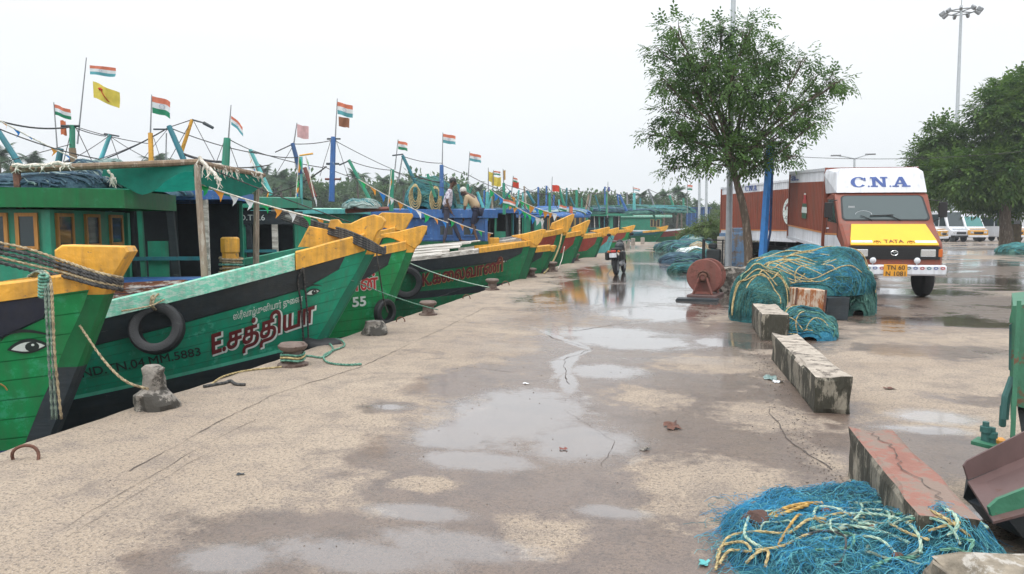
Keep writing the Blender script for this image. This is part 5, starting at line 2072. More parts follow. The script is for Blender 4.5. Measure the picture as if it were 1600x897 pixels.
fr = thing('generator_frame', 'black open steel generator frame beside the blue cabinet', 'generator', (*gxy(1114, 416), 0), R(-8))
q = MB()
for x in (-.35, .35):
    for y in (-.25, .25):
        q.box((x, y, .5), (.05, .05, 1.0))
for z in (.06, .97):
    for y in (-.25, .25):
        q.box((0, y, z), (.65, .045, .045))
    for x in (-.35, .35):
        q.box((x, 0, z), (.045, .45, .045))
q.build('tube_frame', M['black_flat'], fr)
q = MB()
q.box((.02, 0, .38), (.5, .36, .5), bev=.04)
q.box((-.02, 0, .75), (.3, .28, .2), bev=.05)
q.build('engine', M['dark'], fr)
# ------------------------------------------------------------------ masts, booms and rigging of the boats
def pix(p):
    d = Vector(p) - CAMP
    k = d.dot(_f)
    return 800 + FPX * d.dot(_r) / k, 448.5 - FPX * d.dot(_u) / k, k


def onhull(b, px, py, out=0.0):
    best = None
    for i in range(60):
        for j in range(50):
            t, z = .02 + i * .11, -1.1 + j * .05
            if z > b.zg(t):
                continue
            p = b.MW @ b.S(t, z, -1, out)
            q = pix(p)
            e_ = (q[0] - px) ** 2 + (q[1] - py) ** 2
            if best is None or e_ < best[0]:
                best = (e_, t, z, p)
    return best[1], best[2], best[3]


def later(b, fn):
    """Add parts to a finished boat (its meshes were shifted to a base at keel height)."""
    before = set(o.name for o in b.root.children)
    fn(b)
    for o in b.root.children:
        if o.name not in before:
            o.data.transform(Matrix.Translation((0, 0, -ZK)))
            for c_ in o.children:
                c_.data.transform(Matrix.Translation((0, 0, -ZK)))


def rig(key, masts=(), lines=()):
    def fn(b):
        for (x0, y0, x1, y1, k, r_, mm, nm) in masts:
            b.mast(at(x0, y0, k), at(x1, y1, k), r_, mm, nm, n=8)
        for (x0, y0, k0, x1, y1, k1, sg, r_) in lines:
            b.ropes([(at(x0, y0, k0), at(x1, y1, k1), sg, r_)])
    later(FB[key], fn)


rig('sathiya', [(113, 300, 113, 196, 11.0, .048, 'cabgreen', 'mast'), (96, 197, 124, 197, 11.0, .02, 'black', 'mast_arm'), (34, 262, -6, 200, 9.5, .04, 'tealblue', 'boom'), (90, 262, 95, 232, 11, .05, 'tealblue', 'bollard_post'),
                (116, 262, 113, 232, 11, .06, 'wood', 'lashing')],
    [(-5, 188, 9.5, 112, 198, 11, .06, .012), (113, 198, 11, 165, 213, 13, .02, .008), (113, 198, 11, 90, 290, 11, 0, .006), (118, 198, 11, 150, 265, 11, 0, .006), (-5, 200, 9, 175, 252, 10, .05, .008), (30, 262, 9.5, 110, 250, 11, .06, .022),
     (118, 260, 10, 215, 225, 12, .02, .006), (0, 255, 9, 112, 225, 11, .0, .006), (310, 256, 9, 560, 352, 10.0, .02, .008), (300, 255, 9.0, 420, 258, 12, .05, .01)])
rig('fifty', [(238, 305, 235, 208, 12.6, .048, 'yellow', 'mast'), (288, 252, 264, 197, 12.6, .05, 'tealblue', 'boom'), (282, 242, 300, 187, 12.8, .035, 'yellow', 'boom'), (155, 256, 172, 211, 12.6, .04, 'aqua', 'boom'),
              (352, 262, 355, 216, 12.8, .07, 'cabgreen', 'mast'), (300, 187, 318, 192, 12.8, .015, 'black', 'mast_arm'), (318, 192, 333, 200, 12.8, .03, 'black', 'mast_lamp'), (240, 202, 262, 202, 12.6, .015, 'black', 'mast_arm'), (163, 209, 186, 213, 12.6, .015, 'black', 'mast_arm'),
              (258, 300, 260, 208, 12.6, .012, 'steel', 'mast_stay'), (265, 330, 265, 280, 12, .05, 'yellow', 'mast')],
    [(125, 200, 12.6, 236, 225, 12.6, .03, .007), (165, 248, 12.6, 264, 199, 12.6, .03, .012), (264, 199, 12.6, 300, 187, 12.8, .0, .008), (300, 188, 12.8, 262, 255, 12.6, 0, .006), (303, 190, 12.8, 340, 260, 12.8, 0, .006),
     (264, 199, 12.6, 218, 255, 12.6, 0, .005), (266, 200, 12.6, 402, 240, 14, .05, .009), (172, 211, 12.6, 186, 250, 12.6, 0, .006), (172, 211, 12.6, 110, 250, 11, .02, .006), (285, 240, 12.6, 352, 253, 12.8, .04, .022), (355, 216, 12.8, 372, 262, 12.8, 0, .006),
     (352, 216, 12.8, 335, 262, 12.8, 0, .006), (172, 213, 12.6, 235, 250, 12.6, .02, .006), (240, 215, 12.6, 255, 260, 12.6, 0, .005)])
rig('behind55', [(424, 305, 391, 234, 15.5, .045, 'aqua', 'boom'), (470, 272, 457, 224, 15.5, .05, 'dblue', 'boom'), (492, 308, 476, 262, 15.5, .05, 'redrust', 'boom'), (518, 315, 521, 214, 16.2, .065, 'blue', 'mast'), (511, 217, 532, 217, 16.2, .02, 'black', 'mast_arm'),
                 (508, 280, 532, 280, 16.2, .025, 'redrust', 'mast_arm'), (510, 256, 530, 256, 16.2, .025, 'black', 'mast_arm'), (471, 320, 471, 245, 15.5, .03, 'aqua', 'mast'), (489, 240, 468, 243, 15.5, .02, 'yellow', 'mast_arm')],
    [(391, 236, 15, 470, 246, 15.5, .05, .010), (355, 216, 13, 391, 234, 15.5, .01, .009), (391, 234, 15.5, 505, 262, 16, .04, .009), (430, 238, 15.5, 458, 225, 15.5, 0, .012), (458, 225, 15.5, 520, 219, 16.2, .03, .009), (522, 219, 16.2, 612, 264, 19, .02, .008),
     (517, 219, 16.2, 500, 275, 16.2, 0, .006), (525, 219, 16.2, 545, 280, 16.2, 0, .006), (430, 275, 15.5, 458, 228, 15.5, 0, .006), (420, 303, 15.5, 510, 260, 16, .10, .016), (505, 260, 16, 560, 280, 17, .02, .008), (458, 228, 15.5, 466, 300, 15.5, 0, .006)])
rig('kalai', [(585, 325, 545, 250, 19.5, .05, 'cabgreen', 'boom'), (611, 330, 613, 265, 19.5, .065, 'cabgreen', 'mast'), (649, 285, 629, 243, 20, .05, 'tealblue', 'boom'), (622, 285, 629, 243, 20, .02, 'steel', 'boom_stay'), (690, 306, 690, 258, 20.5, .065, 'blue', 'mast'), (680, 308, 668, 272, 20.5, .045, 'cabgreen', 'boom'),
              (530, 258, 546, 251, 19.5, .02, 'black', 'mast_arm'), (613, 243, 630, 241, 20, .02, 'black', 'mast_arm'), (540, 330, 608, 326, 18.5, .06, 'redrust', 'net_boom'), (555, 332, 555, 318, 18.5, .05, 'redrust', 'post'), (586, 330, 586, 316, 18.5, .05, 'redrust', 'post')],
    [(546, 251, 19.5, 612, 266, 19.5, .05, .010), (612, 266, 19.5, 660, 280, 20, .02, .010), (613, 267, 19.5, 700, 295, 20.5, .05, .008), (629, 244, 20, 690, 255, 20.5, .05, .010), (690, 258, 20.5, 735, 275, 23, .01, .009), (613, 267, 19.5, 595, 320, 19.5, 0, .007), (650, 275, 20, 690, 285, 20.5, .03, .02),
     (629, 244, 20, 618, 300, 20, 0, .007), (545, 252, 19.5, 566, 290, 19.5, 0, .006), (690, 258, 20.5, 700, 300, 20.5, 0, .007)])
rig('small', [(731, 330, 731, 288, 24, .05, 'cabgreen', 'mast'), (757, 330, 746, 300, 24, .05, 'aqua', 'boom'), (722, 318, 716, 288, 24, .05, 'tealblue', 'boom'), (760, 345, 762, 300, 24.5, .06, 'aqua', 'mast')],
    [(735, 275, 24, 790, 300, 26, .03, .011), (731, 289, 24, 760, 320, 24, .02, .008), (716, 289, 24, 731, 289, 24, .01, .008), (700, 283, 23, 745, 330, 24, .02, .008)])
rig('red_tall', [(788, 335, 787, 286, 27, .06, 'cabgreen', 'mast'), (780, 320, 798, 298, 27, .04, 'tealblue', 'boom'), (760, 320, 770, 295, 27, .045, 'cabgreen', 'boom')],
    [(788, 288, 27, 862, 305, 29, .04, .011), (788, 288, 27, 840, 345, 27, .04, .010), (770, 296, 27, 820, 340, 27, .03, .010)])
rig('red_second', [(835, 318, 823, 298, 30, .06, 'tealblue', 'boom'), (859, 335, 859, 302, 30, .06, 'cabgreen', 'mast')], [(824, 299, 30, 859, 304, 30, .04, .013), (800, 305, 30, 824, 299, 30, .02, .013), (859, 304, 30, 880, 340, 30, 0, .012)])
rig('red_third', [(882, 322, 873, 292, 35, .07, 'cabgreen', 'boom'), (901, 340, 901, 297, 35, .07, 'cabgreen', 'mast'), (915, 330, 920, 304, 36, .05, 'pole', 'boom')], [(873, 294, 35, 901, 297, 35, .05, .014), (901, 298, 35, 925, 330, 35, 0, .013), (859, 304, 33, 873, 294, 35, 0, .013)])
rig('aqua', [(948, 335, 948, 300, 42, .06, 'cabgreen', 'mast'), (938, 330, 930, 305, 42, .05, 'tealblue', 'boom')], [(901, 298, 38, 948, 302, 42, .05, .015)])
rig('red_last', [(979, 330, 968, 304, 50, .10, 'blue', 'boom'), (991, 328, 991, 302, 50, .11, 'aqua', 'mast')], [(948, 302, 45, 968, 304, 50, .04, .016), (968, 304, 50, 991, 303, 50, .05, .016), (991, 303, 50, 1050, 312, 60, .1, .018)])
rig('end_green', [(1057, 336, 1046, 305, 74, .14, 'cabgreen', 'boom'), (1068, 335, 1068, 310, 74, .12, 'cabgreen', 'mast'), (1025, 345, 1015, 320, 74, .1, 'cabgreen', 'boom')], [(1046, 306, 74, 1068, 312, 74, .1, .02)])
rr = rnd(404)
for kk, x0, x1, dd, nm_ in (('small', 705, 775, 24.5, 4), ('red_tall', 755, 810, 28, 4), ('red_second', 805, 865, 31, 4), ('red_third', 850, 915, 36, 4), ('aqua', 900, 950, 43, 3), ('red_last', 940, 1000, 52, 3), ('end_green', 1000, 1070, 76, 3)):
    ms, ls = [], []
    px_ = None
    for q in range(nm_):
        x = x0 + (x1 - x0) * (q + rr.random()) / nm_
        yb_, yt_ = 333, rr.uniform(290, 312)
        lean_ = rr.uniform(-14, 14) * (1 if q % 2 else .15)
        ms.append((x, yb_, x + lean_, yt_, dd, dd * .0014, rr.choice(['cabgreen', 'tealblue', 'aqua', 'pole', 'blue', 'steel']), 'boom' if q % 2 else 'mast'))
        if px_:
            ls.append((px_[0], px_[1], dd, x + lean_, yt_, dd, rr.uniform(.0, .2), dd * .00035))
        ls.append((x + lean_, yt_, dd, x + rr.uniform(-25, 25), 335, dd, 0, dd * .0003))
        px_ = (x + lean_, yt_)
    rig(kk, ms, ls)

def clothmat(name, col, tr=.4):
    m = mat(name, col, .9, var=.18, scale=9, bump=.1)
    N, L = m.node_tree.nodes, m.node_tree.links
    b = N['Principled BSDF']
    t = N.new('ShaderNodeBsdfTranslucent')
    L.new(b.inputs['Base Color'].links[0].from_socket, t.inputs['Color'])
    x = N.new('ShaderNodeMixShader')
    x.inputs[0].default_value = tr
    L.new(b.outputs[0], x.inputs[1])
    L.new(t.outputs[0], x.inputs[2])
    L.new(x.outputs[0], N['Material Output'].inputs['Surface'])
    return m


# canopy tarp and frayed fringe on the nearest boat
tp = MB()
CA, CB_, CC, CD = at(165, 262, 8.95), at(306, 255, 9.0), at(413, 275, 10.6), at(190, 288, 10.4)


def tarp(u, v):
    p = (CA.lerp(CB_, u)).lerp(CD.lerp(CC, u), v)
    s_ = .24 * math.sin(math.pi * v) * (.35 + .65 * math.sin(math.pi * min(1, u * 1.0))) + .05 * noise.noise(Vector((u * 5, v * 5, 0)))
    return p - Vector((0, 0, s_ - .01))


tp.grid(24, 16, tarp)
TARP = clothmat('green_shade_tarp', (.010, .20, .145), .45)
o = tp.build('shade_canopy', TARP, None, smooth=True, shift=CA)
tag(o, 'sagging dark green shade tarp stretched over poles above the foredeck', 'tarp')
va = MB()
va.grid(16, 5, lambda u, v: CB_.lerp(CC, u) + Vector((0, -.02 - .05 * v, -.02 - v * (.14 + .20 * math.sin(math.pi * u)) + .02 * noise.noise(Vector((u * 8, v * 3, 2))))))
va.grid(16, 5, lambda u, v: CA.lerp(CB_, u) + Vector((0, -.03 - .04 * v, -.01 - v * (.10 + .24 * math.sin(math.pi * min(1, u * 1.1)) ** 2) + .02 * noise.noise(Vector((u * 8, v * 3, 5))))))
vo2 = va.build('tarp_flap', TARP, o, smooth=True)
vo2.data.transform(Matrix.Translation(-CA))
rr = rnd(6)
for (p0, p1, n_, L_f) in ((CB_, CC, 70, .13), (at(312, 250, 8.95), at(345, 285, 8.9), 16, .13), (at(20, 262, 8.55), at(110, 258, 8.6), 26, .07), (CA, at(180, 283, 8.9), 14, .12)):
    fr_ = MB()
    for i in range(n_):
        p = p0.lerp(p1, rr.random()) + Vector((rr.uniform(-.02, .02), rr.uniform(-.02, .02), rr.uniform(.0, .03)))
        L2 = L_f * rr.uniform(.3, 1.2)
        fr_.tube([p, p + Vector((rr.uniform(-.03, .03), rr.uniform(-.03, .03), -L2 * .5)), p + Vector((rr.uniform(-.05, .05), rr.uniform(-.05, .05), -L2))], [.012, .008, .003], 4)
    fr_.tube([p0.lerp(p1, i / 10) + Vector((0, rr.uniform(-.01, .01), .02 + rr.uniform(-.02, .02))) for i in range(11)], .022, 6)
    fo = fr_.build('frayed_fringe', M['ropewhite'], o)
    fo.data.transform(Matrix.Translation(-CA))


# ------------------------------------------------------------------ net heaps
def heap(name, label, c, rx, ry, rz, mats, strands=120, seed=0, r_=.012, cat='net pile', rot=0.0, ropes=0, ropem='ropeyel', group=None, base='netgreen', lumps=.25, arch=True, parent=None, wires=None):
    """A bundle of fishing net: lumpy body plus strands lying over it, and ropes."""
    root = thing(name, label, cat, c, rot, group)
    rr = rnd(seed)

    def surf(a, w, k=1.0):
        q = math.sqrt(max(0.0, 1 - w * w))
        ca, sa = math.cos(a), math.sin(a)
        x = rx * math.copysign(abs(ca) ** .8, ca) * (.25 + .75 * q)
        z = rz * abs(sa) ** .8 * (.15 + .85 * q)
        y = ry * w
        n = noise.noise(Vector((x * 2.2 / max(rx, .3), y * 2.2 / max(ry, .3), z * 2 + seed))) * lumps
        return Vector((x * (1 + n * .5) * k, y * (1 + n * .3), max(0, z * (1 + n) * k)))
    mb = MB()
    mb.grid(36, 18, lambda u, v: surf(math.pi * (1 - u), -1 + 2 * v, .97), M=None)
    mb.build('net_body', MATS(base), root, smooth=True)
    cols = [MB() for _ in mats]
    for i in range(strands):
        w0 = rr.uniform(-.97, .8)
        a0, a1 = (math.pi * rr.uniform(.55, 1.0), math.pi * rr.uniform(0, .45)) if arch else (rr.uniform(0, math.pi), rr.uniform(0, math.pi))
        ci = int((noise.noise(Vector((w0 * 2.2, a0 * .7, seed))) * .9 + .5 + rr.uniform(-.25, .25)) * len(mats)) % len(mats)
        pts = []
        n = 12
        ph = rr.uniform(0, 9)
        for q in range(n + 1):
            a = a0 + (a1 - a0) * q / n
            w = max(-.985, min(.985, w0 + .10 * math.sin(a * 2.2 + ph) + rr.uniform(-.012, .012)))
            pts.append(surf(a, w, 1.0 + rr.uniform(-.005, .025)))
        cols[ci].tube(pts, [r_ * rr.uniform(.6, 1.4)] * (n + 1), 4, cap=False)
    for mb, mm in zip(cols, mats):
        if mb.v:
            o = mb.build('net_folds', MATS(mm), root, smooth=True)
            o['kind'] = 'stuff'
    for i in range(ropes):
        w0 = rr.uniform(-.95, -.2)
        a0 = math.pi * rr.uniform(.55, .98)
        a1 = a0 - rr.uniform(.8, 1.9)
        ph = rr.uniform(0, 9)
        pts = [surf(max(.02, a0 + (a1 - a0) * q / 12), max(-.97, min(.6, w0 + .30 * math.sin(q / 12 * 3.2 + ph))), 1.04 + .015 * math.sin(q)) for q in range(13)]
        mb = MB()
        mb.tube(catmull(pts, 3), .0125 * (rz / 1.1) ** .4, 6)
        mb.build('rope', MATS(rr.choice([ropem, ropem, 'ropegrn'])), root, smooth=True)
    return root, surf


big, bs_ = heap('net_pile', 'large teal and blue net bundle with straw ropes piled behind the kerb blocks', (gnd(1252, 488).x + .02, gnd(1252, 488).y, .36), 1.10, .66, .74, ['nettealblue', 'nettealblue', 'netblue', 'netgreen'], 1500, 3, .0065, ropes=16, base='nettealblue', lumps=.30)
heap('net_pile', 'rounded left lobe of green net sagging to the ground by the stub kerb', P3(gnd(1188, 500)), .50, .42, .82, ['nettealblue', 'netgreen', 'nettealblue'], 600, 8, .006, ropes=7, base='nettealblue', lumps=.25, rot=R(20))
heap('net_pile', 'small blue and green net heap with straw rope before the rusty crate', P3(gnd(1258, 527)), .42, .34, .40, ['netblue', 'netgreen', 'nettealblue'], 150, 5, .009, ropes=5, base='netblue')
heap('net_pile', 'dark green net curtain hanging at the right end of the big bundle', P3(gnd(1334, 490)), .34, .34, .78, ['netgreen', 'netgreen', 'nettealblue'], 140, 6, .012, ropes=3, ropem='ropedark', base='netgreen')
for sx_, lb, px_, d_ in ((0, 'dark block added for the shaded gap under the left of the big net bundle', 1236, (.5, .7, .42)), (1, 'dark block filling the shaded gap under the right of the big net bundle', 1300, (.34, .5, .36))):
    q = MB()
    q.box((0, 0, d_[2] / 2), d_, jit=.02, seed=sx_)  # dark blocks added so the gap under the raised bundle looks shaded
    o = q.build('gap_shade_block', M['black'], None)
    o.location, o.rotation_euler = gnd(px_, 497), (0, 0, R(8))
    tag(o, lb, 'timber')
# rusty box in front of the pile
cg = gnd(1262, 506)
cr_ = thing('rusty_crate', 'rusty peeling white and orange metal box propped against the big net bundle', 'crate', P3(cg), R(12))
RB = mat('peeling_rust_box', (.50, .40, .31), .8, var=.25, scale=6, bump=.4, wear=(.30, .105, .03), wearamt=.62, wscale=5, stretch=(2, 2, .5))
q = MB()
q.box((0, .17, .27), (.50, .34, .54), M=Matrix.Rotation(R(4), 4, 'Y'), bev=.012)
q.build('box_shell', RB, cr_)
q = MB()
q.box((-.225, -.012, .29), (.022, .03, .52), M=Matrix.Rotation(R(4), 4, 'Y'))
q.build('box_edge', M['rust'], cr_)
q = MB()
q.box((.225, -.012, .29), (.022, .03, .52), M=Matrix.Rotation(R(4), 4, 'Y'))
q.build('box_edge', M['rust'], cr_)
sg2 = gnd(1225, 503)
rs = MB()
rs.sphere((0, 0, .22), .14, 12, 8, sc=(1.1, .9, 1.0))
for v_ in rs.v:
    v_ += noise.noise_vector(v_ * 6) * .03
o = rs.build('sack', mat('pale_sack', (.42, .33, .27), .9, var=.2, bump=.3), None, smooth=True)
o.location = sg2
tag(o, 'small pale sack wedged between the stub kerb and the rusty crate', 'sack')

# mid-distance piles on the quay's right side
MIDG = 'net piles lying on the right side of the quay'
heap('net_pile', 'dark blue net pile lying on the wet quay nearest the winch reel', P3(gnd(1066, 411)), .95, .9, .42, ['netdblue', 'netdblue', 'netgreen'], 110, 11, .02, base='netdblue', group=MIDG)
heap('net_pile', 'long dark green and blue net pile before the bushes at the quay end', P3(gnd(1066, 393)), 1.5, 1.6, .65, ['netgreen', 'netdblue', 'nettealblue'], 120, 12, .03, base='netgreen', group=MIDG)
heap('net_pile', 'low green net scrap just left of the winch reel', P3(gnd(1075, 425)), .70, .6, .30, ['netgreen', 'nettealblue'], 80, 13, .015, base='netgreen', group=MIDG)
heap('net_pile', 'green net heap topped by straw rope behind the winch reel', P3(gnd(1102, 408)), .8, .9, .5, ['netgreen', 'nettealblue'], 100, 14, .02, ropes=3, base='netgreen', group=MIDG)
heap('net_pile', 'pale tan net mound beside the generator frame', P3(gnd(1092, 398)), .55, .6, .62, ['netpale', 'ropetan'], 60, 15, .02, base='ropetan', group=MIDG)
heap('net_pile', 'white sheet covered mound behind the dark blue net pile', P3(gnd(1082, 401)), .8, .7, .45, ['netpale', 'white'], 40, 16, .02, base='white', group=MIDG)
heap('net_pile', 'teal net mound under the bushes at the left of the pale poles', P3(gnd(1088, 388)), 1.2, 1.3, .8, ['nettealblue', 'netpale'], 60, 18, .03, base='nettealblue', group=MIDG)
heap('net_pile', 'rust and white net bundle at the foot of the main tree', P3(gnd(1180, 410)), .75, .6, .62, ['netpale', 'rust', 'netpale'], 70, 17, .02, base='netpale', group=MIDG)
heap('net_pile', 'flat green net spread at the foot of the grey pillar under the spreading tree', P3(gnd(1596, 396)), 1.2, 1.0, .5, ['netgreen', 'nettealblue'], 80, 19, .03, base='netgreen')

# nets on the boats' roofs and decks
heap('net_pile', 'slate blue net bundle on the green wheelhouse roof of the nearest cabin', P3(at(70, 300, 9.2)), .95, .6, .24, ['netdblue', 'netdblue', 'netpale'], 130, 31, .012, base='netdblue', group='nets stowed on the boats')
heap('net_pile', 'pale grey net draped behind the green wheelhouse roof under the tarp', P3(at(150, 300, 10.0)), .55, .5, .42, ['netpale', 'netdblue'], 90, 32, .010, base='netpale', group='nets stowed on the boats')
heap('net_pile', 'blue net roll on the blue cabin roof', P3(at(255, 308, 11.6)), .6, .4, .16, ['netdblue', 'nettealblue'], 70, 33, .012, base='netdblue', group='nets stowed on the boats')
th, ths = heap('net_pile', 'tall teal net hump with coiled straw ropes above the blue cabin', P3(at(672, 331, 22.6)), .78, .7, .98, ['nettealblue', 'netgreen', 'nettealblue'], 170, 34, .022, base='nettealblue', group='nets stowed on the boats', lumps=.2)
for (px, py) in ((649, 302), (681, 305)):
    q = MB()
    rr = rnd(px)
    c0 = at(px, py, 21.8) - Vector(th.location)
    for j in range(4):
        q.tube([c0 + _r * (.10 + .03 * j) * math.cos(a) * .9 + Vector((0, 0, (.26 + .03 * j) * math.sin(a) - .05 * j)) - _f * (.02 * j + rr.uniform(0, .03)) for a in [2 * math.pi * i / 16 for i in range(16)]], .022, 5, closed=True)
    q.build('rope_coil', M['ropeyel'], th, smooth=True)
heap('net_pile', 'pale bundle of floats and net on the roof left of the tall yellow prow', P3(at(565, 326, 18.6)), .5, .4, .22, ['nettealblue', 'netpale'], 50, 35, .015, base='netpale', group='nets stowed on the boats')
heap('net_pile', 'teal net along the front edge of the blue cabin roof', P3(at(690, 329, 23.0)), 1.1, .5, .16, ['nettealblue', 'netgreen'], 60, 39, .015, base='nettealblue', group='nets stowed on the boats')
heap('net_pile', 'dark net pile on the cabin roof beyond the tallest yellow prow', P3(at(960, 335, 52)), 3.2, 1.2, .55, ['netgreen', 'netdblue'], 60, 36, .04, base='netgreen', group='nets stowed on the boats')
heap('net_pile', 'long dark green net pile over the trawler roof at the quay end', P3(at(1005, 333, 75)), 5.5, 1.5, .75, ['netgreen', 'nettealblue'], 70, 37, .05, base='netgreen', group='nets stowed on the boats')
heap('net_pile', 'blue plastic covered pile on the cabin roof near the red flag', P3(at(865, 340, 31)), 1.6, 1.0, .40, ['blue', 'netpale'], 60, 38, .03, base='blue', group='nets stowed on the boats')


# ------------------------------------------------------------------ the near blue net
def twist(path, r, m, parent, name='rope', turns=26.0, sub=4):
    P = catmull(path, sub)
    L = [0]
    for a, b_2 in zip(P, P[1:]):
        L.append(L[-1] + (b_2 - a).length)
    mb = MB()
    for k in range(3):
        pts = []
        for i, p in enumerate(P):
            t = (P[min(i + 1, len(P) - 1)] - P[max(i - 1, 0)]).normalized()
            a = t.orthogonal().normalized() if abs(t.z) > .95 else t.cross(Vector((0, 0, 1))).normalized()
            b_2 = t.cross(a)
            an = L[i] * turns + k * 2.0944
            pts.append(p + (a * math.cos(an) + b_2 * math.sin(an)) * r * .55)
        mb.tube(pts, r * .58, 5)
    return mb.build(name, MATS(m), parent, smooth=True)


NC = Vector((.83, 3.70, 0))
near = thing('net_pile', 'bright blue and teal net heap tangled with mint and straw ropes in the foreground', 'net pile', P3(NC), 0)


def nh(x, y):
    """height of the near heap above the ground, local metres"""
    r2 = (x / .62) ** 2 + ((y + .06) / .74) ** 2
    h = .12 * max(0, 1 - r2) ** .6 if r2 < 1 else 0
    h += .20 * math.exp(-((x - .33) / .20) ** 2 - ((y + .22) / .30) ** 2) + .07 * math.exp(-((x - .20) / .20) ** 2 - ((y - .55) / .25) ** 2)
    h += (.04 * noise.noise(Vector((x * 5, y * 5, 1))) + .03 * noise.noise(Vector((x * 11, y * 11, 4)))) * min(1, max(0, 1.15 - r2) * 3)
    return max(0.003, h)


mb = MB()
mb.grid(70, 70, lambda u, v: (-.76 + 1.52 * u, -.86 + 1.72 * v, nh(-.76 + 1.52 * u, -.86 + 1.72 * v) - .012))
mb.f = [f_ for f_ in mb.f if max(mb.v[i].z for i in f_) > .0]
mb.m = [0] * len(mb.f)
nbm = netmat('deep_blue_net_mass', (.004, .03, .05), (.012, .12, .19), (.05, .30, .40), 40)
mb.build('net_body', nbm, near, smooth=True)
rr = rnd(77)
NM = [plainpaint('blue_twine', (.03, .27, .48)), plainpaint('teal_twine', (.035, .20, .24)), plainpaint('pale_teal_twine', (.13, .42, .46)), plainpaint('dark_twine', (.012, .07, .10))]
sets = [MB() for _ in NM]
for i in range(4200):
    a, r0 = rr.uniform(0, 6.28), math.sqrt(rr.random())
    x, y = .58 * r0 * math.cos(a), -.06 + .70 * r0 * math.sin(a)
    th_ = rr.uniform(0, 6.28)
    bl = noise.noise(Vector((x * 4.0, y * 4.0, 7))) + rr.uniform(-.35, .35)
    bl += .25 * (y - .1) + .1
    ci = 0 if bl > .16 else (1 if bl > -.10 else (2 if bl > -.32 else 3))
    pts = []
    lift = rr.uniform(.0, .035)
    n = rr.randint(6, 13)
    for q in range(n):
        th_ += rr.uniform(-.85, .85)
        x += math.cos(th_) * .023
        y += math.sin(th_) * .023
        pts.append((x, y, nh(x, y) + lift * math.sin(math.pi * q / (n - 1)) + rr.uniform(-.006, .010)))
    sets[ci].tube(pts, rr.uniform(.0007, .0016), 3, cap=False)
for mb, mm in zip(sets, NM):
    o = mb.build('net_twine', mm, near, smooth=True)
    o['kind'] = 'stuff'


def nl(px, py, lift=.02):
    """Local point on the near heap under a photo pixel."""
    d = (at(px, py, 1) - CAMP)
    k = 2.2
    while k < 6.5:
        p = CAMP + d * k - NC
        if p.z <= nh(p.x, p.y) + .001:
            break
        k += .02
    return Vector((p.x, p.y, nh(p.x, p.y) + lift))


ROPES = [([(1120, 880), (1128, 862), (1160, 858), (1172, 868), (1140, 872), (1124, 892)], 'ropeyel', .010), ([(1118, 897), (1135, 850), (1180, 842), (1230, 838), (1262, 826), (1290, 823)], 'ropeyel', .010),
         ([(1198, 815), (1225, 803), (1255, 797), (1285, 792)], 'ropegold', .014), ([(1203, 820), (1230, 808), (1262, 801)], 'ropegold', .014), ([(1215, 858), (1230, 835), (1245, 820), (1252, 812)], 'ropegold', .009),
         ([(1300, 812), (1340, 812), (1390, 818), (1420, 832), (1436, 855), (1438, 880)], 'ropemint', .011), ([(1270, 815), (1278, 800), (1310, 806), (1345, 822), (1370, 830)], 'ropemint', .011), ([(1325, 790), (1345, 797), (1345, 812), (1330, 822)], 'ropemint', .010),
         ([(1380, 790), (1400, 775), (1425, 773), (1432, 788), (1418, 797)], 'ropemint', .012), ([(1340, 792), (1390, 792), (1440, 798), (1490, 808), (1525, 822), (1543, 838)], 'ropemint', .011), ([(1430, 798), (1455, 812), (1485, 832), (1515, 845)], 'ropeyel', .010),
         ([(1470, 800), (1490, 815), (1495, 835), (1480, 846)], 'ropemint', .012), ([(1260, 835), (1290, 830), (1330, 835), (1380, 842), (1420, 862)], 'ropemint', .010), ([(1180, 870), (1220, 862), (1255, 850), (1275, 838)], 'ropeyel', .009),
         ([(1360, 895), (1390, 886), (1430, 884)], 'ropegrn', .012), ([(1390, 826), (1420, 842), (1450, 862)], 'ropeyel', .010), ([(1165, 890), (1185, 872), (1200, 878), (1195, 893)], 'ropeyel', .010), ([(1250, 845), (1290, 838), (1320, 850), (1316, 880), (1300, 897)], 'ropedark', .007),
         ([(1170, 815), (1163, 840), (1172, 858), (1190, 862)], 'ropemint', .011), ([(1400, 805), (1440, 820), (1480, 840), (1500, 858)], 'ropemint', .009), ([(1285, 850), (1320, 845), (1370, 852), (1400, 870)], 'ropemint', .009)]
rr = rnd(99)
for q in range(16):
    cx_, cy_ = rr.uniform(1190, 1480), rr.uniform(812, 892)
    w_, h_, a0 = rr.uniform(25, 75), rr.uniform(6, 20), rr.uniform(0, 6.3)
    n_ = rr.randint(5, 8)
    ROPES.append(([(cx_ + w_ * math.cos(a0 + i * .55), cy_ + h_ * math.sin(a0 + i * .55)) for i in range(n_)], rr.choice(['ropemint', 'ropeyel', 'ropegrn', 'ropedull', 'ropemint']), rr.uniform(.006, .010)))
for pts, mm, r_ in ROPES:
    twist([nl(x, y, .016 + .008 * ((i * 7) % 3)) for i, (x, y) in enumerate(pts)], r_ * .68, mm, near, sub=9, turns=55)
for (x, y) in ((1434, 793), (1290, 806), (1365, 833), (1402, 880)):
    q = MB()
    q.sphere(nl(x, y, .02), .022, 8, 6, sc=(1.2, .9, .8))
    q.build('float', M['rust'], near, smooth=True)
rg = MB()
rg.sphere((0, 0, .05), .075, 10, 7, sc=(1.1, .8, 1.1))
for v_ in rg.v:
    v_ += noise.noise_vector(v_ * 14) * .03
o = rg.build('rag_lump', mat('brown_rag', (.09, .05, .04), .95, var=.5, bump=.5), None)
o.location = gnd(1180, 838)
tag(o, 'brown rotted rag lump at the left edge of the near blue net heap', 'rag')

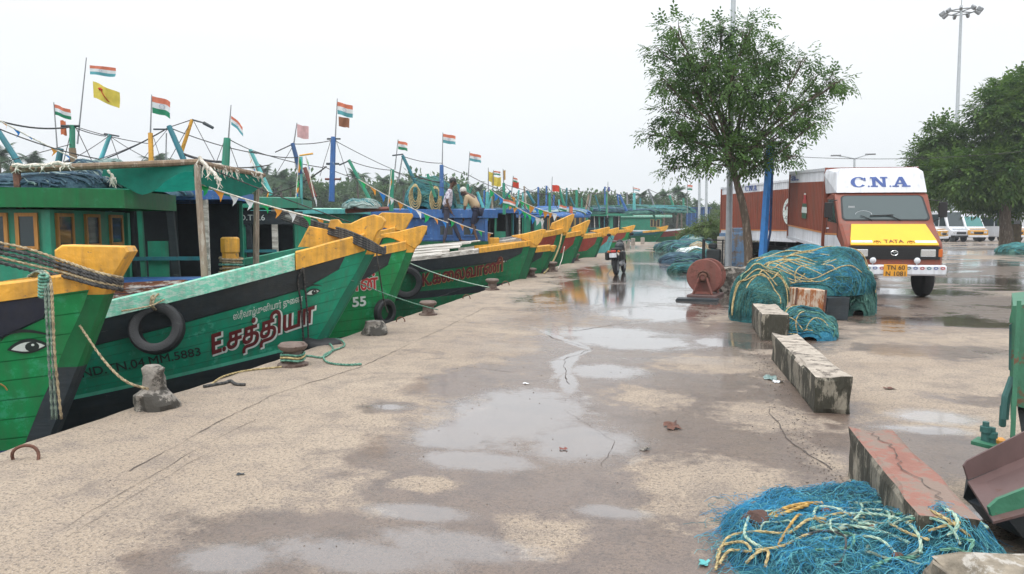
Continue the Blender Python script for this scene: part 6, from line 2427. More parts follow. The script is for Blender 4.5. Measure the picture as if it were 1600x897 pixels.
# ------------------------------------------------------------------ bollards, posts, rings
def tapered_rock(name, label, px, py, h, r0, r1, seed):
    mb = MB()
    mb.lathe([(r0 * 1.1, 0), (r0 * 1.05, h * .12), (r0 * .9, h * .34), (r1 * 1.25, h * .45), (r1 * 1.08, h * .72), (r1, h * .93), (r1 * .6, h)], 26)
    for v_ in mb.v:
        n = noise.noise_vector(v_ * 7 + Vector((seed, 0, 0)))
        n2 = noise.noise(v_ * 16 + Vector((seed, 3, 0)))
        v_ += Vector((n.x, n.y, n.z * .4)) * .05 * (r0 / .16) + Vector((v_.x, v_.y, 0)) * n2 * .22
        v_.z = max(0, v_.z)
    o = mb.build(name, M['concgrey'], None, smooth=28)
    o.location = gnd(px, py)
    return tag(o, label, 'bollard')


tapered_rock('concrete_bollard', 'tall rough broken concrete bollard nearest the camera on the quay edge', 242, 636, .36, .17, .082, 1)
tapered_rock('concrete_bollard', 'squat crumbled concrete bollard stump at the foot of boat 55', 586, 522, .20, .17, .11, 5)


def iron_bollard(label, px, py, s_=1.0):
    mb = MB()
    mb.lathe([(.155, 0), (.155, .02), (.11, .035), (.095, .07), (.092, .15), (.125, .17), (.145, .19), (.15, .215), (.125, .24), (.05, .25)], 22)
    for v_ in mb.v:
        v_ += noise.noise_vector(v_ * 9) * .008
        v_ *= s_
    o = mb.build('mooring_bollard', M['ironb'], None, smooth=35)
    o.location = gnd(px, py)
    o['group'] = 'iron mooring bollards along the quay edge'
    return tag(o, label, 'bollard', 'iron mooring bollards along the quay edge')


M['ironb'] = mat('weathered_iron_bollard', (.155, .115, .095), .8, var=.35, scale=10, bump=.4, wear=(.07, .04, .03), wearamt=.5)
iron_bollard('iron mooring bollard with green and straw rope wound round its neck', 458, 571, 1.05)
iron_bollard('iron mooring bollard between boat 55 and the grey decked boat', 669, 492)
iron_bollard('iron mooring bollard under the maroon lettered hull with a green line on it', 769, 453, 1.1)
iron_bollard('dark iron mooring bollard beside the red foot band of the low boat', 830, 433, 1.1)
iron_bollard('iron mooring bollard with a yellow rope just behind the low boat', 862, 424, 1.3)
iron_bollard('iron mooring bollard by the second red banded bow', 899, 408, 1.3)
iron_bollard('iron mooring bollard in front of the light blue hull', 922, 401, 1.3)
for lb, px, py in (('square concrete bollard closest to the motorcycle', 967, 390), ('square concrete bollard second from the motorcycle', 974, 389), ('square concrete bollard in the middle of the row behind the motorcycle', 981, 386), ('square concrete bollard fourth in the row behind the motorcycle', 989, 383), ('square concrete bollard standing alone at the far end of the quay', 1004, 381.5)):
    d_ = gnd(px, py)
    q = MB()
    q.box((0, 0, .26), (.30, .30, .52), bev=.02)
    o = q.build('concrete_post', M['concpost'], None)
    o.location = d_
    tag(o, lb, 'bollard', 'square concrete bollards at the end of the quay')
for lb, px, py, s_ in (('rusty iron mooring ring at the lower left corner of the quay', 40, 718, 1.0), ('rusty mooring ring beside the crumbled concrete stump', 626, 503, .8), ('rusty mooring ring under the maroon lettered hull', 729, 467, .9), ('rusty mooring ring beside the bollard with the green line', 790, 446, 1.1)):
    q = MB()
    q.tube([(.085 * math.cos(a), .02 * math.sin(a * 2), max(-.02, .095 * math.sin(a))) for a in [-.25 + (math.pi + .5) * i / 14 for i in range(15)]], .011, 7)
    for v_ in q.v:
        v_ *= s_
    o = q.build('mooring_ring', M['rust'], None, smooth=True)
    o.location = gnd(px, py)
    o.rotation_euler = (0, 0, R(12))
    tag(o, lb, 'mooring ring', 'rusty mooring rings let into the quay')


def rope_thing(label, pts, r_, m, name='mooring_rope', cat='rope', twisted=False, group=None):
    pts = [Vector(p) for p in pts]
    c = pts[0].copy()
    if twisted:
        o = twist([p - c for p in pts], r_, m, None, name, sub=8, turns=50)
    else:
        mb = MB()
        mb.tube([p - c for p in catmull(pts, 5)], r_, 6)
        o = mb.build(name, MATS(m), None, smooth=True)
    o.location = c
    return tag(o, label, cat, group)


def gr3(lst, z=.012):
    return [gnd(x, y, z) for x, y in lst]


h1 = FB['near']
rope_thing('tan rope sagging from the nearest stem to the rough concrete bollard', [onhull(h1, 148, 522, .06)[2], at(160, 560, 5.9), at(195, 595, 5.85), at(232, 608, 5.95)], .011, 'ropetan', twisted=True)
rope_thing('green rope thrown in loops on the quay beside the roped iron bollard', gr3([(452, 560), (480, 556), (505, 558), (520, 545), (512, 532), (530, 530), (538, 540), (520, 548), (506, 556), (512, 566), (540, 570), (565, 569)], .015), .013, 'ropegrn', twisted=True)
rope_thing('straw coloured rope trailing left from the roped iron bollard along the quay', gr3([(470, 566), (440, 573), (400, 577), (370, 582), (345, 590), (330, 601)]), .010, 'ropeyel', twisted=True)
for z_, mm in ((.07, 'ropegrn'), (.10, 'ropeyel'), (.13, 'ropegrn')):
    c0 = gnd(458, 571)
    q = MB()
    q.tube([c0 + Vector((.125 * math.cos(a), .125 * math.sin(a), z_ + .008 * math.sin(a * 3))) for a in [2 * math.pi * i / 20 for i in range(20)]], .013, 6, closed=True)
    o = q.build('rope_turn', MATS(mm), None, smooth=True, shift=c0)
    tag(o, {.07: 'lowest green rope turn round the iron bollard neck', .10: 'straw rope turn round the iron bollard neck', .13: 'topmost green rope turn round the iron bollard neck'}[z_], 'rope', 'rope turns on the bollard')
rope_thing('thin pale mooring line from the lettered teal boat to the second iron bollard', sag(onhull(FB['sathiya'], 552, 436, .05)[2], gnd(684, 484, .12), .03, 6), .009, 'ropegrn', group='mooring lines to the bollards')
rope_thing('pale mooring line crossing the maroon lettered hull down to its bollard', sag(onhull(FB['kalai'], 640, 412, .06)[2], gnd(764, 449, .18), .06, 6), .012, 'ropemint', group='mooring lines to the bollards')
rope_thing('yellow mooring rope hanging from the tallest prow to the quay', [at(878, 366, 25.2), at(874, 385, 25.0), at(866, 405, 24.8), at(858, 418, 24.5), gnd(850, 427, .03)], .030, 'ropeyel')
rope_thing('thin pale line hanging from the second red banded bow', [at(882, 385, 27.2), at(878, 405, 27), gnd(872, 420, .03)], .014, 'ropewhite')
o = rope_thing('broken dark stick and rope scrap lying on the quay', gr3([(318, 604), (335, 601), (352, 598), (360, 595), (368, 600), (383, 601)], .014), .016, 'ropedark', 'rope_scrap')
# hanging ropes over the nearest bow rail
for i, (x0, x1, mm) in enumerate(((66, 78, 'ropedull'), (72, 84, 'ropedull'), (76, 92, 'ropetan'))):
    p_top = onhull(h1, x0 + 4, 470, .16)[2]
    rope_thing(['greenish rope doubled over the nearest bow rail, left strand', 'mint rope doubled over the nearest bow rail, middle strand', 'greenish rope doubled over the nearest bow rail, right strand'][i],
               [at(x0 - 22, 432, 6.1), at(x0 - 6, 424, 5.95), at(x0 + 3, 440, 5.72), at(x0 + 6, 480, 5.68), at(x0 + 10, 560, 5.66), at(x1 + 4, 655, 5.72)], .012, mm, 'hanging_rope', twisted=True, group='ropes hung over the nearest bow rail')
q = MB()
for j in range(7):
    z_ = j * .028
    q.tube([at(68 + 7 * math.cos(a), 432 + j * 5 + 3 * math.sin(a), 5.72 - .03 * math.sin(a)) for a in [2 * math.pi * i / 12 for i in range(12)]], .012, 5, closed=True)
o = q.build('rope_whipping', M['ropegrn'], None, smooth=True, shift=at(66, 480, 5.72))
tag(o, 'thick mint rope whipping binding the hanging ropes at the nearest bow rail', 'rope')
# ropes round the neck of the two nearest prows
for i in range(5):
    k = i * .012
    rope_thing(['uppermost tan mooring rope', 'second dark mooring rope', 'third dark mooring rope', 'fourth tan mooring rope', 'lowest dark mooring rope'][i] + ' wrapped round the nearest yellow prow',
               [at(-30, 374 + i * 7, 6.3), at(40, 388 + i * 8, 6.2), at(100, 408 + i * 6, 6.05), at(150, 425 + i * 5, 5.98), at(182, 433 + i * 4.5, 6.05), at(190, 434 + i * 4.5, 6.28), at(176, 432 + i * 4, 6.5)], .014 if i in (0, 3) else .019, 'ropetan' if i in (0, 3) else 'ropedark', 'prow_rope', twisted=True, group='ropes wrapped round the nearest prow')
for i in range(5):
    rope_thing(['uppermost', 'second', 'third', 'fourth', 'lowest'][i] + ' black hawser lashed under the curved yellow prow',
               [at(440, 330 + i * 3, 10.6), at(500, 349 + i * 3, 10.0), at(540, 360 + i * 3.4, 9.78), at(575, 375 + i * 3.6, 9.74), at(597, 388 + i * 2, 9.84), at(602, 386 + i * 2, 10.05)], .018, 'ropedark', 'prow_rope', group='hawsers under the curved yellow prow')
q = MB()
pa, pb = at(445, 337, 10.6), at(500, 354, 10.1)
q.tube([pa.lerp(pb, i / 8) for i in range(9)], [.03, .06, .066, .06, .068, .06, .064, .055, .03], 10)
o = q.build('bound_roll', mat('grey_bound_cloth', (.22, .23, .21), .9, var=.4, scale=12, bump=.5), None, smooth=True, shift=pa)
tag(o, 'grey cloth bound roll on the hawser behind the curved yellow prow', 'roll')
for i, (x0, y0, x1, y1) in enumerate(((540, 405, 481, 535), (545, 402, 487, 538))):
    pass
b1 = FB['sathiya']
for i, xx in enumerate((470, 479)):
    pts = [onhull(b1, xx - 6 + 2 * i, 412, .07)[2], onhull(b1, xx - 2, 440, .05)[2], onhull(b1, xx, 480, .05)[2], onhull(b1, xx + 2, 535, .06)[2]]
    rope_thing(['left', 'right'][i] + ' of two black ropes hanging down the teal hull near its eye', pts, .012, 'ropedark', 'hanging_rope', group='black ropes on the teal hull')
rope_thing('dark rope hanging from the curved prow down to the bow of boat 55', [at(588, 392, 9.9), at(592, 420, 9.95), at(600, 470, 11.2), at(606, 488, 11.6)], .010, 'ropedark', 'hanging_rope')
rope_thing('tan rope tied from the yellow mooring post along the mint rail', [at(352, 436, 9.6), at(310, 452, 9.2), at(262, 466, 8.6), at(235, 478, 8.2), at(190, 486, 8.0)], .011, 'ropetan', twisted=True)
rope_thing('tan rope from the yellow mooring post to the bow', [at(372, 440, 9.7), at(410, 425, 9.6), at(445, 405, 9.5), at(468, 398, 9.5), at(474, 408, 9.35)], .010, 'ropetan', twisted=True)
for j in range(6):
    c0 = at(361, 429 - j * 5, 10.0)
    q = MB()
    q.tube([c0 + Vector(((.135 + .012 * (j % 2)) * math.cos(a), (.135 + .012 * (j % 2)) * math.sin(a), .012 * math.sin(a + j))) for a in [2 * math.pi * i / 18 for i in range(18)]], .017, 6, closed=True)
    o = q.build('rope_turn', MATS('ropetan' if j % 3 else 'ropegrn'), None, smooth=True, shift=c0)
    tag(o, 'rope turn wound round the yellow mooring post', 'rope', 'rope turns on the yellow mooring post')
# peeling timber lying on the fore deck
q = MB()
for j in range(3):
    q.box((j * .02, 0, j * .07), (.9, .12, .06), jit=.012, seed=j)
o = q.build('timber_planks', M['whitewear'], None)
o.location, o.rotation_euler = at(228, 462, 8.9), (0, R(-3), R(16))
tag(o, 'peeling white painted planks stacked on the deck behind the mint rail', 'planks')


def tyre(label, p, axis_rot, r_=.34, w_=.18, tilt=0.0):
    mb = MB()
    prof = [(r_ * .60, -w_ * .38), (r_ * .72, -w_ * .5), (r_ * .9, -w_ * .48), (r_ * .985, -w_ * .34), (r_, 0), (r_ * .985, w_ * .34), (r_ * .9, w_ * .48), (r_ * .72, w_ * .5), (r_ * .60, w_ * .38), (r_ * .66, 0)]
    n, vs_, fs_ = 32, [], []
    for k in range(n):
        a = 2 * math.pi * k / n
        for (rd, z) in prof:
            vs_.append((rd * math.cos(a), z, rd * math.sin(a)))
    m_ = len(prof)
    for k in range(n):
        for j in range(m_):
            fs_.append((k * m_ + j, k * m_ + (j + 1) % m_, ((k + 1) % n) * m_ + (j + 1) % m_, ((k + 1) % n) * m_ + j))
    mb.add(vs_, fs_)
    o = mb.build('tyre_fender', M['rubber'], None, smooth=35)
    o.location = p
    o.rotation_euler = (tilt, 0, axis_rot)
    return tag(o, label, 'tyre')


t_, z_, p_ = onhull(b1, 240, 510, .17)
tyre('black tyre fender roped to the side of the lettered teal boat', p_, b1.rot, .305, .17, R(-17))
q = MB()
pt = p_ + Vector((0, 0, .30))
for dx in (-.012, .012):
    q.tube([pt + Vector((dx, -.02, -.08)), pt + Vector((dx, -.08, -.02)), pt + Vector((dx * 2, -.04, .07)), pt + Vector((dx, .10, .14))], .012, 6)
q.sphere(pt + Vector((0, -.05, .05)), .028, 8, 6)
o = q.build('tyre_lashing', M['ropetan'], None, smooth=True, shift=pt)
tag(o, 'tan rope lashing that ties the tyre to the mint rail', 'rope')
p_ = onhull(FB['fifty'], 606, 490, .05)[2]
tyre('black tyre fender squeezed on edge at the foot of boat 55', Vector(p_) + Vector((.05, -.1, .0)), R(70), .24, .14)
tyre('large black tyre between boat 55 and the grey decked boat', onhull(FB['kalai'], 632, 440, .14)[2], FB['kalai'].rot, .42, .2)
q = MB()
c0 = onhull(b1, 500, 538, .1)[2]
q.sphere((0, 0, 0), .2, 12, 8, sc=(1.3, .7, .45))
for v_ in q.v:
    v_ += noise.noise_vector(v_ * 5) * .05
o = q.build('fender_bundle', M['rubber'], None, smooth=True)
o.location = gnd(520, 540, -.02) + Vector((-.15, 0, 0))
tag(o, 'flattened black rubber fender bundle under the teal bow at the quay edge', 'fender')

# ------------------------------------------------------------------ flags
FO, FW, FGn = clothmat('flag_saffron', (.66, .20, .12)), clothmat('flag_white', (.74, .74, .74)), clothmat('flag_green', (.03, .23, .12))
FT = clothmat('flag_faded_teal', (.12, .36, .40))
FY, FR, FP, FNB = clothmat('flag_yellow', (.70, .55, .10)), clothmat('flag_red', (.62, .07, .04)), clothmat('flag_pink', (.66, .40, .40)), plainpaint('flag_navy', (.08, .10, .32))
for m_ in (FO, FW, FGn, FT, FY, FR, FP):
    m_.node_tree.nodes['Principled BSDF'].inputs['Roughness'].default_value = .9


def flag(label, px, py, w, h, k, kind, pole=None, droop=.35, seed=0, swallow=False):
    """px, py: hoist top corner in photo pixels; w, h: size in pixels at depth k; pole: (foot y, top y)."""
    s_ = k / FPX
    W_, H_ = w * s_, h * s_
    base = at(px, py, k)
    foot = at(pole[2] if pole and len(pole) > 2 else px, pole[0], k) if pole else base
    root = thing('flag', label, 'flag', P3(foot), 0, 'flags flying over the fishing boats')
    B = base - foot
    rr = rnd(seed)
    ph = rr.uniform(0, 6)
    nu, nv = 14, 6

    def fn(u, v):
        q = Vector((1, .25, 0)).normalized()
        n = Vector((-.25, 1, 0)).normalized()
        y = -v * H_ - droop * W_ * u ** 1.2
        if swallow and u > .6:
            y += (u - .6) * .4 * H_ * (v - .5) * -1
        return B + q * (W_ * u * (1 - .10 * droop)) + n * (math.sin(u * 6 + ph + v * 1.6) * .15 * W_ * min(1, u * 1.6)) + Vector((0, 0, y + math.sin(u * 6.5 + ph) * .07 * H_ * u))
    mb = MB()
    if kind in ('india', 'fade'):
        mb.grid(nu, nv, fn, mfn=lambda u, v: 0 if v < .333 else (1 if v < .667 else 2))
        mats = [FO, FW, FGn if kind == 'india' else FT]
    else:
        mb.grid(nu, nv, fn)
        mats = [kind]
    c = mb.build('cloth', mats, root, smooth=True, fixn=False)
    if kind in ('india', 'fade'):
        wb = MB()
        for off in (.006, -.006):
            pts = []
            for i in range(12):
                a = 2 * math.pi * i / 12
                u, v = .5 + .14 * (H_ / W_) * math.cos(a), .5 + .13 * math.sin(a)
                p = fn(u, v)
                pts.append(p + Vector((0, off * 1.5, 0)))
            wb.tube(pts, .006 * H_ + .0005, 4, closed=True)
        wb.build('wheel_emblem', FNB, c)
    if pole:
        pb = MB()
        pb.cyl((0, 0, 0), at(pole[3] if len(pole) > 3 else px, pole[1], k) - foot, .007 + k * .0005, .004 + k * .0003, 6)
        pb.build('flagpole', M['steel'], root)
    return root, fn


flag('small Indian flag on the leftmost thin pole', 85, 163, 24, 16, 11, 'india', (265, 160, 92, 84), .35, 1)
flag('torn orange pennant below the leftmost Indian flag', 94, 188, 9, 22, 11, plainpaint('flag_dull_orange', (.50, .13, .05)), None, .1, 2)
flag('faded Indian flag at the top of the tallest thin pole', 140, 102, 38, 14, 12, 'fade', (225, 90, 121, 135), .10, 3)
_, yf = flag('yellow flag with red emblem below the topmost flag', 145, 127, 40, 25, 12, FY, None, .45, 4)
q = MB()
for off in (-.012, .012):
    q.tube([yf(.32 + .30 * i / 5, .22 + .62 * i / 5) + Vector((0, off, 0)) for i in range(6)], .008, 4)
    q.tube([yf(.26 + .16 * i / 3, .30 - .02 * i + .05 * (i % 2)) + Vector((0, off, 0)) for i in range(4)], .016, 4)
q.build('flag_emblem', FR, _)
flag('Indian flag above the yellow mast', 237, 150, 30, 26, 12.6, 'india', (209, 148, 235, 237), .28, 5)
flag('limp Indian flag folded on a thin pole above the green mast', 361, 181, 20, 14, 12.8, 'fade', (216, 164, 357, 361), .85, 6)
flag('plain faded pink flag above the dark blue boom', 464, 194, 18, 20, 15.5, FP, (225, 192, 459, 464), .25, 7)
flag('faded Indian flag on top of the blue mast', 527, 159, 24, 19, 16.2, 'fade', (215, 154, 524, 527), .28, 8)
flag('dark printed flag under the faded flag on the blue mast', 529, 182, 17, 15, 16.2, plainpaint('flag_dark_print', (.24, .10, .05)), None, .2, 9)
flag('small Indian flag above the green mast right of the blue mast', 622, 220, 15, 13, 20, 'india', (265, 218, 617, 622), .22, 10)
flag('faded Indian flag above the tall net hump', 692, 209, 20, 14, 20.5, 'fade', (258, 207, 691, 692), .18, 11)
flag('faded Indian flag right of the tall net hump', 734, 239, 18, 12, 24, 'fade', (288, 237, 731, 734), .22, 12)
flag('narrow yellow flag among the far flags', 763, 268, 9, 15, 25, FY, (300, 262, 763, 763), .25, 13)
flag('broad yellow flag below a tiny Indian flag', 768, 276, 15, 14, 25, FY, None, .1, 14)
flag('tiny Indian flag above the broad yellow flag', 771, 267, 11, 6, 25, 'india', (300, 266, 770, 771), .1, 15)
flag('narrow ochre flag on the dark green mast', 786, 266, 4, 15, 27, plainpaint('flag_ochre', (.50, .30, .10)), (288, 264, 787, 786), .1, 16)
flag('tiny Indian flag above the red swallow tailed flag', 802, 277, 7, 7, 28, 'india', (305, 275, 799, 802), .35, 17)
flag('orange red swallow tailed flag in the middle distance', 801, 284, 10, 9, 28, FR, None, .2, 18, True)
flag('bright red flag left of the mast above the red banded bows', 863, 289, 11, 10, 33, FR, (320, 276, 861, 863), .08, 19)
flag('Indian flag hung low over the boats beside the people', 786, 311, 20, 9, 24.5, 'india', None, .25, 20)
flag('Indian flag hung low above the tallest yellow prow', 874, 320, 12, 8, 29, 'india', None, .25, 21)
flag('small faded flag at the far boats', 989, 293, 11, 4, 50, 'fade', (303, 291, 990, 989), .2, 22)
flag('tiny Indian flag left of the pale poles near the tree', 1074, 289, 8, 8, 62, 'india', (335, 287, 1074, 1074), .02, 23)
flag('small orange pennant on the tallest yellow prow', 889, 322, 6, 11, 25.5, FO, (333, 321, 890, 889), .2, 24)
flag('dark flag hanging beside a thin mast beyond the boats', 950, 292, 3, 6, 45, FNB, (340, 284, 949, 950), .2, 25)

# pennant strings
PC = [clothmat('pennant_green', (.02, .42, .12)), clothmat('pennant_orange', (.72, .30, .05)), clothmat('pennant_blue', (.03, .22, .60)), clothmat('pennant_white', (.78, .80, .82))]


def bunting(label, a, b_2, n, size, sg, seed=0):
    a, b_2 = Vector(a), Vector(b_2)
    root = thing('bunting', label, 'bunting', P3(a), 0, 'pennant strings between the boats')
    P = [p - a for p in sag(a, b_2, sg, 24)]
    mb = MB()
    mb.tube(P, .006 + size * .03, 4)
    mb.build('string', M['ropewhite'], root)
    rr = rnd(seed)
    d = (P[-1] - P[0])
    for i in range(n):
        t = (i + .5) / n * 24
        j = int(t)
        p = P[j].lerp(P[min(j + 1, 24)], t - j)
        u = d.normalized()
        s_ = size * rr.uniform(.8, 1.15)
        fw = Vector((rr.uniform(-.3, .3), rr.uniform(-.3, .3), -1)).normalized()
        q = MB()
        q.add([p - u * s_ * .45, p + u * s_ * .45, p + fw * s_ * .6 + u * s_ * .25, p + fw * s_ + u * rr.uniform(-.1, .2) * s_, p + fw * s_ * .6 - u * s_ * .22 + Vector((.02, .03, 0))], [(0, 1, 2, 3, 4)])
        q.build('pennant', PC[(i + rr.randint(0, 1)) % 4], root, fixn=False)


bunting('pennant string from the left edge to the post above the nearest cabin', at(-5, 186, 9.5), at(165, 268, 10.5), 9, .10, .03, 1)
bunting('pennant string from the green tarp down to the curved yellow prow', at(305, 285, 9.2), at(530, 348, 10.2), 10, .14, .04, 2)
bunting('pennant string from the tall net hump mast down to the people', at(560, 280, 18), at(700, 348, 19.5), 10, .20, .08, 3)
bunting('pennant string behind the two men', at(700, 342, 21), at(770, 365, 22), 5, .22, .05, 4)
bunting('pennants hanging down the red and blue boom', at(467, 245, 15.4), at(462, 312, 15.4), 8, .18, .0, 5)
bunting('second string of pennants on the red and blue boom', at(478, 245, 15.4), at(492, 312, 15.4), 8, .18, .0, 6)
bunting('pennant string over the far blue roofs', at(765, 295, 26), at(850, 345, 27), 12, .28, .1, 7)
bunting('lower pennant string over the far blue roofs', at(790, 300, 28), at(870, 335, 29), 11, .28, .1, 8)
bunting('pennants on the green mast left of the net hump', at(612, 266, 19.4), at(606, 322, 19.4), 6, .2, .0, 9)
bunting('pennants hanging beside the pale boom left of the blue mast', at(388, 236, 15.3), at(420, 300, 15.3), 6, .16, .1, 10)


# ------------------------------------------------------------------ people
def skinned(name, joints, edges, radii, m, parent, sub=2, root=0):
    me = bpy.data.meshes.new(name)
    me.from_pydata([tuple(j) for j in joints], edges, [])
    o = bpy.data.objects.new(name, me)
    COL.objects.link(o)
    o.modifiers.new('skin', 'SKIN')
    sm = o.modifiers.new('sub', 'SUBSURF')
    sm.levels = sm.render_levels = sub
    sk = me.skin_vertices[0].data
    for i, r_ in enumerate(radii):
        rx, ry = r_ if isinstance(r_, tuple) else (r_, r_)
        sk[i].radius = (rx, ry)
        sk[i].use_root = (i == root)
    bpy.context.view_layer.update()
    dg = bpy.context.evaluated_depsgraph_get()
    nm = bpy.data.meshes.new_from_object(o.evaluated_get(dg))
    bpy.data.objects.remove(o)
    nm.name = name
    nm.materials.clear()
    nm.materials.append(m)
    nm.polygons.foreach_set('use_smooth', [True] * len(nm.polygons))
    o = bpy.data.objects.new(name, nm)
    COL.objects.link(o)
    o.parent = parent
    return o


SKIN = mat('brown_skin', (.085, .042, .026), .5, var=.1, bump=.03)
HAIR = mat('black_hair', (.008, .007, .007), .5, var=.2, bump=.3)
SHIRT1 = mat('pale_print_shirt', (.62, .60, .66), .8, var=.1, scale=9, bump=.15, wear=(.22, .17, .26), wearamt=.55, wscale=13)
TROU1 = mat('dark_trousers', (.050, .050, .075), .85, var=.3, bump=.15)
SHIRT2 = mat('khaki_shirt', (.40, .30, .19), .85, var=.15, bump=.2)
SHORT2 = mat('navy_shorts', (.015, .02, .045), .85, var=.2)
BANDAGE = mat('white_legging', (.72, .72, .70), .8, var=.06)


def person(label, loc, rotz, J, shirt, trousers, extra=None, shorts=False, cap=None):
    """J: joint dict in local metres, x forward, y left, z up."""
    root = thing('person', label, 'person', loc, rotz)
    V = {k: Vector(v_) for k, v_ in J.items()}
    names = ['pel', 'spine', 'chest', 'neck', 'headb', 'head', 'sl', 'el', 'wl', 'hl', 'sr', 'er', 'wr', 'hr', 'hipl', 'kl', 'al', 'tl', 'hipr', 'kr', 'ar', 'tr']
    rad = dict(pel=(.11, .13), spine=(.095, .115), chest=(.10, .135), neck=.05, headb=.07, head=.082, sl=.052, el=.040, wl=.028, hl=.030, sr=.052, er=.040, wr=.028, hr=.030, hipl=.078, kl=.052, al=.036, tl=.030, hipr=.078, kr=.052, ar=.036, tr=.030)
    V['headb'] = V['neck'].lerp(V['head'], .55)
    idx = {n: i for i, n in enumerate(names)}
    ed = [('pel', 'spine'), ('spine', 'chest'), ('chest', 'neck'), ('neck', 'headb'), ('headb', 'head'), ('chest', 'sl'), ('sl', 'el'), ('el', 'wl'), ('wl', 'hl'), ('chest', 'sr'), ('sr', 'er'), ('er', 'wr'), ('wr', 'hr'),
          ('pel', 'hipl'), ('hipl', 'kl'), ('kl', 'al'), ('al', 'tl'), ('pel', 'hipr'), ('hipr', 'kr'), ('kr', 'ar'), ('ar', 'tr')]
    body = skinned('body', [V[n] for n in names], [(idx[a], idx[b_2]) for a, b_2 in ed], [rad[n] for n in names], SKIN, root)
    # face and fingers joined into the same body mesh
    hd = V['head']
    fw = Vector(J.get('face', (1, 0, -.2))).normalized()
    lf = Vector((0, 1, 0))
    up = fw.cross(lf) * -1
    up = lf.cross(fw) * -1 if (lf.cross(fw)).z < 0 else lf.cross(fw)
    mb = MB()
    Mh = Matrix(((fw.x, lf.x, up.x, hd.x), (fw.y, lf.y, up.y, hd.y), (fw.z, lf.z, up.z, hd.z), (0, 0, 0, 1)))
    mb.sphere((.0, 0, 0), .1, 14, 10, sc=(.98, .80, 1.12), M=Mh)
    mb.tube([(.088, 0, .03), (.108, 0, -.005), (.118, 0, -.024), (.095, 0, -.035)], [.010, .014, .018, .012], 6, M=Mh)
    for s_ in (-1, 1):
        mb.sphere((.0, s_ * .083, .0), .03, 8, 6, sc=(.7, .35, 1), M=Mh)
    mb.sphere((.075, 0, -.07), .035, 8, 6, sc=(.7, 1, .6), M=Mh)
    for w_, h_, sd in (('wl', 'hl', 1), ('wr', 'hr', -1)):
        d = (V[h_] - V[w_]).normalized()
        s2 = d.cross(Vector((1, 0, 0)))
        s2 = s2.normalized() if s2.length > .1 else Vector((0, 1, 0))
        cu = s2.cross(d)
        for q in range(4):
            p0 = V[h_] + s2 * (.026 - q * .017) + d * .01
            L_q = [.062, .075, .080, .066][q]
            mb.tube([p0, p0 + d * L_q * .5 + cu * .008, p0 + d * L_q + cu * .030], [.0095, .009, .007], 6)
        p0 = V[w_].lerp(V[h_], .6) + s2 * .03
        mb.tube([p0, p0 + s2 * .022 + d * .03, p0 + s2 * .02 + d * .062 + cu * .015], [.011, .010, .008], 6)
    fe = mb.build('face', SKIN, None, smooth=True)
    bm = bmesh.new()
    bm.from_mesh(body.data)
    bm.from_mesh(fe.data)
    bm.to_mesh(body.data)
    bm.free()
    body.data.polygons.foreach_set('use_smooth', [True] * len(body.data.polygons))
    bpy.data.objects.remove(fe)
    ey = MB()
    for s_ in (-1, 1):
        ey.sphere((.086, s_ * .034, .018), .012, 8, 6, sc=(.6, 1.2, .7), M=Mh)
    ey.build('eyes', HAIR, body, smooth=True)
    mo = MB()
    mo.sphere((.097, 0, -.058), .016, 8, 6, sc=(.5, 1.6, .4), M=Mh)
    mo.build('mouth', INK['maroon'], body, smooth=True)
    hb = MB()
    hb.sphere((-.018, 0, .035), .108, 16, 10, sc=(1.0, .86, 1.0), M=Mh)
    hb.v = [p + noise.noise_vector(p * 18) * .012 for p in hb.v]
    hb.build('hair' if not cap else 'cap', cap or HAIR, root, smooth=True)
    # shirt: torso and sleeves to the elbows; trousers or shorts
    sn = ['spine0', 'spine', 'chest', 'collar', 'sl', 'ul', 'sr', 'ur']
    SV = dict(spine0=V['pel'].lerp(V['spine'], .1), spine=V['spine'], chest=V['chest'], collar=V['chest'].lerp(V['neck'], .55), sl=V['sl'], ul=V['sl'].lerp(V['el'], .85), sr=V['sr'], ur=V['sr'].lerp(V['er'], .85))
    SR = dict(spine0=(.14, .16), spine=(.125, .15), chest=(.125, .165), collar=.085, sl=.075, ul=.062, sr=.075, ur=.062)
    ix = {n: i for i, n in enumerate(sn)}
    skinned('shirt', [SV[n] for n in sn], [(ix[a], ix[b_2]) for a, b_2 in (('spine0', 'spine'), ('spine', 'chest'), ('chest', 'collar'), ('chest', 'sl'), ('sl', 'ul'), ('chest', 'sr'), ('sr', 'ur'))], [SR[n] for n in sn], shirt, root)
    k = .55 if shorts else 1.0
    e1 = lambda a, b_2: V[a].lerp(V[b_2], k) if shorts else V[b_2]
    tn = [V['pel'] + Vector((0, 0, .02)), V['hipl'], V['hipl'].lerp(V['kl'], .5), V['kl'] if not shorts else V['hipl'].lerp(V['kl'], .95), V['hipr'], V['hipr'].lerp(V['kr'], .5), V['kr'] if not shorts else V['hipr'].lerp(V['kr'], .95)]
    te = [(0, 1), (1, 2), (2, 3), (0, 4), (4, 5), (5, 6)]
    trr = [(.125, .145), .098, .085, .068 if not shorts else .08, .098, .085, .068 if not shorts else .08]
    if not shorts:
        tn += [V['kl'].lerp(V['al'], .85), V['kr'].lerp(V['ar'], .85)]
        te += [(3, 7), (6, 8)]
        trr += [.052, .052]
    skinned('trousers' if not shorts else 'shorts', tn, te, trr, trousers, root)
    if extra:
        q = MB()
        q.tube([V['kr'].lerp(V['ar'], .15), V['kr'].lerp(V['ar'], .6), V['ar'] + Vector((0, 0, -.01)), V['tr']], [.062, .055, .048, .042], 10)
        q.build('white_legging', extra, root, smooth=True)
    return root


kb = FB['kalai']


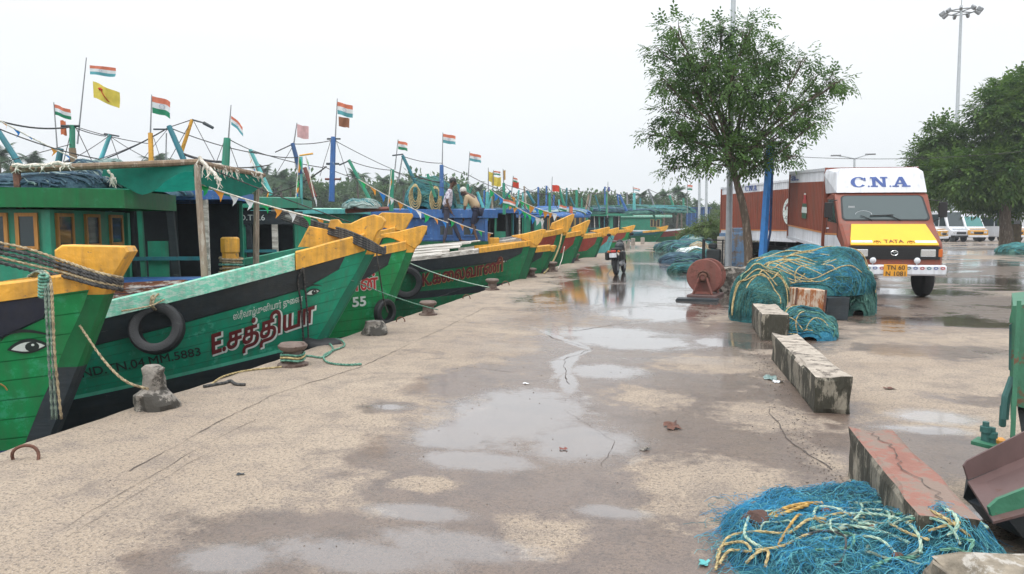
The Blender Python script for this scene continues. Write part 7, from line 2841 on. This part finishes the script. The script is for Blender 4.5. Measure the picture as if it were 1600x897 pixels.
def deckpt(px, py, k):
    """Point on the boards of the grey foredeck seen at this pixel near depth k."""
    best = None
    for i in range(200):
        kk = k - 3 + i * .03
        p = at(px, py, kk)
        l = kb.MI @ p
        zt = kb.zg(max(0, -l.x)) + .082 + .22 * max(0, 1 - (l.y / 1.45) ** 2)
        e_ = abs(p.z - zt)
        if best is None or e_ < best[0]:
            best = (e_, Vector((p.x, p.y, zt)), kk)
    return best[1], best[2]


p1, k1 = deckpt(698, 384, 20.5)
sc1 = (105 * k1 / FPX) / 1.70
J1 = dict(pel=(0, 0, .93), spine=(.03, 0, 1.10), chest=(.075, 0, 1.30), neck=(.12, 0, 1.46), head=(.17, 0, 1.595), face=(1, -.25, -.35), sl=(.08, .19, 1.38), el=(.02, .25, 1.10), wl=(.12, .24, .87), hl=(.17, .22, .79),
          sr=(.08, -.19, 1.38), er=(.0, -.25, 1.10), wr=(.10, -.25, .87), hr=(.14, -.25, .79), hipl=(0, .09, .88), kl=(.20, .09, .50), al=(.36, .09, .12), tl=(.50, .10, .10), hipr=(0, -.09, .88), kr=(-.0, -.09, .47), ar=(-.08, -.09, .07), tr=(.08, -.10, .025))


def scl(J, s_):
    return {k: (v_ if k == 'face' else tuple(c * s_ for c in v_)) for k, v_ in J.items()}


person('barefoot man in pale printed shirt and dark trousers striding along the grey foredeck', P3(p1), R(20), scl(J1, sc1), SHIRT1, TROU1)
p2, k2 = deckpt(746, 379, 20.6)
sc2 = sc1
J2 = dict(pel=(-.02, 0, .82), spine=(.08, 0, .97), chest=(.19, 0, 1.13), neck=(.31, 0, 1.24), head=(.41, 0, 1.29), face=(1, 0, -.9), sl=(.20, .18, 1.14), el=(.25, .20, .86), wl=(.31, .17, .64), hl=(.33, .15, .55),
          sr=(.20, -.18, 1.14), er=(.27, -.20, .86), wr=(.35, -.17, .64), hr=(.37, -.14, .55), hipl=(-.02, .09, .78), kl=(.08, .11, .44), al=(-.06, .11, .07), tl=(.08, .12, .025), hipr=(-.02, -.09, .78), kr=(.16, -.10, .46), ar=(.12, -.10, .07), tr=(.27, -.10, .03))
person('man in khaki shirt and dark shorts bending over behind the striding man', P3(p2), R(165), scl(J2, sc2), SHIRT2, SHORT2, BANDAGE, True, mat('pale_cap', (.55, .52, .48), .9))

# ------------------------------------------------------------------ poles, masts, cables
def pole(name, label, x0, y0, x1, y1, k, r0, r1, m, cat='pole', group=None, zbase=0.0):
    f0 = gnd(x0, y0, zbase) if k is None else at(x0, y0, k)
    kk = pix(f0)[2]
    root = thing(name, label, cat, P3(f0), 0, group)
    top = at(x1, y1, kk)
    q = MB()
    q.cyl((0, 0, 0), top - f0, r0, r1, 12)
    q.build('shaft', MATS(m), root, smooth=40)
    return root, top - f0


pr_, _t = pole('utility_pole', 'tall grey concrete pole rising through the main tree out of the frame', 1137.5, 434, 1147, -60, None, .095, .065, 'galv')
pb_, _t = pole('blue_post', 'leaning blue painted steel post between the tree and the brown truck', 1190, 410, 1204, 228, None, .14, .10, 'bluepost') if False else (None, None)
f0 = gnd(1189, 438)
kk = pix(f0)[2]
bpst = thing('steel_post', 'leaning blue painted steel post between the tree and the brown truck', 'post', P3(f0), 0)
q = MB()
tp_ = at(1203, 226, kk) - f0
q.tube([(0, 0, 0), tp_], [.115, .085], 4)
q.build('main_member', mat('bright_blue_post', (.045, .27, .72), .5, var=.15, streak=.2), bpst)
q = MB()
q.tube([tp_ * .02 + Vector((.30, 0, 0)) * 0, tp_ * .35 + _r * .17, tp_ * 1.02 + _r * .09], [.034, .03, .034], 4)
for i in range(7):
    t_ = .25 + i * .11
    q.tube([tp_ * t_, tp_ * (t_ + .02) + _r * (.145 - .006 * i)], .013, 4)
q.build('brace_member', M['dblue'], bpst)
for lb, x, y1 in (('left of two thin pale poles beyond the generator frame', 1092, 272), ('right of two thin pale poles beyond the generator frame', 1103, 268)):
    pole('thin_pole', lb, x, 385, x + 1, y1, None, .10, .08, 'galv', group='thin pale poles by the bushes')
# high floodlight mast
hm, tt = pole('floodlight_mast', 'very tall floodlight mast rising behind the spreading tree', 1488, 377, 1502, 14, None, .22, .11, 'galv', 'mast')
ring = MB()
ring.tube([tt + Vector((1.15 * math.cos(a), 1.15 * math.sin(a), -.25)) for a in [2 * math.pi * i / 20 for i in range(20)]], .06, 6, closed=True)
for i in range(4):
    a = i * math.pi / 2 + .4
    ring.cyl(tt + Vector((0, 0, -.25)), tt + Vector((1.15 * math.cos(a), 1.15 * math.sin(a), -.25)), .05)
ring.cyl(tt, tt + Vector((0, 0, .9)), .03)
ring.build('lamp_ring', M['steel'], hm)
for i in range(9):
    a = 2 * math.pi * i / 9 + .2
    q = MB()
    q.box((0, 0, 0), (.52, .24, .36), M=Matrix.Translation(tt + Vector((1.5 * math.cos(a), 1.5 * math.sin(a), -.28))) @ Matrix.Rotation(a, 4, 'Z') @ Matrix.Rotation(R(35), 4, 'Y'), bev=.05)
    q.build('floodlight', M['steel'], hm)
sl_, tt = pole('street_lamp', 'twin armed street lamp behind the brown truck', 1335, 384, 1335, 248, None, .10, .07, 'galv', 'street lamp')
for s_, (x1, y1) in ((-1, (1306, 243)), (1, (1360, 241))):
    q = MB()
    d = at(x1, y1, pix(Vector(sl_.location))[2]) - Vector(sl_.location)
    q.tube([tt, tt.lerp(d, .5) + Vector((0, 0, .02)), d], [.05, .04, .035], 6)
    ao = q.build('lamp_arm', M['galv'], sl_)
    q = MB()
    q.box((0, 0, 0), (.7, .18, .10), M=Matrix.Translation(d), bev=.03)
    q.build('lamp_head', M['steel'], ao)
rope_thing('overhead cable sagging across the right of the sky', sag(at(1230, 244, 32), at(1640, 232, 30), .25, 14), .012, 'ropedark', 'overhead_cable', 'cable')
pil = thing('grey_pillar', 'grey meter box on a brown pillar under the spreading tree', 'pillar', P3(gnd(1577, 388)), R(15))
q = MB()
q.box((0, 0, .78), (.95, .8, 1.56), bev=.03)
q.build('pillar_base', mat('brown_plaster', (.20, .15, .09), .9, var=.3, streak=.4), pil)
q = MB()
q.box((0, 0, 2.0), (.86, .7, .86), bev=.04)
q.build('meter_box', M['galv'], pil)
q = MB()
q.box((0, -.36, 2.0), (.4, .03, .5), bev=.01)
q.build('meter_door', M['white'], pil)

# ------------------------------------------------------------------ trees
LEAF1 = leafmat('neem_leaves', (.045, .105, .025), (.13, .23, .055), .4)
LEAF2 = leafmat('dark_tree_leaves', (.042, .105, .020), (.14, .235, .042), .38)
LEAF3 = leafmat('far_leaves', (.024, .075, .014), (.085, .16, .032), .3)
LEAF4 = leafmat('shrub_leaves', (.05, .10, .02), (.13, .19, .045), .3)
PALM = leafmat('palm_fronds', (.022, .062, .022), (.06, .115, .038), .25)
BARK = mat('bark', (.12, .09, .065), .9, var=.4, scale=5, bump=.8, stretch=(3, 3, .6), wear=(.24, .20, .16), wearamt=.45)


def sprigs(mb, c, rad, n, leaf, rr, fern=True, hollow=.55):
    """Leaf sprigs through an ellipsoid, denser towards its outside."""
    for _ in range(n):
        d = Vector((rr.gauss(0, 1), rr.gauss(0, 1), rr.gauss(0, 1))).normalized()
        t = rr.random() ** .5
        t = hollow + (1.12 - hollow) * t if rr.random() < .8 else rr.random()
        p = c + Vector((d.x * rad[0], d.y * rad[1], d.z * rad[2])) * t
        out = (d + Vector((rr.uniform(-.6, .6), rr.uniform(-.6, .6), rr.uniform(-.9, .2)))).normalized()
        side = out.cross(Vector((rr.uniform(-.4, .4), rr.uniform(-.4, .4), 1))).normalized()
        nrm = side.cross(out)
        k = rr.uniform(.7, 1.3)
        L_s = leaf * 2.6 * k
        m_ = 4 if fern else 3
        for q in range(m_):
            b_2 = p + out * L_s * (q / m_) - Vector((0, 0, .10 * L_s * (q / m_) ** 2))
            for s_ in ((-1, 1) if q < m_ - 1 else (0,)):
                dr = (out * .7 + side * s_ * .9 + nrm * rr.uniform(-.3, .3)).normalized()
                wv = dr.cross(nrm).normalized() * leaf * .22 * k
                tip = b_2 + dr * leaf * k - Vector((0, 0, leaf * .2))
                mid = b_2 + dr * leaf * k * .5
                mb.add([b_2, mid + wv, tip, mid - wv], [(0, 1, 2, 3)])


def tree_from_pixels(name, label, base, kk, trunk, clumps, leaf, dens, lm, seed, r0, depth=.9, twig=True, group=None):
    root = thing(name, label, 'tree', P3(base), 0, group)
    rr = rnd(seed)
    s_ = kk / FPX
    tp = [at(x, y, kk) - base for x, y in trunk]
    mb = MB()
    P = catmull(tp, 4)
    n = len(P)
    mb.tube(P, [r0 * (1.25 if i == 0 else 1) * (1 - .45 * i / n) for i in range(n)], 10)
    for v_ in mb.v:
        v_ += noise.noise_vector(v_ * 3) * r0 * .12
    mb.build('trunk', BARK, root, smooth=True)
    top = P[-1]
    br, lv = MB(), MB()
    for (x, y, rx, ry) in clumps:
        c = at(x, y, kk) - base + _f * rr.uniform(-1, 1) * depth * 1.4
        rad = (rx * s_, (rx + ry) * .5 * s_ * 1.0, ry * s_)
        st = top if y < trunk[-1][1] + 40 else P[int(n * .75)]
        st = P[max(0, min(n - 1, int(n * rr.uniform(.62, 1.0))))]
        mid = st.lerp(c, .45) + Vector((rr.uniform(-.3, .3), rr.uniform(-.3, .3), rr.uniform(.0, .4) * abs(c.z - st.z) * .4))
        br.tube(catmull([st, mid, c], 5), [r0 * .34 - (r0 * .34 - r0 * .05) * i / 10 for i in range(11)], 6)
        for _ in range(9):
            d = Vector((rr.uniform(-1, 1), rr.uniform(-1, 1), rr.uniform(-.6, 1))).normalized()
            e_ = c + Vector((d.x * rad[0], d.y * rad[1], d.z * rad[2])) * rr.uniform(.6, .98)
            br.tube([mid.lerp(c, rr.uniform(.5, 1)), c.lerp(e_, .5) + Vector((0, 0, .05)), e_], [r0 * .09, r0 * .06, r0 * .025], 4)
        vol = rad[0] * rad[2]
        sprigs(lv, c, rad, int(dens * vol), leaf, rr)
    br.build('limbs', BARK, root, smooth=True)
    lv.build('crown', lm, root, fixn=False)
    return root


tb = gnd(1169, 440)
tk = pix(tb)[2]
CL = [(1047, 42, 26, 22), (1030, 62, 20, 14), (1062, 85, 16, 16), (1105, 55, 34, 36), (1128, 30, 26, 18), (1160, 45, 34, 28), (1195, 58, 34, 26), (1118, 95, 40, 34), (1175, 92, 40, 34), (1215, 82, 30, 28), (1243, 92, 20, 20), (1050, 112, 34, 30), (1085, 132, 36, 34), (1030, 140, 22, 24),
      (1130, 140, 44, 36), (1180, 150, 44, 36), (1228, 140, 32, 34), (1305, 118, 16, 20), (1283, 118, 16, 26), (1300, 132, 22, 14), (1268, 150, 22, 22), (1292, 166, 22, 13), (1248, 180, 28, 24), (1048, 180, 34, 24), (1015, 212, 20, 13), (1045, 212, 30, 20), (1088, 185, 40, 32), (1135, 195, 46, 36), (1190, 200, 46, 34),
      (1075, 228, 40, 22), (1120, 240, 42, 22), (1055, 258, 22, 12), (1090, 258, 26, 14), (1165, 235, 40, 24), (1210, 232, 36, 24), (1240, 215, 22, 20), (1225, 250, 18, 10), (1160, 258, 24, 12), (1262, 195, 14, 12), (1090, 100, 26, 20), (1145, 75, 30, 26)]
tree_from_pixels('neem_tree', 'single slim neem tree with loose feathery crown standing mid yard before the truck', tb, tk, [(1169, 440), (1169, 385), (1165, 345), (1158, 310), (1149, 278), (1144, 255), (1142, 225)], [(x, y + (14 if y < 110 else 4), rx * .93, ry * .9) for x, y, rx, ry in CL], .115, 470, LEAF1, 21, .125, .6)
rb_ = gnd(1572, 391)
rk_ = pix(rb_)[2]
CR = [(1446, 230, 24, 28), (1470, 200, 30, 30), (1440, 262, 18, 24), (1500, 170, 34, 28), (1530, 148, 34, 26), (1565, 132, 34, 24), (1600, 120, 36, 24), (1640, 110, 40, 30), (1490, 225, 42, 38), (1535, 200, 46, 40), (1585, 180, 48, 42), (1640, 170, 50, 46), (1465, 265, 34, 32), (1515, 262, 46, 38), (1570, 250, 50, 44), (1630, 240, 52, 46),
      (1690, 190, 50, 60), (1690, 270, 50, 50), (1480, 300, 34, 20), (1530, 308, 40, 20), (1580, 308, 44, 24), (1640, 305, 46, 26), (1450, 300, 16, 18)]
tree_from_pixels('spreading_tree', 'big dense dark tree spreading over the parked vans at the right edge', rb_, rk_, [(1572, 391), (1573, 365), (1570, 340), (1575, 300), (1585, 260)], [(x + 30, y + 10, rx * .95, ry * 1.0) for x, y, rx, ry in [(a_, b_2 - (18 if b_2 > 280 else 0), c_, d_) for a_, b_2, c_, d_ in CR]], .25, 380, LEAF2, 22, .38, 1.8)
b3_ = gnd(1462, 376)
k3_ = pix(b3_)[2]
tree_from_pixels('yard_tree', 'smaller sparse tree beside the white van in front of the far buildings', b3_, k3_, [(1462, 376), (1463, 340), (1466, 310)], [(1452, 292, 20, 18), (1478, 295, 22, 16), (1466, 275, 22, 18), (1440, 308, 14, 14), (1490, 312, 16, 10)], .34, 90, LEAF2, 23, .25, 1.2)
# shrubs at the end of the quay
for i, (lb, x, y, rx, rz) in enumerate((('leafy shrub at the quay end left of the thin pale poles', 1098, 388, 1.05, 1.25), ('tall leafy shrub behind the thin pale poles', 1118, 386, 1.3, 1.5), ('low shrub spilling over the net mounds', 1085, 384, 1.0, .9))):
    g = gnd(x, y)
    root = thing('shrub', lb, 'shrub', P3(g), 0, 'shrubs at the end of the quay')
    rr = rnd(40 + i)
    st, lv = MB(), MB()
    for q in range(12):
        d = Vector((rr.uniform(-rx, rx) * .7, rr.uniform(-rx, rx) * .7, rz * rr.uniform(.8, 1.7)))
        st.tube([(0, 0, 0), d * .5 + Vector((0, 0, .1)), d], [.03, .02, .008], 4)
    st.build('stems', BARK, root)
    for q in range(6):
        c = Vector((rr.uniform(-rx, rx) * .6, rr.uniform(-rx, rx) * .6, rz * rr.uniform(.5, 1.2)))
        sprigs(lv, c, (rx * .6, rx * .6, rz * .5), 120, .17, rr)
    lv.build('foliage', LEAF4, root, fixn=False)


# far treeline across the harbour: a few tree meshes, copied as separate trees
def make_far_tree(name, label, seed, rx, rz, lean=0.0, n=10, dens=230):
    root = thing(name, label, 'tree', (0, 0, 0), 0, 'trees along the far bank')
    rr = rnd(seed)
    t_, lv = MB(), MB()
    t_.tube([(0, 0, -.3), (.1, 0, rz * .5), (.2, .1, rz * 1.2)], [.3, .22, .1], 7)
    for q in range(n):
        a = rr.uniform(0, 6.28)
        c = Vector((rx * .62 * math.cos(a) * rr.random() ** .4, rx * .62 * math.sin(a) * rr.random() ** .4, rz * rr.uniform(.55, 1.6)))
        t_.tube([(.1, 0, rz * .5), c * .7 + Vector((0, 0, rz * .1)), c], [.14, .08, .04], 5)
        k = rr.uniform(.34, .55)
        sprigs(lv, c, (rx * k, rx * k, rz * k * .75), dens, .55, rr, fern=False)
    t_.build('trunk', BARK, root, smooth=True)
    lv.build('crown', LEAF3, root, fixn=False)
    return root


def make_palm(seed):
    root = thing('palm_tree', 'coconut palm standing in the far treeline', 'palm tree', (0, 0, 0), 0, 'palms along the far bank')
    rr = rnd(seed)
    H_ = 7.5
    t_ = MB()
    t_.tube(catmull([(0, 0, -.3), (.25, 0, H_ * .4), (.15, .1, H_ * .8), (.0, .1, H_)], 4), [.22 - .1 * i / 12 for i in range(13)], 7)
    t_.build('trunk', BARK, root, smooth=True)
    fr_2 = MB()
    for i in range(20):
        a = i * 2.4 + rr.uniform(-.2, .2)
        el = rr.uniform(-.5, 1.1)
        L_p = rr.uniform(2.0, 2.8)
        d = Vector((math.cos(a) * math.cos(el), math.sin(a) * math.cos(el), math.sin(el)))
        prev = None
        for q in range(9):
            t = q / 8
            p = Vector((0, .1, H_)) + d * L_p * t - Vector((0, 0, 1.6 * t * t * (1 - .3 * el)))
            if prev is not None:
                ax = (p - prev).normalized()
                sd = ax.cross(Vector((0, 0, 1))).normalized()
                for s_ in (-1, 1):
                    for hh in (0, .5):
                        pp = prev.lerp(p, hh)
                        w_ = .75 * math.sin(math.pi * min(1, .2 + .8 * t)) + .1
                        tip = pp + sd * s_ * w_ + ax * .35 - Vector((0, 0, .45 * w_))
                        fr_2.add([pp - ax * .07, pp + ax * .07, tip], [(0, 1, 2)])
            prev = p
    fr_2.build('fronds', PALM, root, fixn=False)
    return root


def copy_thing(o, loc, rz, s_=1.0, label=None):
    r_ = o.copy()
    COL.objects.link(r_)
    r_.location, r_.rotation_euler, r_.scale = loc, (0, 0, rz), (s_, s_, s_ * 1.0)
    if label:
        r_['label'] = label
    for ch in o.children:
        c = ch.copy()
        COL.objects.link(c)
        c.parent = r_
    return r_


FT_ = [make_far_tree('bank_tree', 'rounded dark green tree in the far treeline', 51, 4.6, 3.6), make_far_tree('bank_tree', 'tall uneven green tree in the far treeline', 52, 3.6, 4.6), make_far_tree('bank_tree', 'low broad bushy tree in the far treeline', 53, 5.2, 2.6)]
used = set()
rr = rnd(60)


def put(proto, px, ytop, k, hh, key):
    p = at(px, 352, k)
    p.z = .4
    ztop = at(px, ytop, k).z
    s_ = max(.35, (ztop - .4) / hh)
    if key not in used:
        used.add(key)
        proto.location, proto.rotation_euler, proto.scale = p, (0, 0, rr.uniform(0, 6)), (s_, s_, s_)
    else:
        copy_thing(proto, p, rr.uniform(0, 6), s_)


HH = [3.6 * 2.0, 4.6 * 2.0, 2.6 * 2.0]
px = -60
i = 0
while px < 1125:
    # skyline of the far bank, photo pixels
    yt = 285 + 14 * noise.noise(Vector((px * .012, 2, 0))) + rr.uniform(-8, 10)
    if px < 330:
        yt = 292 + rr.uniform(-8, 12)
    if 690 < px < 860:
        yt = 300 + rr.uniform(-6, 10)
    if px > 860:
        yt = 310 + rr.uniform(-8, 8)
    if 890 < px < 945:
        yt = 301 + rr.uniform(-4, 4)
    if px > 1075:
        yt = 322 + rr.uniform(-6, 6)
    k = rr.uniform(112, 150)
    q = [0, 2, 1, 0, 2][i % 5]
    put(FT_[q], px, yt, k, HH[q], q)
    px += rr.uniform(18, 30)
    i += 1
palm = make_palm(70)
for j, (px, yt) in enumerate(((5, 232), (24, 258), (58, 246), (248, 246), (262, 262), (412, 262), (440, 270), (455, 282), (470, 275), (560, 270), (600, 276), (632, 282), (748, 292), (982, 303), (1002, 301), (1022, 306), (1036, 299), (1057, 293), (1066, 303), (1088, 312))):
    put(palm, px, yt, rr.uniform(105, 128) if px > 300 else rr.uniform(80, 110), 8.2, 'palm')
# far sheds with white gables beyond the yard, and blue stacked crates behind the quay end
sh_ = thing('far_shed', 'long white walled shed glimpsed beneath the spreading tree', 'shed', P3(gnd(1530, 372)), R(14))
q = MB()
q.box((0, 8, 1.7), (46, 7, 3.4))
q.build('shed_wall', mat('white_shed_wall', (.62, .63, .64), .8, var=.12, scale=.6, streak=.3), sh_)
q = MB()
q.prism([(-3.9, 3.38), (0, 4.7), (3.9, 3.38), (3.9, 3.5), (0, 4.9), (-3.9, 3.5)], 47, M=Matrix.Translation((0, 8, 0)) @ Matrix.Rotation(R(90), 4, 'Z'))
q.build('shed_roof', M['galv'], sh_)
for i in range(7):
    q = MB()
    q.box((-20 + i * 6.5, 4.46, 1.6), (2.6, .08, 2.4))
    q.build('shed_door', M['dblue'] if i % 2 else M['galv'], sh_)
bx_ = thing('blue_shed', 'blue slatted shed beyond the bushes at the quay end', 'shed', P3(gnd(1090, 372)), R(-5))
q = MB()
q.box((0, 0, 1.65), (2.5, 2, 3.3))
q.build('shed_wall', M['dblue'], bx_)
q = MB()
for i in range(6):
    q.box((-1.1 + i * .44, -1.03, 1.7), (.08, .06, 3.0))
q.build('wall_slats', M['blue'], bx_)
q = MB()
q.box((0, 0, 3.38), (2.8, 2.3, .14))
q.build('shed_roof', M['dblue'], bx_)

# ------------------------------------------------------------------ damp harbour air
hz = MB()
hz.box((-80, 190, 16), (1000, 620, 42))
ho = hz.build('haze', bpy.data.materials.new('haze_air'))
ho['kind'] = 'stuff'
hm_ = ho.data.materials[0]
hm_.use_nodes = True
hm_.node_tree.nodes.clear()
vo_ = hm_.node_tree.nodes.new('ShaderNodeOutputMaterial')
vp = hm_.node_tree.nodes.new('ShaderNodeVolumePrincipled')
vp.inputs['Color'].default_value = (.86, .91, .95, 1)
vp.inputs['Density'].default_value = .0009
hm_.node_tree.links.new(vp.outputs[0], vo_.inputs['Volume'])

# ------------------------------------------------------------------ small litter and deck clutter
rr = rnd(123)
for i, (px, py, w_, m_, lb) in enumerate(((822, 600, .05, 'white', 'small crumpled white litter scrap on the wet concrete by the rill'), (1205, 592, .16, 'netpale', 'crushed pale plastic bottle lying beside the long kerb block'), (1216, 598, .09, 'white', 'white wrapper beside the crushed bottle'), (880, 703, .05, 'redrust', 'dead red brown leaf on the wet concrete'), (1050, 668, .14, 'rust', 'brown clump of dirt and leaves left of the kerb'),
                                           (1008, 703, .07, 'concgrey', 'small grey stone on the wet concrete'), (376, 742, .04, 'black', 'small black pebble on the dry concrete'), (1100, 882, .06, 'aqua', 'light blue wrapper scrap left of the near net'), (1390, 608, .09, 'rust', 'brown scrap on the dry ground right of the long kerb block'), (1318, 640, .07, 'owood', 'orange scrap at the near end of the long kerb block'))):
    q = MB()
    q.grid(4, 4, lambda u, v: ((u - .5) * w_ * 1.1 + rr.uniform(-.1, .1) * w_, (v - .5) * w_ * .7 + rr.uniform(-.1, .1) * w_, .004 + abs(rr.gauss(0, .12)) * w_))
    o = q.build('litter_scrap', MATS(m_), None, smooth=True)
    o.location, o.rotation_euler = gnd(px, py), (0, 0, rr.uniform(0, 3))
    tag(o, lb, 'litter')
